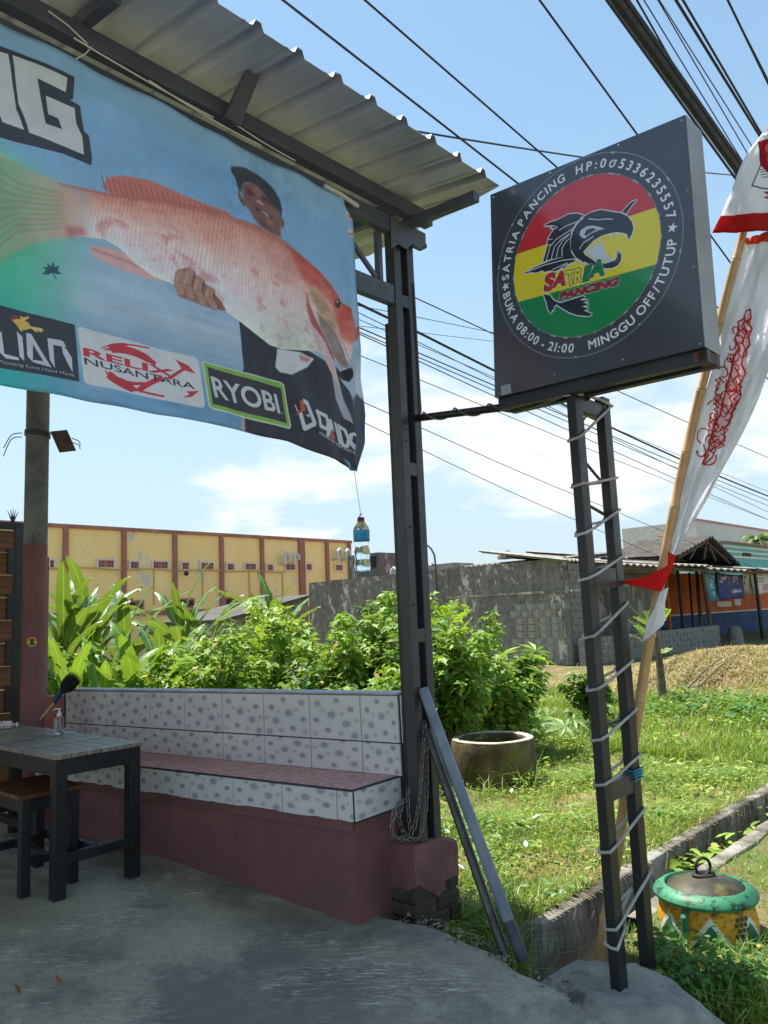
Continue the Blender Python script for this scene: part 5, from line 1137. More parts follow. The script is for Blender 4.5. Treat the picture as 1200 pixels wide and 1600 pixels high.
for r in (0, .5, 1):
    for a in np.linspace(0, 2 * math.pi, 24, endpoint=False):
        x, z = r * math.cos(a) * .034, r * math.sin(a) * .034; ph = (x + off) / RP
        stv.append(pc + fr_ * RP * 1.012 * math.cos(ph) + rt_ * RP * 1.012 * math.sin(ph) + W * (zc + z)); stu.append((.5 + .5 * r * math.cos(a), .5 + .5 * r * math.sin(a)))
stk = mk('round_sticker', stv, [(r * 24 + i, r * 24 + (i + 1) % 24, (r + 1) * 24 + (i + 1) % 24, (r + 1) * 24 + i) for r in (0, 1) for i in range(24)], printmat('sticker', IMG_ST, .5, .3), rpole, True, uv=stu)
zb = onY(56, 684, 5.62)[2]
brd = thing('tied_board', pc + rt_ * .12 + W * (zb - .12) + fr_ * .09, 'small brown board tied with wire high on the round pole', 'board')
bo = pc + fr_ * .085 + W * zb
MB().ob(bo + rt_ * .085 + W * (.03), rt_ * .115 + W * .02, fr_ * .014, -W * .155 + rt_ * .065).mk('board', M('brown_board', rgb(96, 78, 70), rgb(70, 58, 54), 6, rough=.8, bump=.3), brd, bev=.003)
for k in range(3): MB().tube([pc + (fr_ * math.cos(a) + rt_ * math.sin(a)) * (RP + .004) + W * (zb + .01 + .016 * k - .01 * math.sin(a * .5)) for a in np.linspace(-1.9, 1.9, 16)], .005, 6).mk('wire_loop', m_dk, brd, True)
for s, k in ((-1, 0), (-1, 1), (1, 2), (1, 3)):
    p0_ = pc + rt_ * s * (RP + .02 if s < 0 else .235) + fr_ * .04 + W * (zb + .02 - .03 * (k % 2) - (.02 if s > 0 else 0))
    MB().tube(cat([p0_, p0_ + rt_ * s * (.07 if s < 0 else .05) - W * .02, p0_ + rt_ * s * (.12 if s < 0 else .06) - W * (.12 + .03 * k if s < 0 else .05)]), .0035, 6).mk('wire_end', m_dk, brd, True)
# low salmon wall, dark stile and gate behind the pole
lw0 = onY(62, 1145, 6.15); lw1 = onY(101, 1145, 6.15)
lwall = thing('low_wall', np.array([(lw0[0] + lw1[0]) / 2, 6.2, .0]), 'low salmon painted wall end between the round pole and bench', 'wall')
zt2 = onY(80, 1088, 6.15)[2]
MB().ob(np.array([lw0[0] - .05, 6.15, -.05]), [lw1[0] - lw0[0] + .05, 0, 0], [0, .14, 0], W * (zt2 + .05)).mk('wall_body', M('salmon_paint', rgb(176, 112, 98), rgb(156, 96, 86), 4, rough=.8, bump=.2), lwall, bev=.006)
MB().ob(np.array([lw1[0] - .0, 6.13, -.05]), [.035, 0, 0], [0, .12, 0], W * (zt2 + .1)).mk('stile', m_black, lwall)
xr = onY(71, 870, 6.2)
MB().ob(np.array([xr[0] - .012, 6.2, -.05]), [.022, 0, 0], [0, .05, 0], W * (xr[2] + .05)).mk('slim_post', m_plum, lwall)
# gate of wood-look planks
GU = 6.6; gR = PU(37, 900, GU)[1]; gz = PU(20, 816, GU)[2]
gate = thing('plank_gate', S(GU, gR - .5, -.05), 'brown plank gate in a black steel frame with spikes on top', 'gate')
MB().bx(GU, GU + .05, gR - .075, gR, -.05, gz).mk('frame', m_black, gate, bev=.003); MB().bx(GU, GU + .05, gR - 2.2, gR - .075, gz - .06, gz).mk('frame', m_black, gate, bev=.003)
m_pl = M('brown_plank', rgb(128, 86, 56), rgb(90, 58, 36), 4, rough=.6, bump=.25, bscale=12, stretch=(1, 1, 9), c3=rgb(70, 46, 32), scale3=8, lo3=.55, hi3=.7, st3=(1, 1, 16))
zz2 = gz - .065; i = 0
while zz2 > .1:
    hh = .185; MB().bx(GU + .012 - .006 * (i % 2), GU + .035, gR - 2.1, gR - .08, zz2 - hh, zz2 - .004).mk('plank', m_pl, gate, bev=.002)
    if i % 2: MB().bx(GU - .01, GU + .01, gR - .13, gR - .078, zz2 - hh * .95, zz2 + .03).mk('hinge_plate', m_black, gate, bev=.002)
    zz2 -= hh; i += 1
for k, x in enumerate((gR - .09, gR - .30, gR - .5, gR - .7)):
    for j in (-2, -1, 0, 1, 2): MB().tube([S(GU + .02, x, gz - .002), S(GU + .02, x + j * .022, gz + .12 - abs(j) * .012)], [.008, .002], 5).mk('spike', m_black, gate)

# ================================================================ concrete ring and the painted bin
wq0, wq1 = onZ(712, 1215, -.3), onZ(836, 1215, -.3); wc = (wq0 + wq1) / 2; wr = np.linalg.norm(wq1 - wq0) / 2 * 1.03; wc = onZ(774, 1238, -.3) + unit((wc - CAM) * [1, 1, 0]) * wr * .98
wz = H - (wc[1]) * 0
zt3 = PZ(774, 1152, 0)
dcen = np.linalg.norm(wc[:2]); zw = onY(772, 1152, wc[1])[2]
well = thing('concrete_ring', np.array([wc[0], wc[1], -.3]), 'mossy open concrete well ring standing in the weeds', 'well ring')
hw = zw + .3
MB().lathe(np.array([wc[0], wc[1], -.32]), [(wr * .99, 0), (wr * 1.02, hw * .3), (wr * 1.0, hw * .8), (wr * .985, hw * .98), (wr * .96, hw + .02), (wr * .80, hw + .018), (wr * .77, hw - .01), (wr * .76, .02), (0, .02)], 56, wob=lambda q, h: .008 * math.sin(q * 3 + h * 4) + .005 * math.sin(q * 11 + h * 17)).mk('ring_wall', M('mossy_porous_concrete', rgb(128, 112, 82), rgb(88, 74, 50), 5, .3, .62, .95, 1., 70, c3=rgb(112, 104, 48), scale3=3, lo3=.5, hi3=.66, bdist=.012), well, True)
MB().lathe(np.array([wc[0], wc[1], -.32]), [(wr * .968, hw + .0185), (wr * .955, hw + .026), (wr * .82, hw + .026), (wr * .80, hw + .0165)], 56, wob=lambda q, h: .012 * math.sin(q * 5) + .006 * math.sin(q * 13)).mk('rim', M('pale_rim', rgb(196, 190, 176), rgb(160, 150, 132), 6, rough=.9, bump=.5), well, True)
stq = onY(709, 1140, wc[1] + .1)
br0 = onZ(1032, 1480, -.3); 
bcn = onZ(1104, 1500, -.3); rbn = .215 * 1.0
lidc = onY(1101, 1384, bcn[1] + .2); rl_ = 73 / FPX * (bcn[1] + .1)
bcn = np.array([lidc[0], bcn[1] + .2, -.36])
bin_ = thing('tyre_bin', bcn, 'round bin painted green and yellow with white zigzag and ring-handled lid', 'bin')
hb = lidc[2] + .36
ZG = Paint(0, 2 * math.pi, 0, 1, 900, (206, 150, 34)); X, Y = ZG.X, ZG.Y
ZG.a += (vnoise(X * 6, Y * 14) * .03)[..., None]
nz_ = 7; zig = .40 + .44 * np.abs(((X * nz_ / (2 * math.pi) + .1) % 1) - .5) * 2 * .9
ZG.put((Y < zig).astype(float), (216, 214, 204)); ZG.put((Y < zig - .075 - .03).astype(float), (44, 106, 80))
ZG.put(smooth(.78, 1.0, Y + .12 * vnoise(X * 7, Y * 9)) * .8, (62, 46, 30)); gr = smooth(.5, .8, vnoise(X * 8, Y * 22, 4) + .4 * vnoise(X * 50, Y * 40)); ZG.put(gr * .45, (50, 48, 36))
def az_of(px, py):
    d = onY(px, py, bcn[1] - rl_ * .9) - bcn; return math.atan2(d[1], d[0]) % (2 * math.pi)
a1 = az_of(1158, 1440); 
for rws in range(4):
    for cl_ in range(3):
        x0 = a1 - .17 + cl_ * .115 + (rws % 2) * .05; y0 = .50 + rws * .075; ZG.poly([(x0, y0), (x0 + .1, y0), (x0 + .1, y0 + .06), (x0, y0 + .06)], (34, 56, 46), .9)
a2 = az_of(1168, 1452)
ZG.segs(quadtext('02', (a2 - .03, .40), (a2 + .13, .40), (a2 - .03, .49), bold=.02), (30, 44, 38))
IMG_BIN = ZG.image('bin_paint')
nl_ = 64; prof = [(.60, 0), (.74, .05), (.93, .22), (1.0, .45), (1.0, .6), (.955, .80), (.92, .93), (.94, .96)]
bvv, buv = [], []
for (r, h) in prof:
    for k in range(nl_ + 1): a = 2 * math.pi * k / nl_; bvv.append(bcn + np.array([math.cos(a), math.sin(a), 0]) * r * rl_ * .97 + W * h * hb * .97); buv.append((k / nl_, h))
m_bin = printmat('bin_enamel', IMG_BIN, .55, .4, bump=.25)
mk('bin_body', bvv, grid(len(prof), nl_ + 1)[:, ::-1], m_bin, bin_, True, uv=buv)
m_rimg = M('green_rim_paint', rgb(56, 132, 94), rgb(42, 106, 74), 6, rough=.5, bump=.5, bscale=45, c3=rgb(30, 52, 42), scale3=24, lo3=.51, hi3=.60)
MB().lathe(bcn + W * (hb - .03), [(.92 * rl_, -.016), (1.0 * rl_, -.012), (1.03 * rl_, .004), (1.0 * rl_, .018), (.90 * rl_, .036), (.80 * rl_, .044), (.775 * rl_, .036), (.78 * rl_, .02), (.86 * rl_, -.01)], 64).mk('rim', m_rimg, bin_, True)
MB().lathe(bcn + W * (hb - .03), [(.775 * rl_, .022), (.74 * rl_, .036), (.5 * rl_, .058), (.2 * rl_, .078), (.14 * rl_, .08), (0, .08)], 48).mk('lid', M('mossy_lid', rgb(72, 66, 38), rgb(34, 36, 26), 5, .35, .6, .6, .3, 40, c3=rgb(104, 92, 44), scale3=3, lo3=.55, hi3=.7), bin_, True)
hc = bcn + W * (hb + .052 + .036); ang = unit(np.array([1, .25, 0]))
MB().tube([hc + (ang * math.cos(t) + W * math.sin(t)) * .040 for t in np.linspace(0, 2 * math.pi, 28, endpoint=False)], .0075, 10, closed=True).mk('ring_handle', M('dark_rubber', rgb(40, 38, 34), rgb(56, 52, 44), 12, rough=.7), bin_, True)
MB().tube([hc - W * .037 + ang * (.05 * math.cos(t)) + np.array([-ang[1], ang[0], 0]) * .03 * math.sin(t) for t in np.linspace(0, 2 * math.pi, 22, endpoint=False)], .011, 8, closed=True).mk('handle_seat', bpy.data.materials['dark_rubber'], bin_, True)
a3 = az_of(1058, 1430); e_ = np.array([math.cos(a3), math.sin(a3), 0]); e2 = np.array([-e_[1], e_[0], 0])
MB().tube([bcn + e_ * rl_ * .90 + W * hb * .80, bcn + e_ * rl_ * 1.03 + W * hb * .74, bcn + e_ * rl_ * 1.02 + W * hb * .55], [.018, .016, .02], 8).mk('lug', m_bin, bin_, True)
# ================================================================ background buildings
# ---- yellow hall behind the bananas: its long wall runs along the street direction
YU = 34.0
yp = lambda x, y: PU(x, y, YU)
zt = .5 * (yp(75, 824)[2] + yp(540, 847)[2]); zv = yp(300, 885)[2]; zbelt = .5 * (yp(133, 960)[2] + yp(390, 952)[2]); vL, vR = yp(20, 900)[1], yp(549, 880)[1]
m_yel = M('faded_yellow_paint', rgb(252, 222, 158), rgb(244, 210, 142), .6, .3, .7, .85, .1, 8, c3=rgb(206, 200, 186), scale3=.9, lo3=.56, hi3=.62, st3=(1, 1, .45))
m_red = M('faded_red_trim', rgb(172, 118, 104), rgb(150, 102, 92), 1, rough=.85, bump=.1, bscale=10, c3=rgb(190, 160, 140), scale3=1.2, lo3=.58, hi3=.66)
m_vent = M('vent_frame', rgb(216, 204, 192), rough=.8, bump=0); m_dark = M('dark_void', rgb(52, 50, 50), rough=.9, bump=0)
hall = thing('yellow_hall', S(YU, (vL + vR) / 2, -.3), 'long faded yellow hall with red pilasters and a row of small vents', 'hall')
MB().bx(YU, YU + 9, vL - 20, vR, -.5, zt).mk('wall', m_yel, hall)
MB().bx(YU - .12, YU + .3, vL - 20, vR + .02, zt - .02, zt + .14).mk('parapet_band', m_red, hall)
MB().bx(YU - .1, YU + .02, vL - 20, vR, zbelt - .14, zbelt + .08).mk('belt_course', m_red, hall)
pil = [101, 192.5, 272.5, 345.5, 409, 471, 511, 546]
for i, x in enumerate(pil):
    w_ = .42 if i == 5 else .22
    a = yp(x, 900)[1]; MB().bx(YU - .14, YU + .02, a - w_ / 2, a + w_ / 2, -.5, zt - .02).mk('pilaster', m_red, hall)
for (x0, x1, y) in ((74, 87, 881), (150, 180, 881), (200, 219, 883), (236, 264, 883), (281, 297, 884.5), (311, 335, 884.5), (352, 367, 886), (380, 401, 885.5), (415, 428, 887), (444, 462, 886), (476, 488, 886), (522, 536, 887)):
    a, b = yp(x0, y)[1], yp(x1, y)[1]; z = yp((x0 + x1) / 2, y)[2]; fr = MB()
    for (q0, q1, z0, z1) in ((a, b, z + .16, z + .24), (a, b, z - .24, z - .16), (a, a + .1, z - .16, z + .16), (b - .1, b, z - .16, z + .16)): fr.bx(YU - .07, YU + .01, q0, q1, z0, z1)
    f_ = fr.mk('vent', m_vent, hall); MB().bx(YU - .015, YU + .0, a + .1, b - .1, z - .16, z + .16).mk('vent_block', m_red, f_)
    k = max(2, int((b - a) / .5)); gv = MB()
    for j in range(k):
        c = a + (j + .5) * (b - a) / k
        for dz in (-.07, .07):
            for dc in (-.08, .08): gv.bx(YU - .022, YU - .014, c + dc - .035, c + dc + .035, z + dz - .035, z + dz + .035)
    gv.mk('vent_hole', m_dark, f_)['kind'] = 'stuff'
for (x0, x1, y0, y1) in ((200, 224, 938, 952), (277, 303, 935, 950), (350, 373, 933, 947), (428, 441, 932, 944)):
    a, b = yp(x0, 940)[1], yp(x1, 940)[1]; z1, z0 = yp((x0 + x1) / 2, y0)[2], yp((x0 + x1) / 2, y1)[2]
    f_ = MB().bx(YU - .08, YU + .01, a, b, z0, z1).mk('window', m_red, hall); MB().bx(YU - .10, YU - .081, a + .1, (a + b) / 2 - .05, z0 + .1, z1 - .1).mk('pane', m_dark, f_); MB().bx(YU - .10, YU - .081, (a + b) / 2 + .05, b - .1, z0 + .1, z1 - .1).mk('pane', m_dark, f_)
m_pipe = M('yellowed_pipe', rgb(196, 170, 110), rough=.6, bump=0)
zp = yp(240, 890)[2]
MB().tube([S(YU - .1, v_, zp + .03 * math.sin(v_ * 2)) for v_ in np.linspace(vL, yp(445, 890)[1], 40)], .035, 6).mk('wall_pipe', m_pipe, hall, True)
for x in (240, 316, 389, 441): a = yp(x, 900)[1]; MB().bx(YU - .06, YU - .001, a - .025, a + .025, zp - 1.7, zp).mk('down_pipe', m_pipe, hall)
MB().lathe(S(YU - .3, yp(286, 900)[1], yp(286, 899)[2]), [(.0, .2), (.1, .16), (.12, 0), (.0, -.05)], 10).mk('wall_lamp', m_dark, hall)
rv, rf_ = [], []
rg_ = np.random.default_rng(2)
# rooftop bits and white vent hoods in front of the hall
m_white = M('white_paint', rgb(206, 206, 200), rgb(186, 186, 180), 3, rough=.6, bump=.05)
ac = thing('roof_shed', S(28, PU(452, 900, 28)[1], -.3), 'grey lean-to roof in front of the yellow hall behind the banana leaves', 'shed')
RP3 = [PU(x, y, 26) for x, y in ((340, 974), (481, 934))]
front = [S(26, q[1], q[2]) for q in RP3] + [S(26, RP3[1][1], -.4), S(26, RP3[0][1], -.4)]
MB().add(front + [p + U * 4 for p in front], [(0, 1, 2, 3), (7, 6, 5, 4), (0, 4, 5, 1), (1, 5, 6, 2), (2, 6, 7, 3), (3, 7, 4, 0)]).mk('wall', M('blockwork_far', rgb(150, 148, 138), rgb(116, 114, 106), 3, rough=.9), ac)
rf4 = [p + U * -.3 + W * .02 for p in front[:2]]; rf4 = rf4 + [rf4[1] + U * 4.6, rf4[0] + U * 4.6]
MB().add(rf4 + [p + W * .12 for p in rf4], [(0, 1, 2, 3), (7, 6, 5, 4), (0, 4, 5, 1), (1, 5, 6, 2), (2, 6, 7, 3), (3, 7, 4, 0)]).mk('roof', M('dark_eternit', rgb(92, 90, 84), rgb(70, 70, 66), 2, rough=.9), ac)

# ---- weathered boundary wall of concrete, and the warung corner
WV = 20.0
wp_ = lambda x, y: PV(x, y, WV)
uA, uB = wp_(481, 910)[0], wp_(886, 900)[0]
ztw = .5 * (wp_(500, 908)[2] + wp_(860, 872)[2]); zb2 = -.45
def wallmat(name, base, dark_, pale, s=1., thr=.52):
    m, t, b = newmat(name); co = nd(t, 'ShaderNodeTexCoord').outputs['Object']
    n1_ = noise(t, co, .5 * s, 10, .72, None, .5); n2_ = noise(t, co, 1.0 * s, 12, .78, (1, 1, .6), .4); n3_ = noise(t, co, 5 * s, 8, .75); n4_ = noise(t, co, 22 * s, 6, .75); sx = nd(t, 'ShaderNodeSeparateXYZ', {0: co}).outputs[2]
    mm = lambda a, b, op='ADD': nd(t, 'ShaderNodeMath', {0: a, 1: b}, operation=op).outputs[0]
    c = mixrgb(t, ramp(t, n3_, .3, .7), base, mixrgb(t, .6, base, dark_))
    c = mixrgb(t, mm(ramp(t, n4_, .45, .7), .45, 'MULTIPLY'), c, pale)
    streak = noise(t, co, 3.2 * s, 10, .75, (1, 1, .07))
    c = mixrgb(t, mm(ramp(t, mm(streak, mm(sx, .03, 'MULTIPLY')), .50, .68), .8, 'MULTIPLY'), c, dark_)
    hgt = mm(mm(sx, .06, 'MULTIPLY'), mm(n1_, mm(n4_, .12, 'MULTIPLY')))
    c = mixrgb(t, mm(ramp(t, hgt, thr - .055, thr - .015), .85, 'MULTIPLY'), c, mixrgb(t, ramp(t, n3_, .35, .65), dark_, mixrgb(t, .25, dark_, pale)))
    c = mixrgb(t, mm(ramp(t, mm(n2_, mm(n4_, .14, 'MULTIPLY')), .605, .635), .8, 'MULTIPLY'), c, pale)
    c = mixrgb(t, mm(ramp(t, noise(t, co, 4 * s, 8, .8, (1, 1, .1)), .58, .68), .6, 'MULTIPLY'), c, dark_)
    t.links.new(c, b.inputs['Base Color']); b.inputs['Roughness'].default_value = .95
    bp_ = nd(t, 'ShaderNodeBump', {'Strength': .8, 'Distance': .03, 'Height': noise(t, co, 6 * s, 8, .7)}); t.links.new(bp_.outputs[0], b.inputs['Normal']); return m
m_wal = wallmat('moulded_concrete', rgb(164, 160, 150), rgb(86, 85, 82), rgb(214, 208, 196), 1.0, .62)
m_blk = wallmat('grey_block', rgb(142, 140, 134), rgb(92, 90, 86), rgb(170, 166, 158), 1.6, .62)
cw = thing('concrete_wall', S((uA + uB) / 2, WV, -.3), 'tall grey boundary wall blackened by mould, with peeling pale plaster', 'wall')
cw_u = [uB + .02, PV(700, 900, WV)[0], PV(667, 900, WV)[0], PV(512, 900, WV)[0], uA]
for i in range(4):
    a, b = cw_u[i], cw_u[i + 1]; d_ = .0 if i % 2 == 0 else .025
    MB().bx(a + .015, b - .015, WV + d_, WV + .3, zb2, ztw - .02 * i).mk('wall_panel', m_wal, cw)
zl_ = PV(780, 940, WV)[2]
MB().bx(cw_u[1] + .1, cw_u[0] - .8, WV - .035, WV + .01, PV(720, 932, WV)[2] - .05, PV(720, 932, WV)[2] + .02).mk('plaster_ledge', m_wal, cw)
# block courses showing low on the wall
mblk = {}
def block(par, lo_u, hi_u, lo_v, hi_v, z0, z1, m, name='block'):
    key = (round(hi_u - lo_u, 2), round(hi_v - lo_v, 2), round(z1 - z0, 2), m.name)
    if key not in mblk:
        mb = MB().bx(-(hi_u - lo_u) / 2, (hi_u - lo_u) / 2, -(hi_v - lo_v) / 2, (hi_v - lo_v) / 2, 0, z1 - z0); me = bpy.data.meshes.new(name); me.from_pydata(mb.v, [], mb.f); me.materials.append(m); mblk[key] = me
    return link(name, mblk[key], par, S((lo_u + hi_u) / 2, (lo_v + hi_v) / 2, z0))
rbk = random.Random(11)
ua, ub = PV(882, 1000, WV)[0], PV(826, 1000, WV)[0]; z = -.35
while z < PV(850, 950, WV)[2]:
    u0 = ua + (.0 if int(z * 100) % 2 else .2); 
    while u0 < ub + .3:
        block(cw, u0 + .012, u0 + .39, WV - .02 - rbk.choice((0, .006, .012)), WV + .01, z, z + .19, m_wal); u0 += .405
    z += .205
MB().bx(uB - .05, uB + .12, WV - .06, WV, zb2, ztw - .4).mk('wall_pipe', m_blk, cw)
lampw = thing('wall_lamp', S(PV(684, 880, WV)[0], WV - .1, ztw - .5), 'bent pipe street lamp rising above the mouldy concrete wall', 'lamp')
lx = [PV(x, y, WV - .12) for x, y in ((683, 925), (681, 890), (679, 868), (674, 858), (668, 852))]
MB().tube([S(*q) for q in lx], .03, 8).mk('lamp_arm', m_dk, lampw, True)
lz = PV(674, 884, WV - .12); MB().lathe(S(*lz), [(.0, .10), (.06, .08), (.13, .0), (.12, -.01), (0, .03)], 16).mk('lamp_shade', m_dk, lampw, True)
# roofs behind that wall
m_ste = M('old_zinc', rgb(150, 146, 138), rgb(118, 112, 104), 1.5, rough=.7, bump=.1, metal=.1, c3=rgb(96, 84, 74), scale3=1.2, lo3=.55, hi3=.7)
def slabroof(name, pts4, th, m, par, ribs=0):
    p = [np.asarray(q, float) for q in pts4]; mb = MB()
    if not ribs: mb.add(p + [q - W * th for q in p], [(0, 1, 2, 3), (7, 6, 5, 4), (0, 4, 5, 1), (1, 5, 6, 2), (2, 6, 7, 3), (3, 7, 4, 0)])
    else:
        n = ribs * 4 + 1; top = []; 
        for k in range(n):
            t = k / (n - 1); w_ = W * .035 * math.sin(k * math.pi / 2)
            top.append((p[0] + (p[1] - p[0]) * t + w_, p[3] + (p[2] - p[3]) * t + w_))
        v = [q for ab in top for q in ab] + [q - W * th for ab in top for q in ab]; m2 = 2 * n
        f = [(2 * k, 2 * k + 2, 2 * k + 3, 2 * k + 1) for k in range(n - 1)] + [(m2 + 2 * k + 1, m2 + 2 * k + 3, m2 + 2 * k + 2, m2 + 2 * k) for k in range(n - 1)] + [(2 * k, m2 + 2 * k, m2 + 2 * k + 2, 2 * k + 2) for k in range(n - 1)] + [(2 * k + 1, 2 * k + 3, m2 + 2 * k + 3, m2 + 2 * k + 1) for k in range(n - 1)]
        mb.add(v, f)
    return mb.mk(name, m, par)
hs = thing('grey_house', S(15, 24, -.3), 'low grey house with a rusty sheet roof behind the mouldy wall', 'house')
e1, e2 = PV(712, 886, 20.6), PV(880, 868, 20.6)
slabroof('roof_sheet', [S(e1[0] + 1.2, 20.6, e1[2] - .02), S(e2[0] - .2, 20.6, e1[2] - .02), S(e2[0] - .2, 24, e1[2] + .25), S(e1[0] + 1.2, 24, e1[2] + .25)], .05, m_ste, hs, 26)
MB().bx(e2[0], e1[0] + 1.1, 20.8, 27, -.4, e1[2] - .08).mk('wall', m_blk, hs)
q1 = PV(672, 890, 20.4); MB().bx(PV(712, 890, 20.4)[0], PV(668, 890, 20.4)[0], 20.35, 21.4, -.3, PV(690, 881, 20.4)[2]).mk('parapet', M('stained_white', rgb(172, 168, 160), rgb(120, 116, 110), 2, rough=.9), hs)
q2 = PV(790, 862, 22.5); MB().lathe(S(q2[0], 22.5, q2[2] - .25), [(.3, 0), (.3, .12), (.2, .2), (.12, .3), (0, .32)], 12).mk('roof_vent', m_ste, hs, True)

# ---- warung: the open stall with orange and blue walls
XU = uB - .05                               # its street face
xp = lambda x, y, d=0.: PU(x, y, XU + d)
war = thing('roadside_stall', S(XU + 1.5, 24, -.3), 'open roadside stall with orange and blue walls under a grey sheet roof', 'stall')
zr = .5 * (xp(962, 872, -.9)[2] + xp(1190, 897, -.9)[2])
va, vb = WV + .3, xp(1290, 950)[1]
m_or = M('orange_paint', rgb(200, 102, 48), rgb(176, 84, 40), 1.5, rough=.85, bump=.1); m_bl = M('blue_paint', rgb(46, 76, 124), rgb(36, 58, 98), 1.2, rough=.8, bump=.1, c3=rgb(120, 128, 140), scale3=3, lo3=.66, hi3=.72); m_tim = M('old_timber', rgb(110, 96, 84), rgb(78, 68, 60), 4, rough=.9, st3=(1, 1, 9))
BD = 2.6
zc_ = PU(1150, 954, XU + BD)[2]; zfl = PU(1150, 1000, XU + BD)[2]
MB().bx(XU + BD, XU + BD + .15, va, vb, zfl, zc_ - .06).mk('wall_blue', m_bl, war); MB().bx(XU + BD, XU + BD + .15, va, vb, zc_, zr + .1).mk('wall_orange', m_or, war); MB().bx(XU + BD - .02, XU + BD + .15, va, vb, zc_ - .06, zc_).mk('dado_line', m_white, war)
MB().bx(XU - .2, XU + BD + 6, va + .2, vb, -.4, zfl).mk('floor', m_blk, war); MB().bx(XU + BD + .16, XU + BD + 3.2, va + .5, vb, zfl, zr - .3).mk('back_room', m_or, war)
# column of rough blocks on the corner
z = -.4
while z < ztw - .2:
    w0 = .0 if int(round(z * 5)) % 2 else .22
    for k in range(-1, 3):
        lo_, hi3 = max(0, k * .46 + w0), min(1.1, (k + 1) * .46 + w0 - .02)
        if hi3 - lo_ > .08: block(war, XU - .02 - rbk.choice((0, .008, .016)), XU + .2, WV + lo_, WV + hi3, z, z + .186, m_blk)
    z += .2
MB().bx(XU + .002, XU + .2, WV, WV + 1.1, -.45, ztw - .15).mk('mortar_core', m_wal, war)
MB().bx(XU - .06, XU + .02, xp(964, 930)[1], xp(972, 930)[1], -.3, zr - .3).mk('door_jamb', m_or, war); 
zj = PU(1000, 895, XU)[2]
MB().bx(XU, XU + .2, WV + 1.1, xp(1060, 930)[1], zj, zr + .1).mk('lintel_wall', m_blk, war)
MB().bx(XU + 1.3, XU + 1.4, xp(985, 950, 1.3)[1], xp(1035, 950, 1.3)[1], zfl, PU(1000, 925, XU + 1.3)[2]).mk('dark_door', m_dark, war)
for (x, dx, w_) in ((1046, .3, .09), (1066, .3, .09)): a = PU(x, 960, XU + dx)[1]; MB().bx(XU + dx, XU + dx + .08, a, a + w_, zfl, zr).mk('door_post', m_or if x == 1046 else m_dark, war)
for (x0, x1, y0, y1, d) in ((1088, 1096, 888, 985, .6), (1098, 1112, 905, 985, -.5), (1182, 1193, 925, 1005, -.7), (1076, 1084, 890, 990, 1.6)):
    a, b = PU(x0, y0, XU + d), PU(x1, y1, XU + d); zb3 = max(b[2], -.3)
    MB().tube([S(XU + d, b[1], zb3 - .2), S(XU + d, a[1], zr + .05)], .075 if d != 1.6 else .05, 8).mk('timber_post', m_tim if x0 in (1088, 1098) else m_leg, war)
# sheet roof in several overlapping, slightly crooked sheets
vr_ = [WV - .15, xp(963, 880, -.9)[1], xp(1030, 880, -.9)[1], xp(1100, 880, -.9)[1], xp(1170, 880, -.9)[1], xp(1300, 880, -.9)[1]]
for i in range(5):
    dz = (.14, .0, .03, -.02, .02)[i]; e = (-.1, -1.0, -1.15, -.95, -1.1)[i]
    slabroof('roof_sheet', [S(XU + e, vr_[i] - .05, zr + dz), S(XU + e, vr_[i + 1] + .1, zr + dz + .02 * (-1) ** i), S(XU + 3.0, vr_[i + 1] + .1, zr + dz + .52), S(XU + 3.0, vr_[i] - .05, zr + dz + .54)], .03, m_ste, war, 7)
MB().bx(XU - .85, XU - .78, vr_[1], vr_[-1], zr - .14, zr - .03).mk('eave_board', m_tim, war)
slabroof('upper_roof', [S(XU + 2.2, PU(925, 860, XU + 2.2)[1], zr + .62), S(XU + 2.2, PU(1072, 850, XU + 2.2)[1], zr + .66), S(XU + 5, PU(1072, 850, XU + 2.2)[1], zr + 1.05), S(XU + 5, PU(925, 860, XU + 2.2)[1], zr + 1.02)], .06, m_ste, war, 12)
# gable end with open truss
gv_ = PU(1068, 850, XU + .6)[1]; gz_ = PU(1085, 836, XU + .6)
tr_ = thing('gable_roof', S(XU + 1, gv_, zr + .4), 'dark open gable roof with timber struts above the stall roof', 'roof')
g0, g1, g2 = PU(1050, 868, XU + .4), PU(1105, 838, XU + .4), PU(1150, 882, XU + .4)
for (a, b) in ((g0, g1), (g1, g2)):
    slabroof('roof_slope', [S(XU + .2, a[1], a[2]), S(XU + .2, b[1], b[2]), S(XU + 3.4, b[1] + .2, b[2] + .12), S(XU + 3.4, a[1] + .2, a[2] + .12)], .08, M('dark_sheet', rgb(84, 78, 72), rgb(60, 56, 52), 2, rough=.9) if a is g0 else bpy.data.materials['dark_sheet'], tr_, 9)
for (xa, ya, xb, yb) in ((1060, 872, 1104, 846), (1104, 846, 1140, 880), (1078, 873, 1088, 855), (1100, 874, 1104, 846), (1118, 876, 1108, 852)):
    a, b = PU(xa, ya, XU + .45), PU(xb, yb, XU + .45); MB().tube([S(*a), S(*b)], .05, 6).mk('strut', m_tim, tr_)
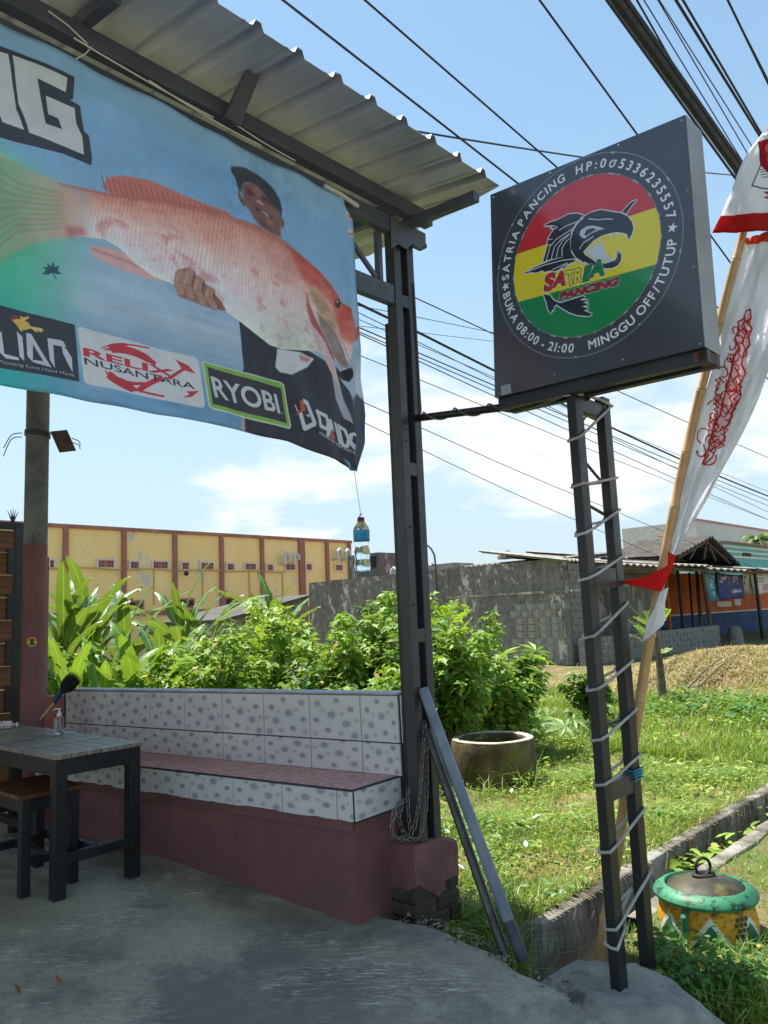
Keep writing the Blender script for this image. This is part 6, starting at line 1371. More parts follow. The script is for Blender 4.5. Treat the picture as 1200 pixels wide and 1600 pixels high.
# printed cloth banners hung in the stall
def poster(name, label, corners, cols, seed, dep):
    pr = Paint(0, 1, 0, 1, 128, cols[0]); r_ = random.Random(seed)
    pr.a = lerpc(pr.Y + .15 * vnoise(pr.X * 5, pr.Y * 5, seed), cols[0], cols[1])
    for k in range(16):
        x, y = r_.uniform(.12, .8), r_.uniform(.15, .85); pr.poly([(x, y), (x + r_.uniform(.03, .16), y + r_.uniform(-.04, .08)), (x + r_.uniform(0, .12), y + r_.uniform(.04, .2)), (x - r_.uniform(0, .08), y + r_.uniform(.03, .14))], cols[2 + k % (len(cols) - 2)], .75)
    return pr
def hang(name, label, cs, pr, dep):
    im = pr.image(name + '_print'); n = 10; v = []; uv = []
    P4 = [PU(x, y, XU + dep) for x, y in cs]
    for i in range(n):
        for j in range(n):
            s, t = i / (n - 1), j / (n - 1); q = (P4[0] * (1 - s) + P4[1] * s) * (1 - t) + (P4[3] * (1 - s) + P4[2] * s) * t
            v.append(S(q[0] + .05 * math.sin(s * 9 + t * 2), q[1], q[2] - .12 * math.sin(s * math.pi) * (1 - t) * .5)); uv.append((s, 1 - t))
    o = thing(name, S(P4[3][0], (P4[2][1] + P4[3][1]) / 2, P4[3][2]), label, 'poster', 'printed cloths hung in the stall')
    c = mk('cloth', v, grid(n, n)[:, ::-1], printmat(name + '_cloth', im, .7, .2), o, True, uv=uv); sm = c.modifiers.new('thickness', 'SOLIDIFY'); sm.thickness = .006
pr = poster('a', '', None, [(70, 132, 158), (96, 150, 170), (206, 196, 170), (40, 110, 170), (226, 220, 206)], 3, 0)
hang('blue_cloth', 'pale blue printed cloth beside the leaning timber post of the stall', [(1100, 892), (1124, 893), (1122, 936), (1112, 940)], pr, -.35)
pr = poster('b', '', None, [(56, 62, 116), (74, 74, 104), (196, 196, 206), (150, 84, 110), (110, 120, 170)], 5, 0)
for x in (.52, .64, .70, .82): pr.line([(x, .24), (x + .05, .40), (x + .06, .26), (x + .12, .34)], .022, (216, 216, 224))
hang('navy_cloth', 'dark blue printed cloth with white figures, widest in the stall', [(1120, 893), (1161, 898), (1161, 934), (1126, 938)], pr, -.45)
pr = poster('c', '', None, [(150, 140, 120), (196, 190, 176), (70, 66, 62), (104, 96, 84)], 8, 0)
hang('brown_cloth', 'narrow brown and white cloth beside the white notice', [(1161, 888), (1176, 890), (1176, 930), (1164, 928)], pr, -.5)
pr = Paint(0, 1, 0, 1, 128, (206, 202, 196))
for i, (x0, n, c) in enumerate(((.34, 3, (170, 60, 60)), (.2, 8, (60, 60, 70)), (.26, 6, (60, 60, 70)))):
    for k in range(n): pr.line([(x0 + k * .075, .76 - i * .13), (x0 + .02 + k * .075, .84 - i * .13), (x0 + .05 + k * .075, .77 - i * .13)], .018, c)
for i in range(6):
    for j in range(3): pr.poly([(.5 + .07 * i, .12 + .1 * j), (.55 + .07 * i, .12 + .1 * j), (.55 + .07 * i, .2 + .1 * j), (.5 + .07 * i, .2 + .1 * j)], (196, 90, 90) if (i + j) % 2 else (120, 60, 60), .8)
hang('white_notice', 'white printed notice hung at the right end of the stall', [(1171, 888), (1203, 892), (1203, 925), (1181, 930)], pr, -.6)
# small box sign and paper on the orange wall
MB().bx(XU + BD - .05, XU + BD, PU(1120, 950, XU + BD)[1], PU(1142, 950, XU + BD)[1], PU(1130, 948, XU + BD)[2], PU(1130, 940, XU + BD)[2]).mk('wall_sign', m_white, war)
MB().bx(XU + BD - .04, XU + BD, PU(1147, 945, XU + BD)[1], PU(1157, 945, XU + BD)[1], PU(1150, 946, XU + BD)[2], PU(1150, 936, XU + BD)[2]).mk('wall_sign', m_white, war)
# parked motorbike glimpsed by the door
mc = PU(1050, 985, XU + .8); mo = thing('motorbike', S(XU + .8, mc[1], zfl), 'black motorbike parked in the shade by the stall door', 'motorbike')
def wheel(c, r): MB().lathe(c - U * .05, [(r * .72, 0), (r, .015), (r, .085), (r * .72, .1), (r * .66, .05), (r * .72, 0)], 24, U).mk('wheel', m_leg, mo, True)
for d in (-.62, .62): wheel(S(XU + .8, mc[1] + d, zfl + .29), .29)
MB().tube([S(XU + .8, mc[1] - .6, zfl + .5), S(XU + .8, mc[1] - .2, zfl + .45), S(XU + .8, mc[1] + .25, zfl + .55), S(XU + .8, mc[1] + .7, zfl + .72)], [.1, .17, .16, .08], 10).mk('bodywork', m_leg, mo, True)
MB().tube([S(XU + .8, mc[1] - .62, zfl + .29), S(XU + .8, mc[1] - .5, zfl + .75), S(XU + .8, mc[1] - .44, zfl + .98)], .04, 8).mk('fork', m_dk, mo, True); MB().tube([S(XU + .45, mc[1] - .38, zfl + 1.0), S(XU + .8, mc[1] - .44, zfl + .98), S(XU + 1.15, mc[1] - .38, zfl + 1.0)], .02, 6).mk('handlebar', m_dk, mo, True)
MB().tube([S(XU + .8, mc[1] - .1, zfl + .76), S(XU + .8, mc[1] + .3, zfl + .78), S(XU + .8, mc[1] + .66, zfl + .84)], [.1, .12, .09], 8).mk('seat', m_leg, mo, True)
MB().lathe(S(XU + .76, mc[1] - .54, zfl + .86), [(0, 0), (.1, .03), (.11, .1), (0, .13)], 12, V * -1).mk('headlight', m_white, mo, True)
# low wall of bare blocks in front
LU = XU - .6
lv0, lv1 = PU(912, 1010, LU)[1], PU(1126, 1005, LU)[1]; z1 = PU(1040, 984, LU)[2]
lwb = thing('block_wall', S(LU, (lv0 + lv1) / 2, -.3), 'low wall of bare grey concrete blocks in front of the stall', 'wall')
hb_ = (z1 + .35) / 4
for r in range(4):
    x = lv0 - (.0 if r % 2 else .28)
    while x < lv1 - .05:
        a, b = max(x, lv0), min(x + .54, lv1)
        if b - a > .1: block(lwb, LU - rbk.choice((0, .008, .016)), LU + .16, a, b, -.35 + r * hb_, -.35 + (r + 1) * hb_ - .025, m_blk)
        x += .565
MB().bx(LU + .012, LU + .15, lv0 + .01, lv1 - .01, -.35, z1 - .03).mk('mortar', m_wal, lwb)
bq2 = PU(1150, 1000, LU - .3); bol = thing('stone_stump', S(LU - .3, bq2[1], -.3), 'short rounded concrete stump beside the low block wall', 'bollard')
MB().lathe(S(LU - .3, bq2[1], -.4), [(.28, 0), (.27, .5), (.22, .72), (.1, .8), (0, .81)], 14, wob=lambda q, h: .05 * math.sin(q * 3 + h * 5)).mk('stump_body', m_blk, bol, True)
# houses further back on the right
FU = 26.0
fp_ = lambda x, y: PU(x, y, FU)
wh1 = thing('white_house', S(FU + 6, fp_(1140, 860)[1], -.3), 'pale house with a flat parapet beyond the stall roof', 'house')
a, b = PU(1090, 840, FU + 4), PU(1330, 840, FU + 4); MB().bx(FU + 4, FU + 12, a[1], b[1], -.4, PU(1150, 823, FU + 4)[2]).mk('wall', m_white, wh1); MB().bx(FU + 3.9, FU + 4.2, a[1] - .2, b[1], PU(1150, 823, FU + 4)[2], PU(1150, 820, FU + 4)[2]).mk('parapet', M('pinkish_trim', rgb(176, 140, 136), rough=.8), wh1)
a, b = fp_(1095, 860), fp_(1165, 860); rz0, rz1 = fp_(1130, 856)[2], fp_(1130, 836)[2]
tl_ = thing('tiled_roof_house', S(FU, (a[1] + b[1]) / 2, -.3), 'house with a reddish clay tile roof behind the stall', 'house')
MB().bx(FU + .5, FU + 4, a[1], b[1], -.4, rz0).mk('wall', m_white, tl_)
m_clay = M('clay_tile', rgb(146, 92, 74), rgb(112, 66, 54), 3, rough=.9)
nr_, nc_ = 8, int((b[1] - a[1]) / .42)
ct = bpy.data.meshes.new('roof_tile'); mbt = MB(); mbt.add([(-.2, 0, 0), (0, 0, .1), (.2, 0, 0), (-.2, .62, .02), (0, .62, .12), (.2, .62, .02)], [(0, 1, 4, 3), (1, 2, 5, 4), (0, 2, 1)]); ct.from_pydata(mbt.v, [], mbt.f); ct.materials.append(m_clay)
slp = (rz1 - rz0) / 3.6
for r in range(nr_):
    for c in range(nc_):
        o = link('roof_tile', ct, tl_, S(FU + .1 + r * .45, a[1] + c * .42 + .2 * (r % 2), rz0 + r * .45 * slp + .02))
        yv = unit(U + W * slp); o.rotation_euler = Matrix((-V * -1, yv, np.cross(V, yv))).transposed().to_euler() if np.cross(V, yv)[2] > 0 else Matrix((-V, yv, np.cross(-V, yv))).transposed().to_euler()
slabroof('roof_deck', [S(FU, a[1], rz0 - .02), S(FU, b[1] + .3, rz0 - .02), S(FU + 3.7, b[1] + .3, rz1), S(FU + 3.7, a[1], rz1)], .05, m_clay, tl_)
te = thing('teal_house', S(FU - 3, fp_(1180, 870)[1], -.3), 'teal and white striped shop front beyond the stall roof', 'shop')
t0, t1 = PU(1132, 865, FU - 3), PU(1330, 860, FU - 3); zt4 = PU(1180, 853, FU - 3)[2]
MB().bx(FU - 3, FU, t0[1], t1[1], -.4, zt4).mk('wall', M('teal_paint', rgb(92, 176, 176), rgb(74, 156, 160), 2, rough=.7), te)
for k in range(3): zz3 = zt4 - .35 - k * .42; MB().bx(FU - 3.06, FU - 2.99, t0[1] - .1, t1[1], zz3, zz3 + .16).mk('white_stripe', m_white, te)
MB().bx(FU - 3.3, FU + .2, t0[1] - .3, t1[1], zt4, zt4 + .12).mk('roof_edge', m_red, te)
MB().bx(FU - 3.1, FU - 2.99, PU(1160, 866, FU - 3)[1], PU(1172, 866, FU - 3)[1], PU(1166, 869, FU - 3)[2], PU(1166, 864, FU - 3)[2]).mk('sign_plate', m_dark, te)
# white pvc hoods on the hall wall and behind the mould wall
for i, (x, y) in enumerate(((452, 868), (534, 862), (626, 890))):
    pl = i < 2; q = PU(x, y, YU - .4) if pl else PV(x, y, 20.6); lb = ('white twin pipe hood on the hall wall, left of the mouldy wall end', 'white twin pipe hood on the hall wall, just left of the hanging bottle', 'low white pipe hood behind the mouldy wall beside the steel post')[i]
    c = S(*q); ax_ = V if pl else U; k = 1.25 if pl else .8; o = thing('vent_hood', c, lb, 'pipe hood', 'white pipe hoods')
    for d in (-.28, .28): MB().tube([c + ax_ * d * k + (U * .45 if pl else W * -.9) - W * .35 * k * pl, c + ax_ * d * k - W * (.35 * k if pl else .2), c + ax_ * d * k, c + ax_ * (d + .12) * k + W * .1 * k, c + ax_ * (d + .26) * k, c + ax_ * (d + .26) * k - W * .18 * k], .085 * k, 8).mk('bent_pipe', m_white, o, True)
tk = PV(566, 888, 23); tn = thing('roof_tank', S(tk[0], 23, -.3), 'grey box tank room behind the wall beneath the hanging bottle', 'tank room')
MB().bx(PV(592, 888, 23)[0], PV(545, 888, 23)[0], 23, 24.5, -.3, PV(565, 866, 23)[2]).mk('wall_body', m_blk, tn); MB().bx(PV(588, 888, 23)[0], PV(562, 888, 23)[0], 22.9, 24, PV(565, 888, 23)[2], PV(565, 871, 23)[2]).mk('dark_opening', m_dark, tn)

# ================================================================ overhead cables
m_cab = M('cable_rubber', rgb(34, 36, 42), rough=.6, bump=0)
def cable(p, q, z, r, sagm, label, group=None, name='overhead_cable'):
    lo, hi_ = -40., 120.
    f = lambda c: PU(*p, c)[2]
    best = None
    for c in np.linspace(-30, 40, 1401):
        d = ray(*p)
        if (U * c - CAM).dot(U) / d.dot(U) <= .5: continue
        e = abs(f(c) - z)
        if best is None or e < best[0]: best = (e, c)
    c = best[1]; a, b = S(*PU(*p, c)), S(*PU(*q, c)); d = b - a; l = np.linalg.norm(d); k1 = 22 / max(l, .5)
    t = np.linspace(-k1, 1 + k1, 60)
    pts = [a + d * x + W * (sagm * (x * (x - 1))) * min(1, l / 6) * (1 if 0 <= x <= 1 else .25) for x in t]
    o = thing(name, pts[0], label, 'cable', group); MB().tube(pts, r, 6).mk('cable_run', m_cab, o, True)
G1, G2 = 'thin cables fanning across the top right', 'thin cables passing behind the steel post'
cable((962, 0), (1150, 262), 6.2, .045, .0, 'thickest black cable bundle above the sign corner'); cable((976, 0), (1160, 262), 6.3, .035, .0, 'second thick cable in the bundle above the sign corner')
cable((948, 0), (1150, 280), 6.0, .013, .0, 'single cable just left of the thick bundle')
cable((995, 0), (1080, 150), 6.6, .009, .0, 'thin dark cable right beside the thick bundle', G1)
for i, (x0, x1, y1, r) in enumerate(((1006, 1160, 252, .006), (1028, 1168, 240, .006), (1030, 1174, 227, .006))): cable((x0, 0), (x1, y1), 6.8 + .1 * i, r, 0, ('thinnest cable left in the fan over the sign', 'middle hair-thin cable in the fan over the sign', 'right hair-thin cable in the fan over the sign')[i], G1)
cable((1056, 0), (1188, 214), 7.2, .015, .0, 'twisted black cable left of its smooth neighbour at top right'); cable((1067, 0), (1190, 210), 7.2, .012, .0, 'smooth black cable right of the twisted one at top right')
cable((1137, 0), (1200, 130), 7.6, .012, 0, 'black cable crossing the top right corner', G1); cable((1142, 10), (1200, 124), 7.6, .006, 0, 'thin cable close under the top right corner cable', G1)
cable((843, 0), (1130, 395), 6.4, .010, 0, 'lone cable running down to the sign top from the middle of the sky'); cable((570, 0), (1150, 505), 6.2, .010, 0, 'cable from top centre down behind the sign left corner'); cable((442, 0), (806, 284), 5.6, .010, 0, 'cable just clear of the porch roof edge')
cable((637, 203), (1160, 275), 6.8, .012, .25, 'sagging cable crossing level behind the square sign'); cable((655, 520), (1200, 775), 6.0, .022, .5, 'thick sagging cable behind the post and sign legs')
for i, (x0, y0, x1, y1, z, r, lb) in enumerate((
    (655, 468, 1200, 715, 6.4, .010, 'upper thin cable behind the post, ending near the flag'), (660, 497, 1000, 560, 6.6, .006, 'faint cable slanting gently behind the sign base'), (658, 520, 1100, 566, 6.6, .005, 'faintest nearly level cable beneath the sign base'),
    (657, 536, 1200, 800, 6.2, .008, 'thin cable just beneath the thick sagging one'), (657, 540, 1200, 768, 6.1, .006, 'hair-thin cable close under the thick sagging one'), (658, 553, 1200, 782, 6.0, .011, 'first of the close cable trio right of the post'), (658, 560, 1200, 790, 5.9, .009, 'middle of the close cable trio right of the post'), (658, 566, 1200, 812, 5.8, .009, 'lowest of the close cable trio right of the post'),
    (660, 595, 1200, 812, 5.4, .007, 'thin cable below the close trio'), (662, 670, 940, 790, 5.0, .008, 'cable falling from the arm pipe end toward the stand'), (664, 705, 905, 815, 4.8, .008, 'lowest cable meeting the sign stand low down'))):
    cable((x0, y0), (x1, y1), z, r, .15, lb, G2)
# ================================================================ plants
def gz(p):
    a, b = p.dot(U), p.dot(V)
    return float(lot_z(np.array(a), np.array(b))) if a > 2.36 else float(verge_z(np.array(a), np.array(b)))
def at(px, d):
    """ground point seen below image column px at distance d along the view"""
    p = onY(px, 960, d); p[2] = 0; p[2] = gz(p); return p
def frames(n, up, r_, spread):
    """n leaf frames (dir, side, normal) scattered about the given outward directions"""
    d = up + r_.normal(size=(n, 3)) * spread; d /= np.linalg.norm(d, axis=1)[:, None]
    s = np.cross(d, r_.normal(size=(n, 3))); s /= np.linalg.norm(s, axis=1)[:, None]; return d, s, np.cross(s, d)
OVAL = (np.array([[0, 0, 0], [.3, -.24, .03], [.3, .24, .03], [.68, -.2, .0], [.68, .2, .0], [1, 0, -.12], [.34, 0, -.05], [.7, 0, -.07]]), [(0, 1, 6), (0, 6, 2), (1, 3, 7, 6), (6, 7, 4, 2), (3, 5, 7), (7, 5, 4)])
LOBE = (np.array([[0, 0, 0], [.1, -.34, .02], [.34, -.2, .0], [.52, -.36, .02], [.66, -.14, -.03], [1, 0, -.14], [.66, .14, -.03], [.52, .36, .02], [.34, .2, .0], [.1, .34, .02], [.4, 0, -.05]]), [(0, 1, 2, 10), (10, 2, 3, 4), (10, 4, 5), (10, 5, 6), (10, 6, 7, 8), (10, 8, 9, 0)])
SLIM = (np.array([[0, 0, 0], [.4, -.1, .02], [.4, .1, .02], [1, 0, -.1], [.42, 0, -.02]]), [(0, 1, 4), (0, 4, 2), (1, 3, 4), (4, 3, 2)])
def leaves(pos, d, s, n, size, tpl):
    tv, tf = tpl; k = len(tv); m = len(pos); size = np.broadcast_to(size, (m,))[:, None, None]
    v = pos[:, None, :] + (d[:, None, :] * tv[None, :, :1] + s[:, None, :] * tv[None, :, 1:2] + n[:, None, :] * tv[None, :, 2:]) * size
    tri = np.array([t for f in tf for t in ([f] if len(f) == 3 else [(f[0], f[1], f[2]), (f[0], f[2], f[3])])])
    f = (np.arange(m)[:, None, None] * k + tri[None]).reshape(-1, 3)
    return v.reshape(-1, 3), f
lf_weed = leafmat('weed_leaf', rgb(128, 164, 62), rgb(84, 130, 44), .34, .55, rgb(156, 184, 78)); lf_dark = leafmat('dark_leaf', rgb(70, 116, 44), rgb(50, 92, 36), .28, .58, rgb(92, 138, 52))
lf_lime = leafmat('lime_leaf', rgb(156, 184, 66), rgb(126, 164, 56), .42, .45); lf_ban = leafmat('banana_leaf', rgb(78, 116, 48), rgb(58, 96, 40), .24, .34, rgb(104, 144, 54), veins=True)
lf_banl = leafmat('young_banana_leaf', rgb(108, 152, 50), rgb(84, 132, 44), .34, .34, rgb(140, 176, 58), veins=True); lf_pale = leafmat('wilted_leaf', rgb(160, 186, 120), rgb(136, 168, 100), .35, .5); lf_palm = leafmat('palm_leaf', rgb(96, 128, 66), rgb(76, 106, 56), .2, .5)
m_stem = M('green_stem', rgb(118, 124, 66), rgb(92, 98, 54), 8, rough=.8, bump=.2); m_bark = M('grey_bark', rgb(124, 110, 92), rgb(90, 78, 64), 8, rough=.95, bump=.6, bscale=40, st3=(1, 1, 3))
m_pseudo = M('banana_stem', rgb(132, 132, 72), rgb(100, 92, 56), 6, rough=.6, bump=.2, c3=rgb(92, 64, 40), scale3=4, lo3=.52, hi3=.66, st3=(1, 1, .3))
def bush(px, d, ytop, wid, label, group, leaf=LOBE, size=.1, n=1500, mat=None, seed=1, lift=0., stems=7, name='bush', dep=None, jag=.5):
    r_ = np.random.default_rng(seed); base = at(px, d); top = onY(px, ytop, d)[2]; h = max(top - base[2], .2) * 1.12
    o = thing(name, base, label, 'bush' if name == 'bush' else name.replace('_', ' '), group)
    tips = []; sb = MB()
    for i in range(stems):
        a = r_.uniform(0, 6.28); q = r_.uniform(.15, 1.) ** .7 * wid / 2; hh = h * r_.uniform(.62, 1.0) * (1 - .35 * (q / (wid / 2)) ** 2)
        e = base + np.array([math.cos(a) * q, math.sin(a) * q * .8, hh * (1.12 if i % 3 == 0 else 1)]); m_ = base + (e - base) * .5 + np.array([0, 0, hh * .12]); tips.append((m_, e))
        sb.tube([base + np.array([math.cos(a), math.sin(a), 0]) * .05, m_, e], [.012, .009, .003], 5)
    sb.mk('stem', m_stem, o)
    # leaves crowd round lumps strung along the stems, so the outline stays broken
    lump = []
    for m_, e in tips:
        for t in np.linspace(.0, 1, 5): lump.append((m_ * (1 - t) + e * t, .5 + .5 * (1 - t)))
    for i in range(stems * 2):
        a = r_.uniform(0, 6.28); q = r_.uniform(.2, 1.) * wid / 2; lump.append((base + np.array([math.cos(a) * q, math.sin(a) * q * .8, h * r_.uniform(.08, .55)]), .9))
    li = r_.integers(0, len(lump), n); cen_ = np.array([l[0] for l in lump])[li]; sz = np.array([l[1] for l in lump])[li]
    rad = wid * .19; off = r_.normal(size=(n, 3)); off /= np.linalg.norm(off, axis=1)[:, None]; off[:, 2] *= .75
    pos = cen_ + off * (rad * sz * r_.uniform(.35, 1.0, n))[:, None]
    pos[:, 2] = np.maximum(pos[:, 2], base[2] + .03)
    dr = off * .8 + np.array([0, 0, -.12]); d_, s_, n2 = frames(n, dr, r_, .55)
    # leaf faces look mostly up and outward
    upn = np.array([0, 0, 1.]) + off * .5 + r_.normal(size=(n, 3)) * .38; upn /= np.linalg.norm(upn, axis=1)[:, None]
    s_ = np.cross(upn, d_); s_ /= np.linalg.norm(s_, axis=1)[:, None] + 1e-9; d_ = np.cross(s_, upn)
    v, f = leaves(pos, d_, s_, upn, size * r_.uniform(.35, 1.3, n) , leaf)
    fo = mk('foliage', v, f, mat or lf_weed, o); fo['kind'] = 'stuff'
    return o
GB = 'weedy bushes behind the bench'
bl_ = [ # px, distance, top, width, mat, size, n
 (372, 9.2, 984, 1.23, lf_weed, .10, 2025, 'bright weedy bush at the right foot of the banana clump'), (418, 9.8, 952, 1.12, lf_lime, .09, 1755, 'yellow-green bush in front of the far shed roof'), (462, 9.0, 960, 1.23, lf_weed, .10, 2295, 'lobed-leaf bush below the left end of the mouldy wall'),
 (515, 8.6, 974, 1.23, lf_weed, .10, 2295, 'dense weedy bush below the hanging bottle, left side'), (560, 8.8, 969, 1.12, lf_weed, .10, 2160, 'weedy bush straight below the hanging bottle'), (600, 8.3, 950, 1.12, lf_weed, .10, 2295, 'taller weedy bush just left of the steel post'),
 (648, 8.0, 964, 1.01, lf_dark, .10, 2160, 'dark bush hidden behind the steel post'), (700, 7.9, 969, 0.84, lf_weed, .09, 2025, 'bushy weeds right beside the steel post'), (735, 8.8, 1006, 1.12, lf_weed, .09, 2025, 'spreading bush between the post and the well ring'),
 (780, 9.0, 1006, .78, lf_dark, .10, 2295, 'dark glossy bush above the well ring'), (690, 8.3, 1058, 0.67, lf_dark, .09, 1620, 'low dark bush left of the well ring'), (330, 8.4, 1014, 1.23, lf_weed, .10, 2025, 'low bush under the young banana leaves'), (770, 9.0, 1056, 1.01, lf_weed, .08, 1620, 'low weeds close behind the well ring'),
 (490, 10.5, 949, 1.68, lf_weed, .11, 2430, 'tall bush mass close under the mouldy wall, left part'), (575, 10.8, 946, 1.68, lf_dark, .11, 2430, 'tall dark bush mass close under the mouldy wall, below the tank room'), (640, 9.8, 942, 1.46, lf_weed, .11, 2430, 'tall bush rising behind the steel post'), (690, 9.8, 959, 1.34, lf_lime, .10, 2025, 'pale bush behind the feathery sapling'), (400, 11.0, 969, 1.57, lf_dark, .11, 2025, 'dark bush mass between the bananas and the shed'), (355, 9.8, 994, 1.34, lf_weed, .10, 2025, 'weedy bush right of the banana clump, further back'), (755, 10.2, 984, 1.23, lf_weed, .10, 2025, 'bush at the right end of the weedy thicket, further back'), (280, 9.8, 1014, 1.46, lf_weed, .10, 1890, 'weedy bush filling in under the torn banana plant'), (160, 9.6, 1031, 1.57, lf_dark, .10, 1755, 'dark undergrowth at the banana feet beside the pole'), (95, 10.0, 1014, 1.34, lf_dark, .10, 1620, 'dark undergrowth just right of the round pole'),
 (545, 7.4, 1041, 1.34, lf_weed, .09, 1755, 'low bush directly behind the bench back, middle'), (440, 7.8, 1041, 1.34, lf_dark, .09, 1755, 'low dark bush behind the bench back, left of the middle'), (915, 10.5, 1048, 0.78, lf_dark, .09, 1485, 'dark bush between the two sign stand legs'), (240, 8.6, 1036, 1.12, lf_dark, .09, 1350, 'low dark bush below the banana stems')]
for i, (px, d, yt, wd, mt, sz, n, lb) in enumerate(bl_): bush(px, d, yt, wd, lb, GB, LOBE if mt is not lf_dark else OVAL, sz, n, mt, seed=20 + i, stems=9)
# slender feathery saplings
def sapling(px, d, ytop, label, seed, n=34, ln=.34, mat=None, trunk=.012, ybase=None, name='sapling', lean=0., grp=None, thick_to=.35):
    r_ = np.random.default_rng(seed); b = at(px, d); top = onY(px, ytop, d); h = top[2] - b[2]; o = thing(name, b, label, 'tree' if 'tree' in name else 'sapling', grp)
    tp = b + np.array([lean * h, 0, h * .93]); MB().tube([b, b + (tp - b) * .5 + np.array([.02, 0, 0]), tp], [trunk, trunk * .8, trunk * .3], 8).mk('trunk', m_bark, o, True)
    P_, D_, S_, N_, Z_ = [], [], [], [], []
    sb = MB()
    for i in range(n):
        t = r_.uniform(thick_to, 1); q = b + (tp - b) * t; a = r_.uniform(0, 6.28); dr = unit([math.cos(a), math.sin(a), r_.uniform(.1, .8) + (t - .5)]); e = q + dr * ln * r_.uniform(.7, 1.1) - W * .03; sb.tube([q, (q + e) / 2 + W * .02, e], [.004, .003, .0015], 4)
        sd_ = unit(np.cross(dr, W))
        for k in range(9):
            u_ = .25 + .75 * k / 8; p = q + (e - q) * u_
            for sg_ in (-1, 1):
                P_.append(p); dd = unit(sd_ * sg_ + dr * .35 + r_.normal(size=3) * .15); D_.append(dd); nn = unit(np.cross(dd, dr) * -sg_ + W * .3); S_.append(unit(np.cross(nn, dd))); N_.append(nn); Z_.append(.085 * (1 - .4 * abs(u_ - .6)))
    sb.mk('twig', m_stem, o)
    v, f = leaves(np.array(P_), np.array(D_), np.array(S_), np.array(N_), np.array(Z_), OVAL); c_ = mk('crown', v, f, mat or lf_lime, o); c_['kind'] = 'stuff'
sapling(700, 8.2, 945, 'feathery lime sapling rising right of the steel post', 3, 30)
sapling(386, 10.4, 990, 'thin feathery sapling against the yellow hall corner', 4, 22)
sapling(412, 9.4, 975, 'airy yellow-green sapling before the shed roof', 5, 26)
sapling(1024, 12.5, 968, 'young tree with a slim grey trunk before the block wall', 6, 12, .5, lf_lime, .075, name='small_tree', lean=-.03, thick_to=.62)
# bananas
m_deadb = leafmat('dead_banana_leaf', rgb(150, 118, 74), rgb(118, 88, 54), .2, .8)
def banana(px, d, ytop, n, ln, label, seed, mat, wid=.36, stem_h=.5, spread=1., yoff=0):
    r_ = np.random.default_rng(seed); b = at(px, d); top = onY(px, ytop, d)[2]; h = top - b[2]; o = thing('banana_plant', b, label, 'banana plant', 'banana plants below the yellow hall')
    sh_ = h * stem_h;  MB().tube([b - W * .1, b + W * sh_ * .5, b + W * sh_], [.10, .08, .05], 12).mk('stem', m_pseudo, o, True)
    for i in range(n + 2):
        a = i * 2.4 + r_.uniform(-.35, .35); el = (1.48 - .85 * (i / max(n - 1, 1)) * spread + r_.uniform(-.12, .12)); L0 = ln * r_.uniform(.8, 1.1)
        if i >= n: el = -.5; L0 *= .6
        hd = np.array([math.cos(a), math.sin(a), 0]); r_k = r_.uniform(.3, 1.5)
        q0 = b + W * (sh_ * r_.uniform(.85, 1.)); K = 14; ctr = [q0]; e = el; st_ = L0 * 1.12 / K
        for k in range(K): e -= (.008 + .085 * (k / K) ** 1.5 * (1 + .8 * spread * r_k)); ctr.append(ctr[-1] + (hd * math.cos(e) + W * math.sin(e)) * st_)
        if True: MB().tube(ctr[:4], [.028, .02, .014, .012], 6).mk('leaf_stalk', m_stem, o, True)
        v, f, uv = [], [], []; fold = r_.uniform(.2, .8); tw = r_.uniform(-.6, .6); w0 = wid * r_.uniform(.6, .88)
        torn = [r_.uniform(0, 1) < .4 for _ in range(2 * K)]
        sd = unit(np.cross(hd, W)); cols_ = (-1, -.55, 0, .55, 1); idx = {}
        for k in range(2, K + 1):
            t = (k - 2) / (K - 2); wv_ = w0 * .5 * (max(math.sin(math.pi * min(1, t * .93 + .07)), 0) ** .55) * (1 if k < K else .05)
            tg = unit(ctr[k] - ctr[k - 1]); nn = unit(np.cross(sd, tg)); nn = nn if nn[2] > 0 else -nn; s2 = unit(np.cross(tg, nn)); s2 = s2 * math.cos(tw * t) + nn * math.sin(tw * t); nn = np.cross(s2, tg); nn = nn if nn[2] > 0 else -nn
            for ci, c in enumerate(cols_):
                rip = .018 * math.sin(k * 2.1 + ci * 1.7 + i); idx[k, ci] = len(v); v.append(ctr[k] + s2 * c * wv_ * math.cos(fold * abs(c)) + nn * (abs(c) * wv_ * math.sin(fold) * (.9 - 1.5 * t) + rip * abs(c))); uv.append((.5 + c * .5, t * 2.2 + abs(c) * .12))
        for k in range(2, K):
            for ci in range(4):
                if torn[(k * 2 + (ci > 1)) % (2 * K)] and ci in (0, 3) and k > 3:      # a split along the vein
                    a_ = idx[k, ci]; n0_ = len(v); sh2 = (ctr[k + 1] - ctr[k]) * .22
                    ids = [idx[k, ci], idx[k + 1, ci], idx[k + 1, ci + 1], idx[k, ci + 1]]; oc = (0, 1) if ci == 0 else (3, 2)
                    nv = list(ids)
                    v.append(v[ids[oc[0]]] + sh2); uv.append(uv[ids[oc[0]]]); nv[oc[0]] = len(v) - 1
                    f.append(tuple(nv)); continue
                f.append((idx[k, ci], idx[k + 1, ci], idx[k + 1, ci + 1], idx[k, ci + 1]))
        lo_ = mk('leaf', v, f, mat if i < n else m_deadb, o, True, uv=uv)
    return o
banana(100, 11.4, 858, 12, 1.5, 'tall banana plant nearest the round porch pole', 1, lf_ban, .36, .42, .8); banana(140, 12.4, 864, 12, 1.65, 'tall banana plant with broad arching leaves to the right', 22, lf_ban, .36, .42, 1.0); banana(196, 12.8, 900, 8, 1.5, 'banana plant leaning between the two tall ones and the torn one', 23, lf_ban, .36, .4, 1.1)
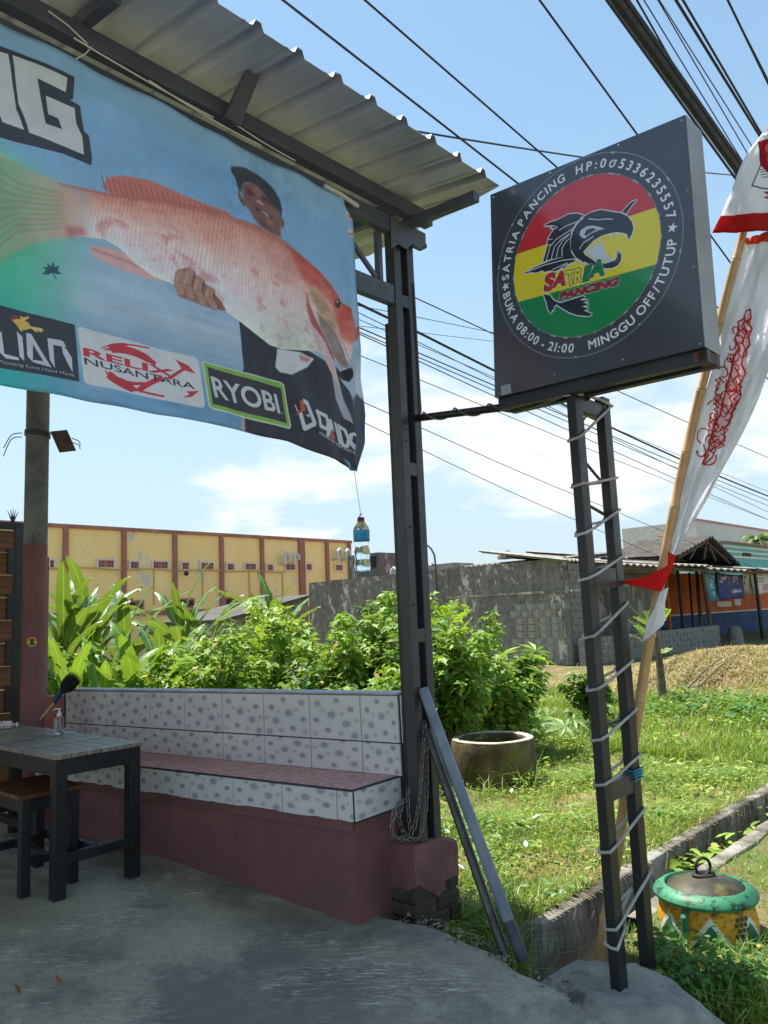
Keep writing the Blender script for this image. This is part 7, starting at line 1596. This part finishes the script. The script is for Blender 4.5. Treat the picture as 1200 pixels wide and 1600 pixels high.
banana(285, 13.2, 886, 11, 1.55, 'banana plant with torn leaves under the hall wall window', 13, lf_ban, .34, .42, .9); banana(325, 13.6, 925, 7, 1.3, 'small banana plant right of the torn one', 14, lf_ban, .32, .4)
banana(105, 9.3, 945, 10, 1.15, 'bright young banana plant beside the round pole, low down', 5, lf_banl, .32, .25, .7); banana(215, 9.2, 948, 11, 1.2, 'bright young banana plant above the bench back', 16, lf_banl, .30, .22, .75)
banana(165, 8.9, 955, 10, 1.15, 'short banana shoot between the two bright young plants', 7, lf_banl, .30, .2, .8); banana(432, 16.5, 918, 8, 1.6, 'banana plant before the far grey shed roof', 8, lf_ban, .36, .42, .8); banana(85, 9.8, 945, 7, 1.2, 'banana plant half hidden by the round pole', 9, lf_ban, .34, .3)
banana(255, 10.4, 950, 8, 1.15, 'banana plant filling the gap behind the young ones', 17, lf_ban, .32, .3, .8)
# spiky agave tuft on the hall belt, palm beyond the roofs
def fan(name, base, n, ln, wd, el0, el1, mat, label, cat_, droop=.3, group=None):
    o = thing(name, base, label, cat_, group); r_ = np.random.default_rng(9)
    for i in range(n):
        a = i * 2.4; e = el0 + (el1 - el0) * i / n; hd = np.array([math.cos(a), math.sin(a), 0]); pts = [base]; 
        for k in range(5): pts.append(pts[-1] + (hd * math.cos(e) + W * math.sin(e)) * ln / 5); e -= droop / 5
        sd = unit(np.cross(hd, W)); v = []; 
        for k, q in enumerate(pts): w_ = wd * (1, 1.2, 1, .8, .5, .02)[k]; v += [q - sd * w_, q + sd * w_]
        mk('leaf', v, [(2 * k, 2 * k + 1, 2 * k + 3, 2 * k + 2) for k in range(5)], mat, o)
fan('agave', S(*PU(397, 952, 29)), 16, .9, .06, 1.5, .2, lf_dark, 'spiky dark tuft on the hall wall beside the banana leaves', 'agave')
pb0 = S(*PU(1185, 845, 25)); palm = thing('palm_tree', np.array([pb0[0], pb0[1], -.3]), 'palm tree with drooping fronds beyond the stall roof', 'palm tree')
MB().tube([np.array([pb0[0], pb0[1], -.4]), pb0 - W * .2], [.2, .14], 10).mk('trunk', m_bark, palm, True)
for i in range(20):
    a = i * 2.4; e = 1.2 - 1.0 * i / 20; hd = np.array([math.cos(a), math.sin(a), 0]); pts = [pb0.copy()]
    for k in range(9): pts.append(pts[-1] + (hd * math.cos(e) + W * math.sin(e)) * .23); e -= .2
    P_, D_, S_, N_, Z_ = [], [], [], [], []; sd = unit(np.cross(hd, W))
    for k in range(1, 10):
        for j in (0, .33, .66):
            q = pts[k - 1] + (pts[k] - pts[k - 1]) * j; tg = unit(pts[k] - pts[k - 1])
            for s3 in (-1, 1): dd = unit(sd * s3 + tg * .7 - W * .35); P_.append(q); D_.append(dd); N_.append(unit(np.cross(dd, tg) * s3)); S_.append(unit(np.cross(N_[-1], dd))); Z_.append(.5 * (1 - .5 * abs(k / 9 - .4)))
    v, f = leaves(np.array(P_), np.array(D_), np.array(S_), np.array(N_), np.array(Z_), SLIM); fr = mk('frond', v, f, lf_palm, palm); MB().tube(pts, [.02] * 5 + [.01] * 5, 5).mk('rib', m_stem, fr)
# palmate cassava cuttings lying by the well ring, cassava plants
def palmate(o, c, nrm, r, k, mat, rot=0.):
    nrm = unit(nrm); x = unit(np.cross(nrm, [.2, .9, .1])); y = np.cross(nrm, x); v, f = [], []
    for i in range(k):
        a = rot + (i - (k - 1) / 2) * (5.2 / k); d = x * math.cos(a) + y * math.sin(a); s = np.cross(nrm, d); ll = r * (1 - .35 * abs(i - (k - 1) / 2) / k * 2); n = len(v)
        v += [c, c + d * ll * .45 - s * ll * .12 + nrm * .01, c + d * ll * .45 + s * ll * .12 + nrm * .01, c + d * ll - nrm * ll * .12, c + d * ll * .5 - nrm * .012]; f += [(n, n + 1, n + 4), (n, n + 4, n + 2), (n + 1, n + 3, n + 4), (n + 4, n + 3, n + 2)]
    return mk('leaf', v, f, mat, o)
cas = thing('cassava_cutting', at(858, 8.0), 'pale wilted cassava leaves lying beside the well ring', 'cassava')
for i, (px, py, r) in enumerate(((856, 1118, .36), (885, 1142, .34), (832, 1150, .24), (868, 1128, .3), (846, 1135, .28), (898, 1136, .26), (820, 1160, .18))):
    p = onZ(px, py + 14, -.27) + W * (.12 + .04 * (i % 3)); palmate(cas, p, np.array([-.1 + .1 * (i % 3), -.45, 1]), r, 7, lf_pale, i * .5)
MB().tube([onZ(850, 1165, -.28), onZ(870, 1150, -.28) + W * .1], .012, 6).mk('stem', m_stem, cas)
def cassava(px, d, ytop, n, label, seed, r=.2):
    r_ = np.random.default_rng(seed); b = at(px, d); h = onY(px, ytop, d)[2] - b[2]; o = thing('cassava_plant', b, label, 'cassava plant', 'cassava plants in the weeds'); MB().tube([b, b + W * h * .8], [.014, .008], 6).mk('stem', m_stem, o)
    for i in range(n):
        a = i * 2.4; q = b + W * h * r_.uniform(.45, .85); e = q + np.array([math.cos(a), math.sin(a), 0]) * r_.uniform(.12, .3) + W * h * r_.uniform(.05, .18); MB().tube([q, e], .004, 5).mk('stalk', m_stem, o); palmate(o, e, np.array([math.cos(a) * .5, math.sin(a) * .5, .9]), r * r_.uniform(.8, 1.2), 7, lf_weed if i % 2 else lf_lime, a)
cassava(815, 8.9, 1010, 12, 'cassava plant with drooping fingered leaves above the well ring', 2, .26); cassava(300, 8.8, 1020, 14, 'cassava plant right of the young bananas', 3, .26); cassava(275, 9.4, 1005, 12, 'taller cassava plant behind the young bananas', 4, .26); cassava(352, 8.8, 1045, 10, 'low cassava plant left of the weedy bushes', 5, .24)

# ---- grass and ground cover: one sheet of blades per kind
lf_gr = leafmat('grass_blade', rgb(116, 150, 58), rgb(88, 126, 44), .32, .5, rgb(150, 166, 74)); lf_dry = leafmat('dry_blade', rgb(196, 178, 136), rgb(158, 138, 98), .15, .8, rgb(176, 154, 116))
lf_low = leafmat('clover_leaf', rgb(122, 152, 56), rgb(80, 118, 42), .3, .5, rgb(160, 172, 78))
def blades(name, label, pu, pv_, zf, h, wd, mat, lean=.5, seed=0):
    r_ = np.random.default_rng(seed); n = len(pu); base = pu[:, None] * U + pv_[:, None] * V + zf(pu, pv_)[:, None] * W
    a = r_.uniform(0, 6.283, n); hd = np.stack([np.cos(a), np.sin(a), np.zeros(n)], 1); sd = np.stack([-np.sin(a), np.cos(a), np.zeros(n)], 1); hh = (h * r_.uniform(.5, 1.3, n))[:, None]; ww = (wd * r_.uniform(.7, 1.3, n))[:, None]; ln = (lean * r_.uniform(.2, 1.5, n))[:, None]
    base = base - W * .01; m1 = base + W * hh * .55 + hd * hh * ln * .35; tp = base + W * hh * (1 - .3 * ln) + hd * hh * ln
    v = np.stack([base - sd * ww, base + sd * ww, m1 + sd * ww * .8, m1 - sd * ww * .8, tp], 1).reshape(-1, 3); k = np.arange(n)[:, None] * 5
    f = np.concatenate([k + np.array([[0, 1, 2]]), k + np.array([[0, 2, 3]]), k + np.array([[3, 2, 4]])], 0)
    o = mk(name, v, f, mat); tag(o, label, 'grass', kind='stuff'); return o
def scatter(n, u0, u1, v0, v1, seed, dens=None):
    r_ = np.random.default_rng(seed); a = r_.uniform(u0, u1, n * 2); b = v0 + (v1 - v0) * r_.uniform(0, 1, n * 2) ** 1.5
    p = dens(a, b) if dens else np.ones(n * 2); k = r_.uniform(0, 1, n * 2) < p; return a[k][:n], b[k][:n]
wa_, wb_ = wc.dot(U), wc.dot(V)
def patch(a, b):
    q = smooth(-.35, .25, vnoise(a * 1.6, b * 1.4, 2)) * .8 + .2
    q = q * (np.hypot(a - wa_, b - wb_) > wr * 1.22) * (1 - .93 * np.exp(-((a - wa_ + .10) / .42) ** 2 - ((b - wb_ + .62) / .42) ** 2))
    q = q * (1 - .8 * np.exp(-((a - 2.7) / .45) ** 2 - ((b - 3.45) / .3) ** 2)) * (1 - .95 * smooth(12.6, 13.4, b) * smooth(3.5, 5, a)); return q
n1a, n1b = scatter(85000, 2.34, 6.0, 2.98, 8.5, 1, patch); blades('grass', 'short sunlit lot grass between the post and the ditch', n1a, n1b, lot_z, .085, .0028, lf_gr, .8, 1)
n2a, n2b = scatter(42000, 2.36, 9.0, 8, 20, 2, patch); blades('grass', 'fine green lot grass further back before the straw heap', n2a, n2b, lot_z, .16, .006, lf_gr, .6, 2)
n3a, n3b = scatter(9000, 2.34, 6.0, 2.98, 9, 3, patch); blades('dry_grass', 'dry straw blades scattered through the near lot grass', n3a, n3b, lot_z, .07, .003, lf_dry, 1.3, 3)
hp = np.array(onZ(1130, 1060, -.3)); r_ = np.random.default_rng(6); n = 34000; ha, hb2 = 5.3 + r_.normal(size=n) * 1.5, 15.8 + r_.normal(size=n) * 1.8; k = (ha > 2.6) & (hb2 > 12.3); blades('straw', 'heap of dry cut straw before the stall', ha[k], hb2[k], lot_z, .12, .007, lf_dry, 1.8, 6)
k0, k1 = scatter(15000, -.6, 1.93, 3.2, 13, 7, lambda a, b: (.35 + .65 * smooth(-.3, .3, vnoise(a * 2, b * 2, 5))) * (np.hypot(a - bcn.dot(U), b - bcn.dot(V)) > rl_ * .9)); blades('grass', 'verge grass beyond the painted bin', k0, k1, verge_z, .07, .003, lf_gr, .8, 7)
def cover(name, label, n, u0, u1, v0, v1, zf, size, mat, tpl, seed, dens=None, hgt=.06):
    a, b = scatter(n, u0, u1, v0, v1, seed, dens); n = len(a); r_ = np.random.default_rng(seed + 50)
    pos = a[:, None] * U + b[:, None] * V + (zf(a, b) + hgt * r_.uniform(.1, 1, n))[:, None] * W
    an = r_.uniform(0, 6.283, n); d_ = np.stack([np.cos(an), np.sin(an), r_.uniform(-.2, .5, n)], 1); d_ /= np.linalg.norm(d_, axis=1)[:, None]; up = np.array([0, 0, 1.]) + r_.normal(size=(n, 3)) * .35; s_ = np.cross(up, d_); s_ /= np.linalg.norm(s_, axis=1)[:, None]; nn = np.cross(d_, s_)
    v, f = leaves(pos, d_, s_, nn, size * r_.uniform(.5, 1.3, n), tpl); o = mk(name, v, f, mat); tag(o, label, 'weeds', kind='stuff'); return o
cover('low_weeds', 'small round-leaved weeds among the lot grass', 20000, 2.36, 6, 3.0, 9, lot_z, .038, lf_low, OVAL, 11, lambda a, b: patch(a, b) * smooth(-.4, .3, vnoise(a * 2.3, b * 2.1, 7)), .07)
cover('near_weeds', 'leafy weeds standing in the near lot between post and ditch', 11000, 2.38, 5, 3.2, 8, lot_z, .06, lf_weed, SLIM, 18, lambda a, b: patch(a, b) * smooth(-.1, .5, vnoise(a * 2.9, b * 2.7, 19)), .17)
cover('dark_weeds', 'low dark green weeds between the lot grass tufts', 7000, 2.38, 6, 3.1, 9, lot_z, .05, lf_dark, OVAL, 21, lambda a, b: patch(a, b) * smooth(.0, .5, vnoise(a * 3.3 + 4, b * 2.9, 12)), .09)
cover('tall_weeds', 'taller leafy weeds in clumps across the lot', 9000, 2.4, 9, 4.2, 14, lot_z, .075, lf_weed, OVAL, 12, lambda a, b: patch(a, b) * smooth(.15, .6, vnoise(a * 1.4, b * 1.7, 9)), .16)
cover('creeper', 'dark green creeper patch at the edge of the straw heap', 6000, 2.6, 5.4, 10.0, 12.8, lot_z, .10, lf_dark, OVAL, 13, lambda a, b: np.exp(-((a - 3.9) / 1.2) ** 2 - ((b - 11.6) / .7) ** 2), .2)
cover('leaf_litter', 'dry brown leaf litter at the ditch corner', 1500, 2.34, 3.3, 3.0, 4.4, lot_z, .035, M('brown_litter', rgb(150, 112, 76), rgb(110, 78, 52), 20, rough=.9, bump=0), OVAL, 14, None, .02)
cover('ditch_plants', 'broad-leaved plants growing in the ditch', 420, 1.99, 2.28, 4.9, 8, lambda a, b: -.70 + .0 * a, .10, lf_weed, OVAL, 15, None, .42)
# hanging dead roots and grass over the ditch wall
r_ = np.random.default_rng(31); rt = MB()
for i in range(110):
    b = 3.05 + 5 * r_.uniform() ** 1.3; l = r_.uniform(.1, .38); q = S(2.268, b, -.25); rt.tube([q + U * .04 + W * .01, q - U * .015, q - U * r_.uniform(.01, .04) - W * l * .5 + V * r_.normal() * .03, q - U * r_.uniform(.0, .05) - W * l + V * r_.normal() * .06], [.0025, .0025, .002, .001], 4)
tag(rt.mk('dead_roots', M('dead_root', rgb(150, 134, 108), rgb(104, 90, 70), 20, rough=.9, bump=0)), 'dead roots and stalks hanging over the ditch wall', 'roots', kind='stuff')
# tufts of long grass: at the ditch end, round the bin, at the well
def tuft(base, n, h, wd, label, seed, mat, grp='tufts of long grass', sp=.12):
    r_ = np.random.default_rng(seed); a0, b0 = base.dot(U), base.dot(V); pu = a0 + r_.normal(size=n) * sp; pv_ = b0 + r_.normal(size=n) * sp; o = blades('grass_tuft', label, pu, pv_, lambda a, b: a * 0 + base[2], h, wd, mat, .9, seed); o['group'] = grp; o['category'] = 'grass tuft'; del o['kind']; return o
tuft(S(2.24, 3.12, -.36), 90, .26, .004, 'yellow-green grass tuft hanging at the ditch end by the pipes', 1, lf_gr, sp=.06)
tuft(at(760, 4.2), 160, .16, .004, 'grass tuft shaded beside the brick pedestal', 2, lf_gr, sp=.08); tuft(S(3.1, 3.45, -.27), 90, .15, .004, 'leafy grass tuft midway between pedestal and ditch', 9, lf_gr, sp=.1)
tuft(onZ(1150, 1570, -.29), 260, .13, .0035, 'long grass tuft in front of the painted bin', 3, lf_gr, sp=.12); tuft(onZ(1195, 1575, -.28), 320, .17, .0035, 'long grass tuft in the lower right corner', 4, lf_gr, sp=.14); tuft(onZ(1172, 1505, -.28), 180, .14, .0035, 'long grass tuft right of the painted bin', 5, lf_gr, sp=.1)
tuft(onZ(820, 1238, -.29), 24, .34, .004, 'few tall grass stalks at the foot of the well ring', 6, lf_gr, sp=.05); tuft(onZ(760, 1248, -.29), 24, .22, .004, 'thin stalks left at the foot of the well ring', 7, lf_gr, sp=.06)
def vine(px, py, z, ytop, wd, label, seed, size=.042, n=300, mat=None):
    q = onZ(px, py, z); r_ = np.random.default_rng(seed); h = onY(px, ytop, q[1])[2] - z; o = thing('creeping_vine', q, label, 'vine', 'vines round the painted bin')
    sb = MB(); P_ = []
    for i in range(8):
        a = r_.uniform(0, 6.28); e = q + np.array([math.cos(a) * wd * .5, math.sin(a) * wd * .35, h * r_.uniform(.4, 1)]); m_ = (q + e) / 2 + W * h * .15; sb.tube([q, m_, e], [.004, .003, .002], 5); P_ += [m_ * (1 - t) + e * t for t in np.linspace(-.6, 1, 8)]
    sb.mk('stem', m_stem, o); P_ = np.array(P_)[r_.integers(0, len(P_), n)] + r_.normal(size=(n, 3)) * .045; P_[:, 2] = np.maximum(P_[:, 2], z + .01)
    an = r_.uniform(0, 6.283, n); d_ = np.stack([np.cos(an), np.sin(an), r_.uniform(-.5, .2, n)], 1); d_ /= np.linalg.norm(d_, axis=1)[:, None]; up = np.array([-.1, -.5, .8]) + r_.normal(size=(n, 3)) * .3; s_ = np.cross(up, d_); s_ /= np.linalg.norm(s_, axis=1)[:, None]
    v, f = leaves(P_, d_, s_, np.cross(d_, s_), size * r_.uniform(.5, 1.2, n), OVAL); c = mk('foliage', v, f, mat or lf_dark, o); c['kind'] = 'stuff'
vine(1098, 1552, -.29, 1492, .26, 'leafy vine climbing the front of the painted bin', 1); vine(1050, 1510, -.27, 1455, .22, 'round-leaved vine between the mound and the bin', 2, .045, 200); vine(1160, 1545, -.29, 1492, .26, 'dense vine at the right front of the bin', 3, .042, 340); vine(1120, 1555, -.28, 1490, .3, 'low vine at the edge of the mortar mound', 4, .04, 260)
# fallen leaves, twigs, litter
def curl(px, py, z, l, w_, rot, m, label, name='fallen_leaf', cat_='leaf', grp=None):
    q = onZ(px, py, z) + W * .004; d = np.array([math.cos(rot), math.sin(rot), 0]); s = np.array([-d[1], d[0], 0]); v, f = [], []
    for k in range(6):
        t = k / 5; ww = w_ * math.sin(math.pi * min(.97, t * .92 + .06)); c = q + d * l * (t - .5) + W * (.03 * t * t + .006)
        v += [c - s * ww + W * ww * .7, c, c + s * ww + W * ww * .5]
    for k in range(5): f += [(3 * k, 3 * k + 1, 3 * k + 4, 3 * k + 3), (3 * k + 1, 3 * k + 2, 3 * k + 5, 3 * k + 4)]
    o = mk(name, v, f, m, None, True); sm = o.modifiers.new('thickness', 'SOLIDIFY'); sm.thickness = .0012; return tag(o, label, cat_, grp)
m_dl = M('dead_leaf', rgb(140, 96, 66), rgb(100, 64, 44), 16, rough=.8, bump=.2); m_dl2 = M('orange_leaf', rgb(176, 92, 52), rgb(140, 66, 40), 16, rough=.7)
GL = 'fallen dry leaves at the mound'
curl(1108, 1548, -.275, .14, .03, -.5, m_dl, 'largest curled brown leaf at the mound edge', grp=GL); curl(1120, 1535, -.265, .09, .028, .9, m_dl, 'dark brown leaf tucked behind the largest one', grp=GL); curl(1082, 1590, -.235, .1, .02, -.8, m_dl2, 'orange fallen leaf low on the mortar mound', grp=GL); curl(1060, 1500, -.22, .05, .02, .2, m_dl2, 'small reddish leaf under the round-leaved vine', grp=GL); curl(1140, 1580, -.28, .1, .016, 2.2, m_dl, 'pale curled leaf in the grass at the right', grp=GL)
lf_y = M('yellow_leaf', rgb(190, 176, 80), rgb(160, 150, 70), 16, rough=.7); GP = 'small leaves on the patio'
for (px, py, m, lb) in ((84, 1447, lf_y, 'tiny yellow-green leaf on the concrete below the table'), (91, 1540, m_dl2, 'tiny orange leaf on the concrete at lower left'), (28, 1555, m_dl, 'tiny brown leaf near the lower left corner'), (74, 1430, lf_y, 'tiny yellow leaf just under the near table leg'), (560, 1396, m_dl, 'tiny brown scrap at the foot of the bench')):
    curl(px, py, -.08, .03, .009, px * .1, m, lb, grp=GP)
m_lit = M('white_litter', rgb(214, 214, 208), rgb(190, 190, 186), 14, rough=.6)
for i, (px, py, s_, lb) in enumerate(((838, 1282, .07, 'crumpled white plastic scrap in the grass below the well'), (780, 1315, .05, 'small white scrap in the grass left of the plastic one'), (822, 1325, .045, 'thin white strip standing in the grass'), (700, 1305, .05, 'white paper scrap beside the leaning pipes'), (722, 1362, .05, 'flat white scrap right of the plum pedestal'), (800, 1240, .04, 'white scrap at the foot of the well ring'))):
    curl(px, py, -.24, s_, s_ * .35, px * .3, m_lit, lb, 'litter_scrap', 'litter', 'white litter in the grass')
curl(876, 1402, -.235, .04, .012, .3, M('green_scrap', rgb(70, 160, 130), rough=.6, bump=0), 'small green plastic scrap on the ditch edge', 'litter_scrap', 'litter')
rk = random.Random(4); peb = thing('stone', onZ(887, 1546, -.19), 'small dark stone on the mortar mound beside the channel', 'stone')
MB().lathe(onZ(887, 1546, -.2), [(0, 0), (.014, .003), (.017, .012), (.012, .02), (0, .023)], 10, wob=lambda q, h: .15 * math.sin(q * 2 + 1) + .1 * math.sin(q * 3)).mk('stone_body', m_dk, peb, True)
tw_ = thing('twig', onZ(1068, 1535, -.24), 'thin dark twig lying at the mound edge', 'twig'); MB().tube([onZ(1075, 1530, -.235) + W * .01, onZ(1090, 1542, -.245) + W * .012, onZ(1108, 1552, -.26) + W * .01], .003, 5).mk('twig_body', m_bark, tw_, True)
st_ = onZ(712, 1180, -.29); stm = thing('cut_stump', np.array([st_[0], wc[1] + .35, -.3]), 'cut yellowish stump behind the left side of the well ring', 'stump'); q = onY(713, 1140, wc[1] + .35)
MB().lathe(np.array([q[0], q[1], -.35]), [(.11, 0), (.09, .3), (.085, q[2] + .35), (.0, q[2] + .36)], 12, wob=lambda q_, h: .12 * math.sin(q_ * 2 + 1) + .08 * math.sin(q_ * 5)).mk('stump_body', M('split_wood', rgb(196, 158, 112), rgb(150, 112, 72), 10, rough=.9, bump=.4), stm)
for (px0, py0, px1, py1, lb) in ((1075, 1078, 1130, 1052, 'long dry stick lying on the straw heap'), (1092, 1062, 1150, 1040, 'second dry stick on the straw heap, further up')):
    a, b = onY(px0, py0, 13.2), onY(px1, py1, 14.2); a[2] = gz(a) + .1; b[2] = gz(b) + .14; o = thing('dry_stick', a, lb, 'stick', 'dry sticks on the straw'); MB().tube([a, (a + b) / 2 + W * .03, b], [.02, .016, .008], 6).mk('stick_body', m_bark, o, True)

r_ = np.random.default_rng(77); gm = MB()
for i in range(420):
    if i < 240: a = r_.uniform(1.0, 2.62); b = np.interp(a, su, ed) + r_.normal() * .035 - .01; sz = r_.uniform(.003, .011)
    else: a = r_.uniform(1.0, 4.2); b = r_.uniform(.9, 2.7); sz = r_.uniform(.0015, .004)
    z = float(slab_z(np.array(a), np.array(b))); c = S(a, b, z); d = r_.normal(size=(6, 3)) * sz * .35
    v_ = [c + np.array(k) * sz + d[j] for j, k in enumerate(((1, 0, .1), (-1, .2, .1), (.1, 1, .1), (0, -1, .2), (0, 0, .8), (0, 0, -.4)))]
    gm.add(v_, [(0, 2, 4), (2, 1, 4), (1, 3, 4), (3, 0, 4), (2, 0, 5), (1, 2, 5), (3, 1, 5), (0, 3, 5)])
tag(gm.mk('gravel', M('concrete_grit', rgb(150, 144, 130), rgb(96, 90, 80), 40, rough=.95, bump=0)), 'loose grit and crumbs along the broken patio edge', 'gravel', kind='stuff')
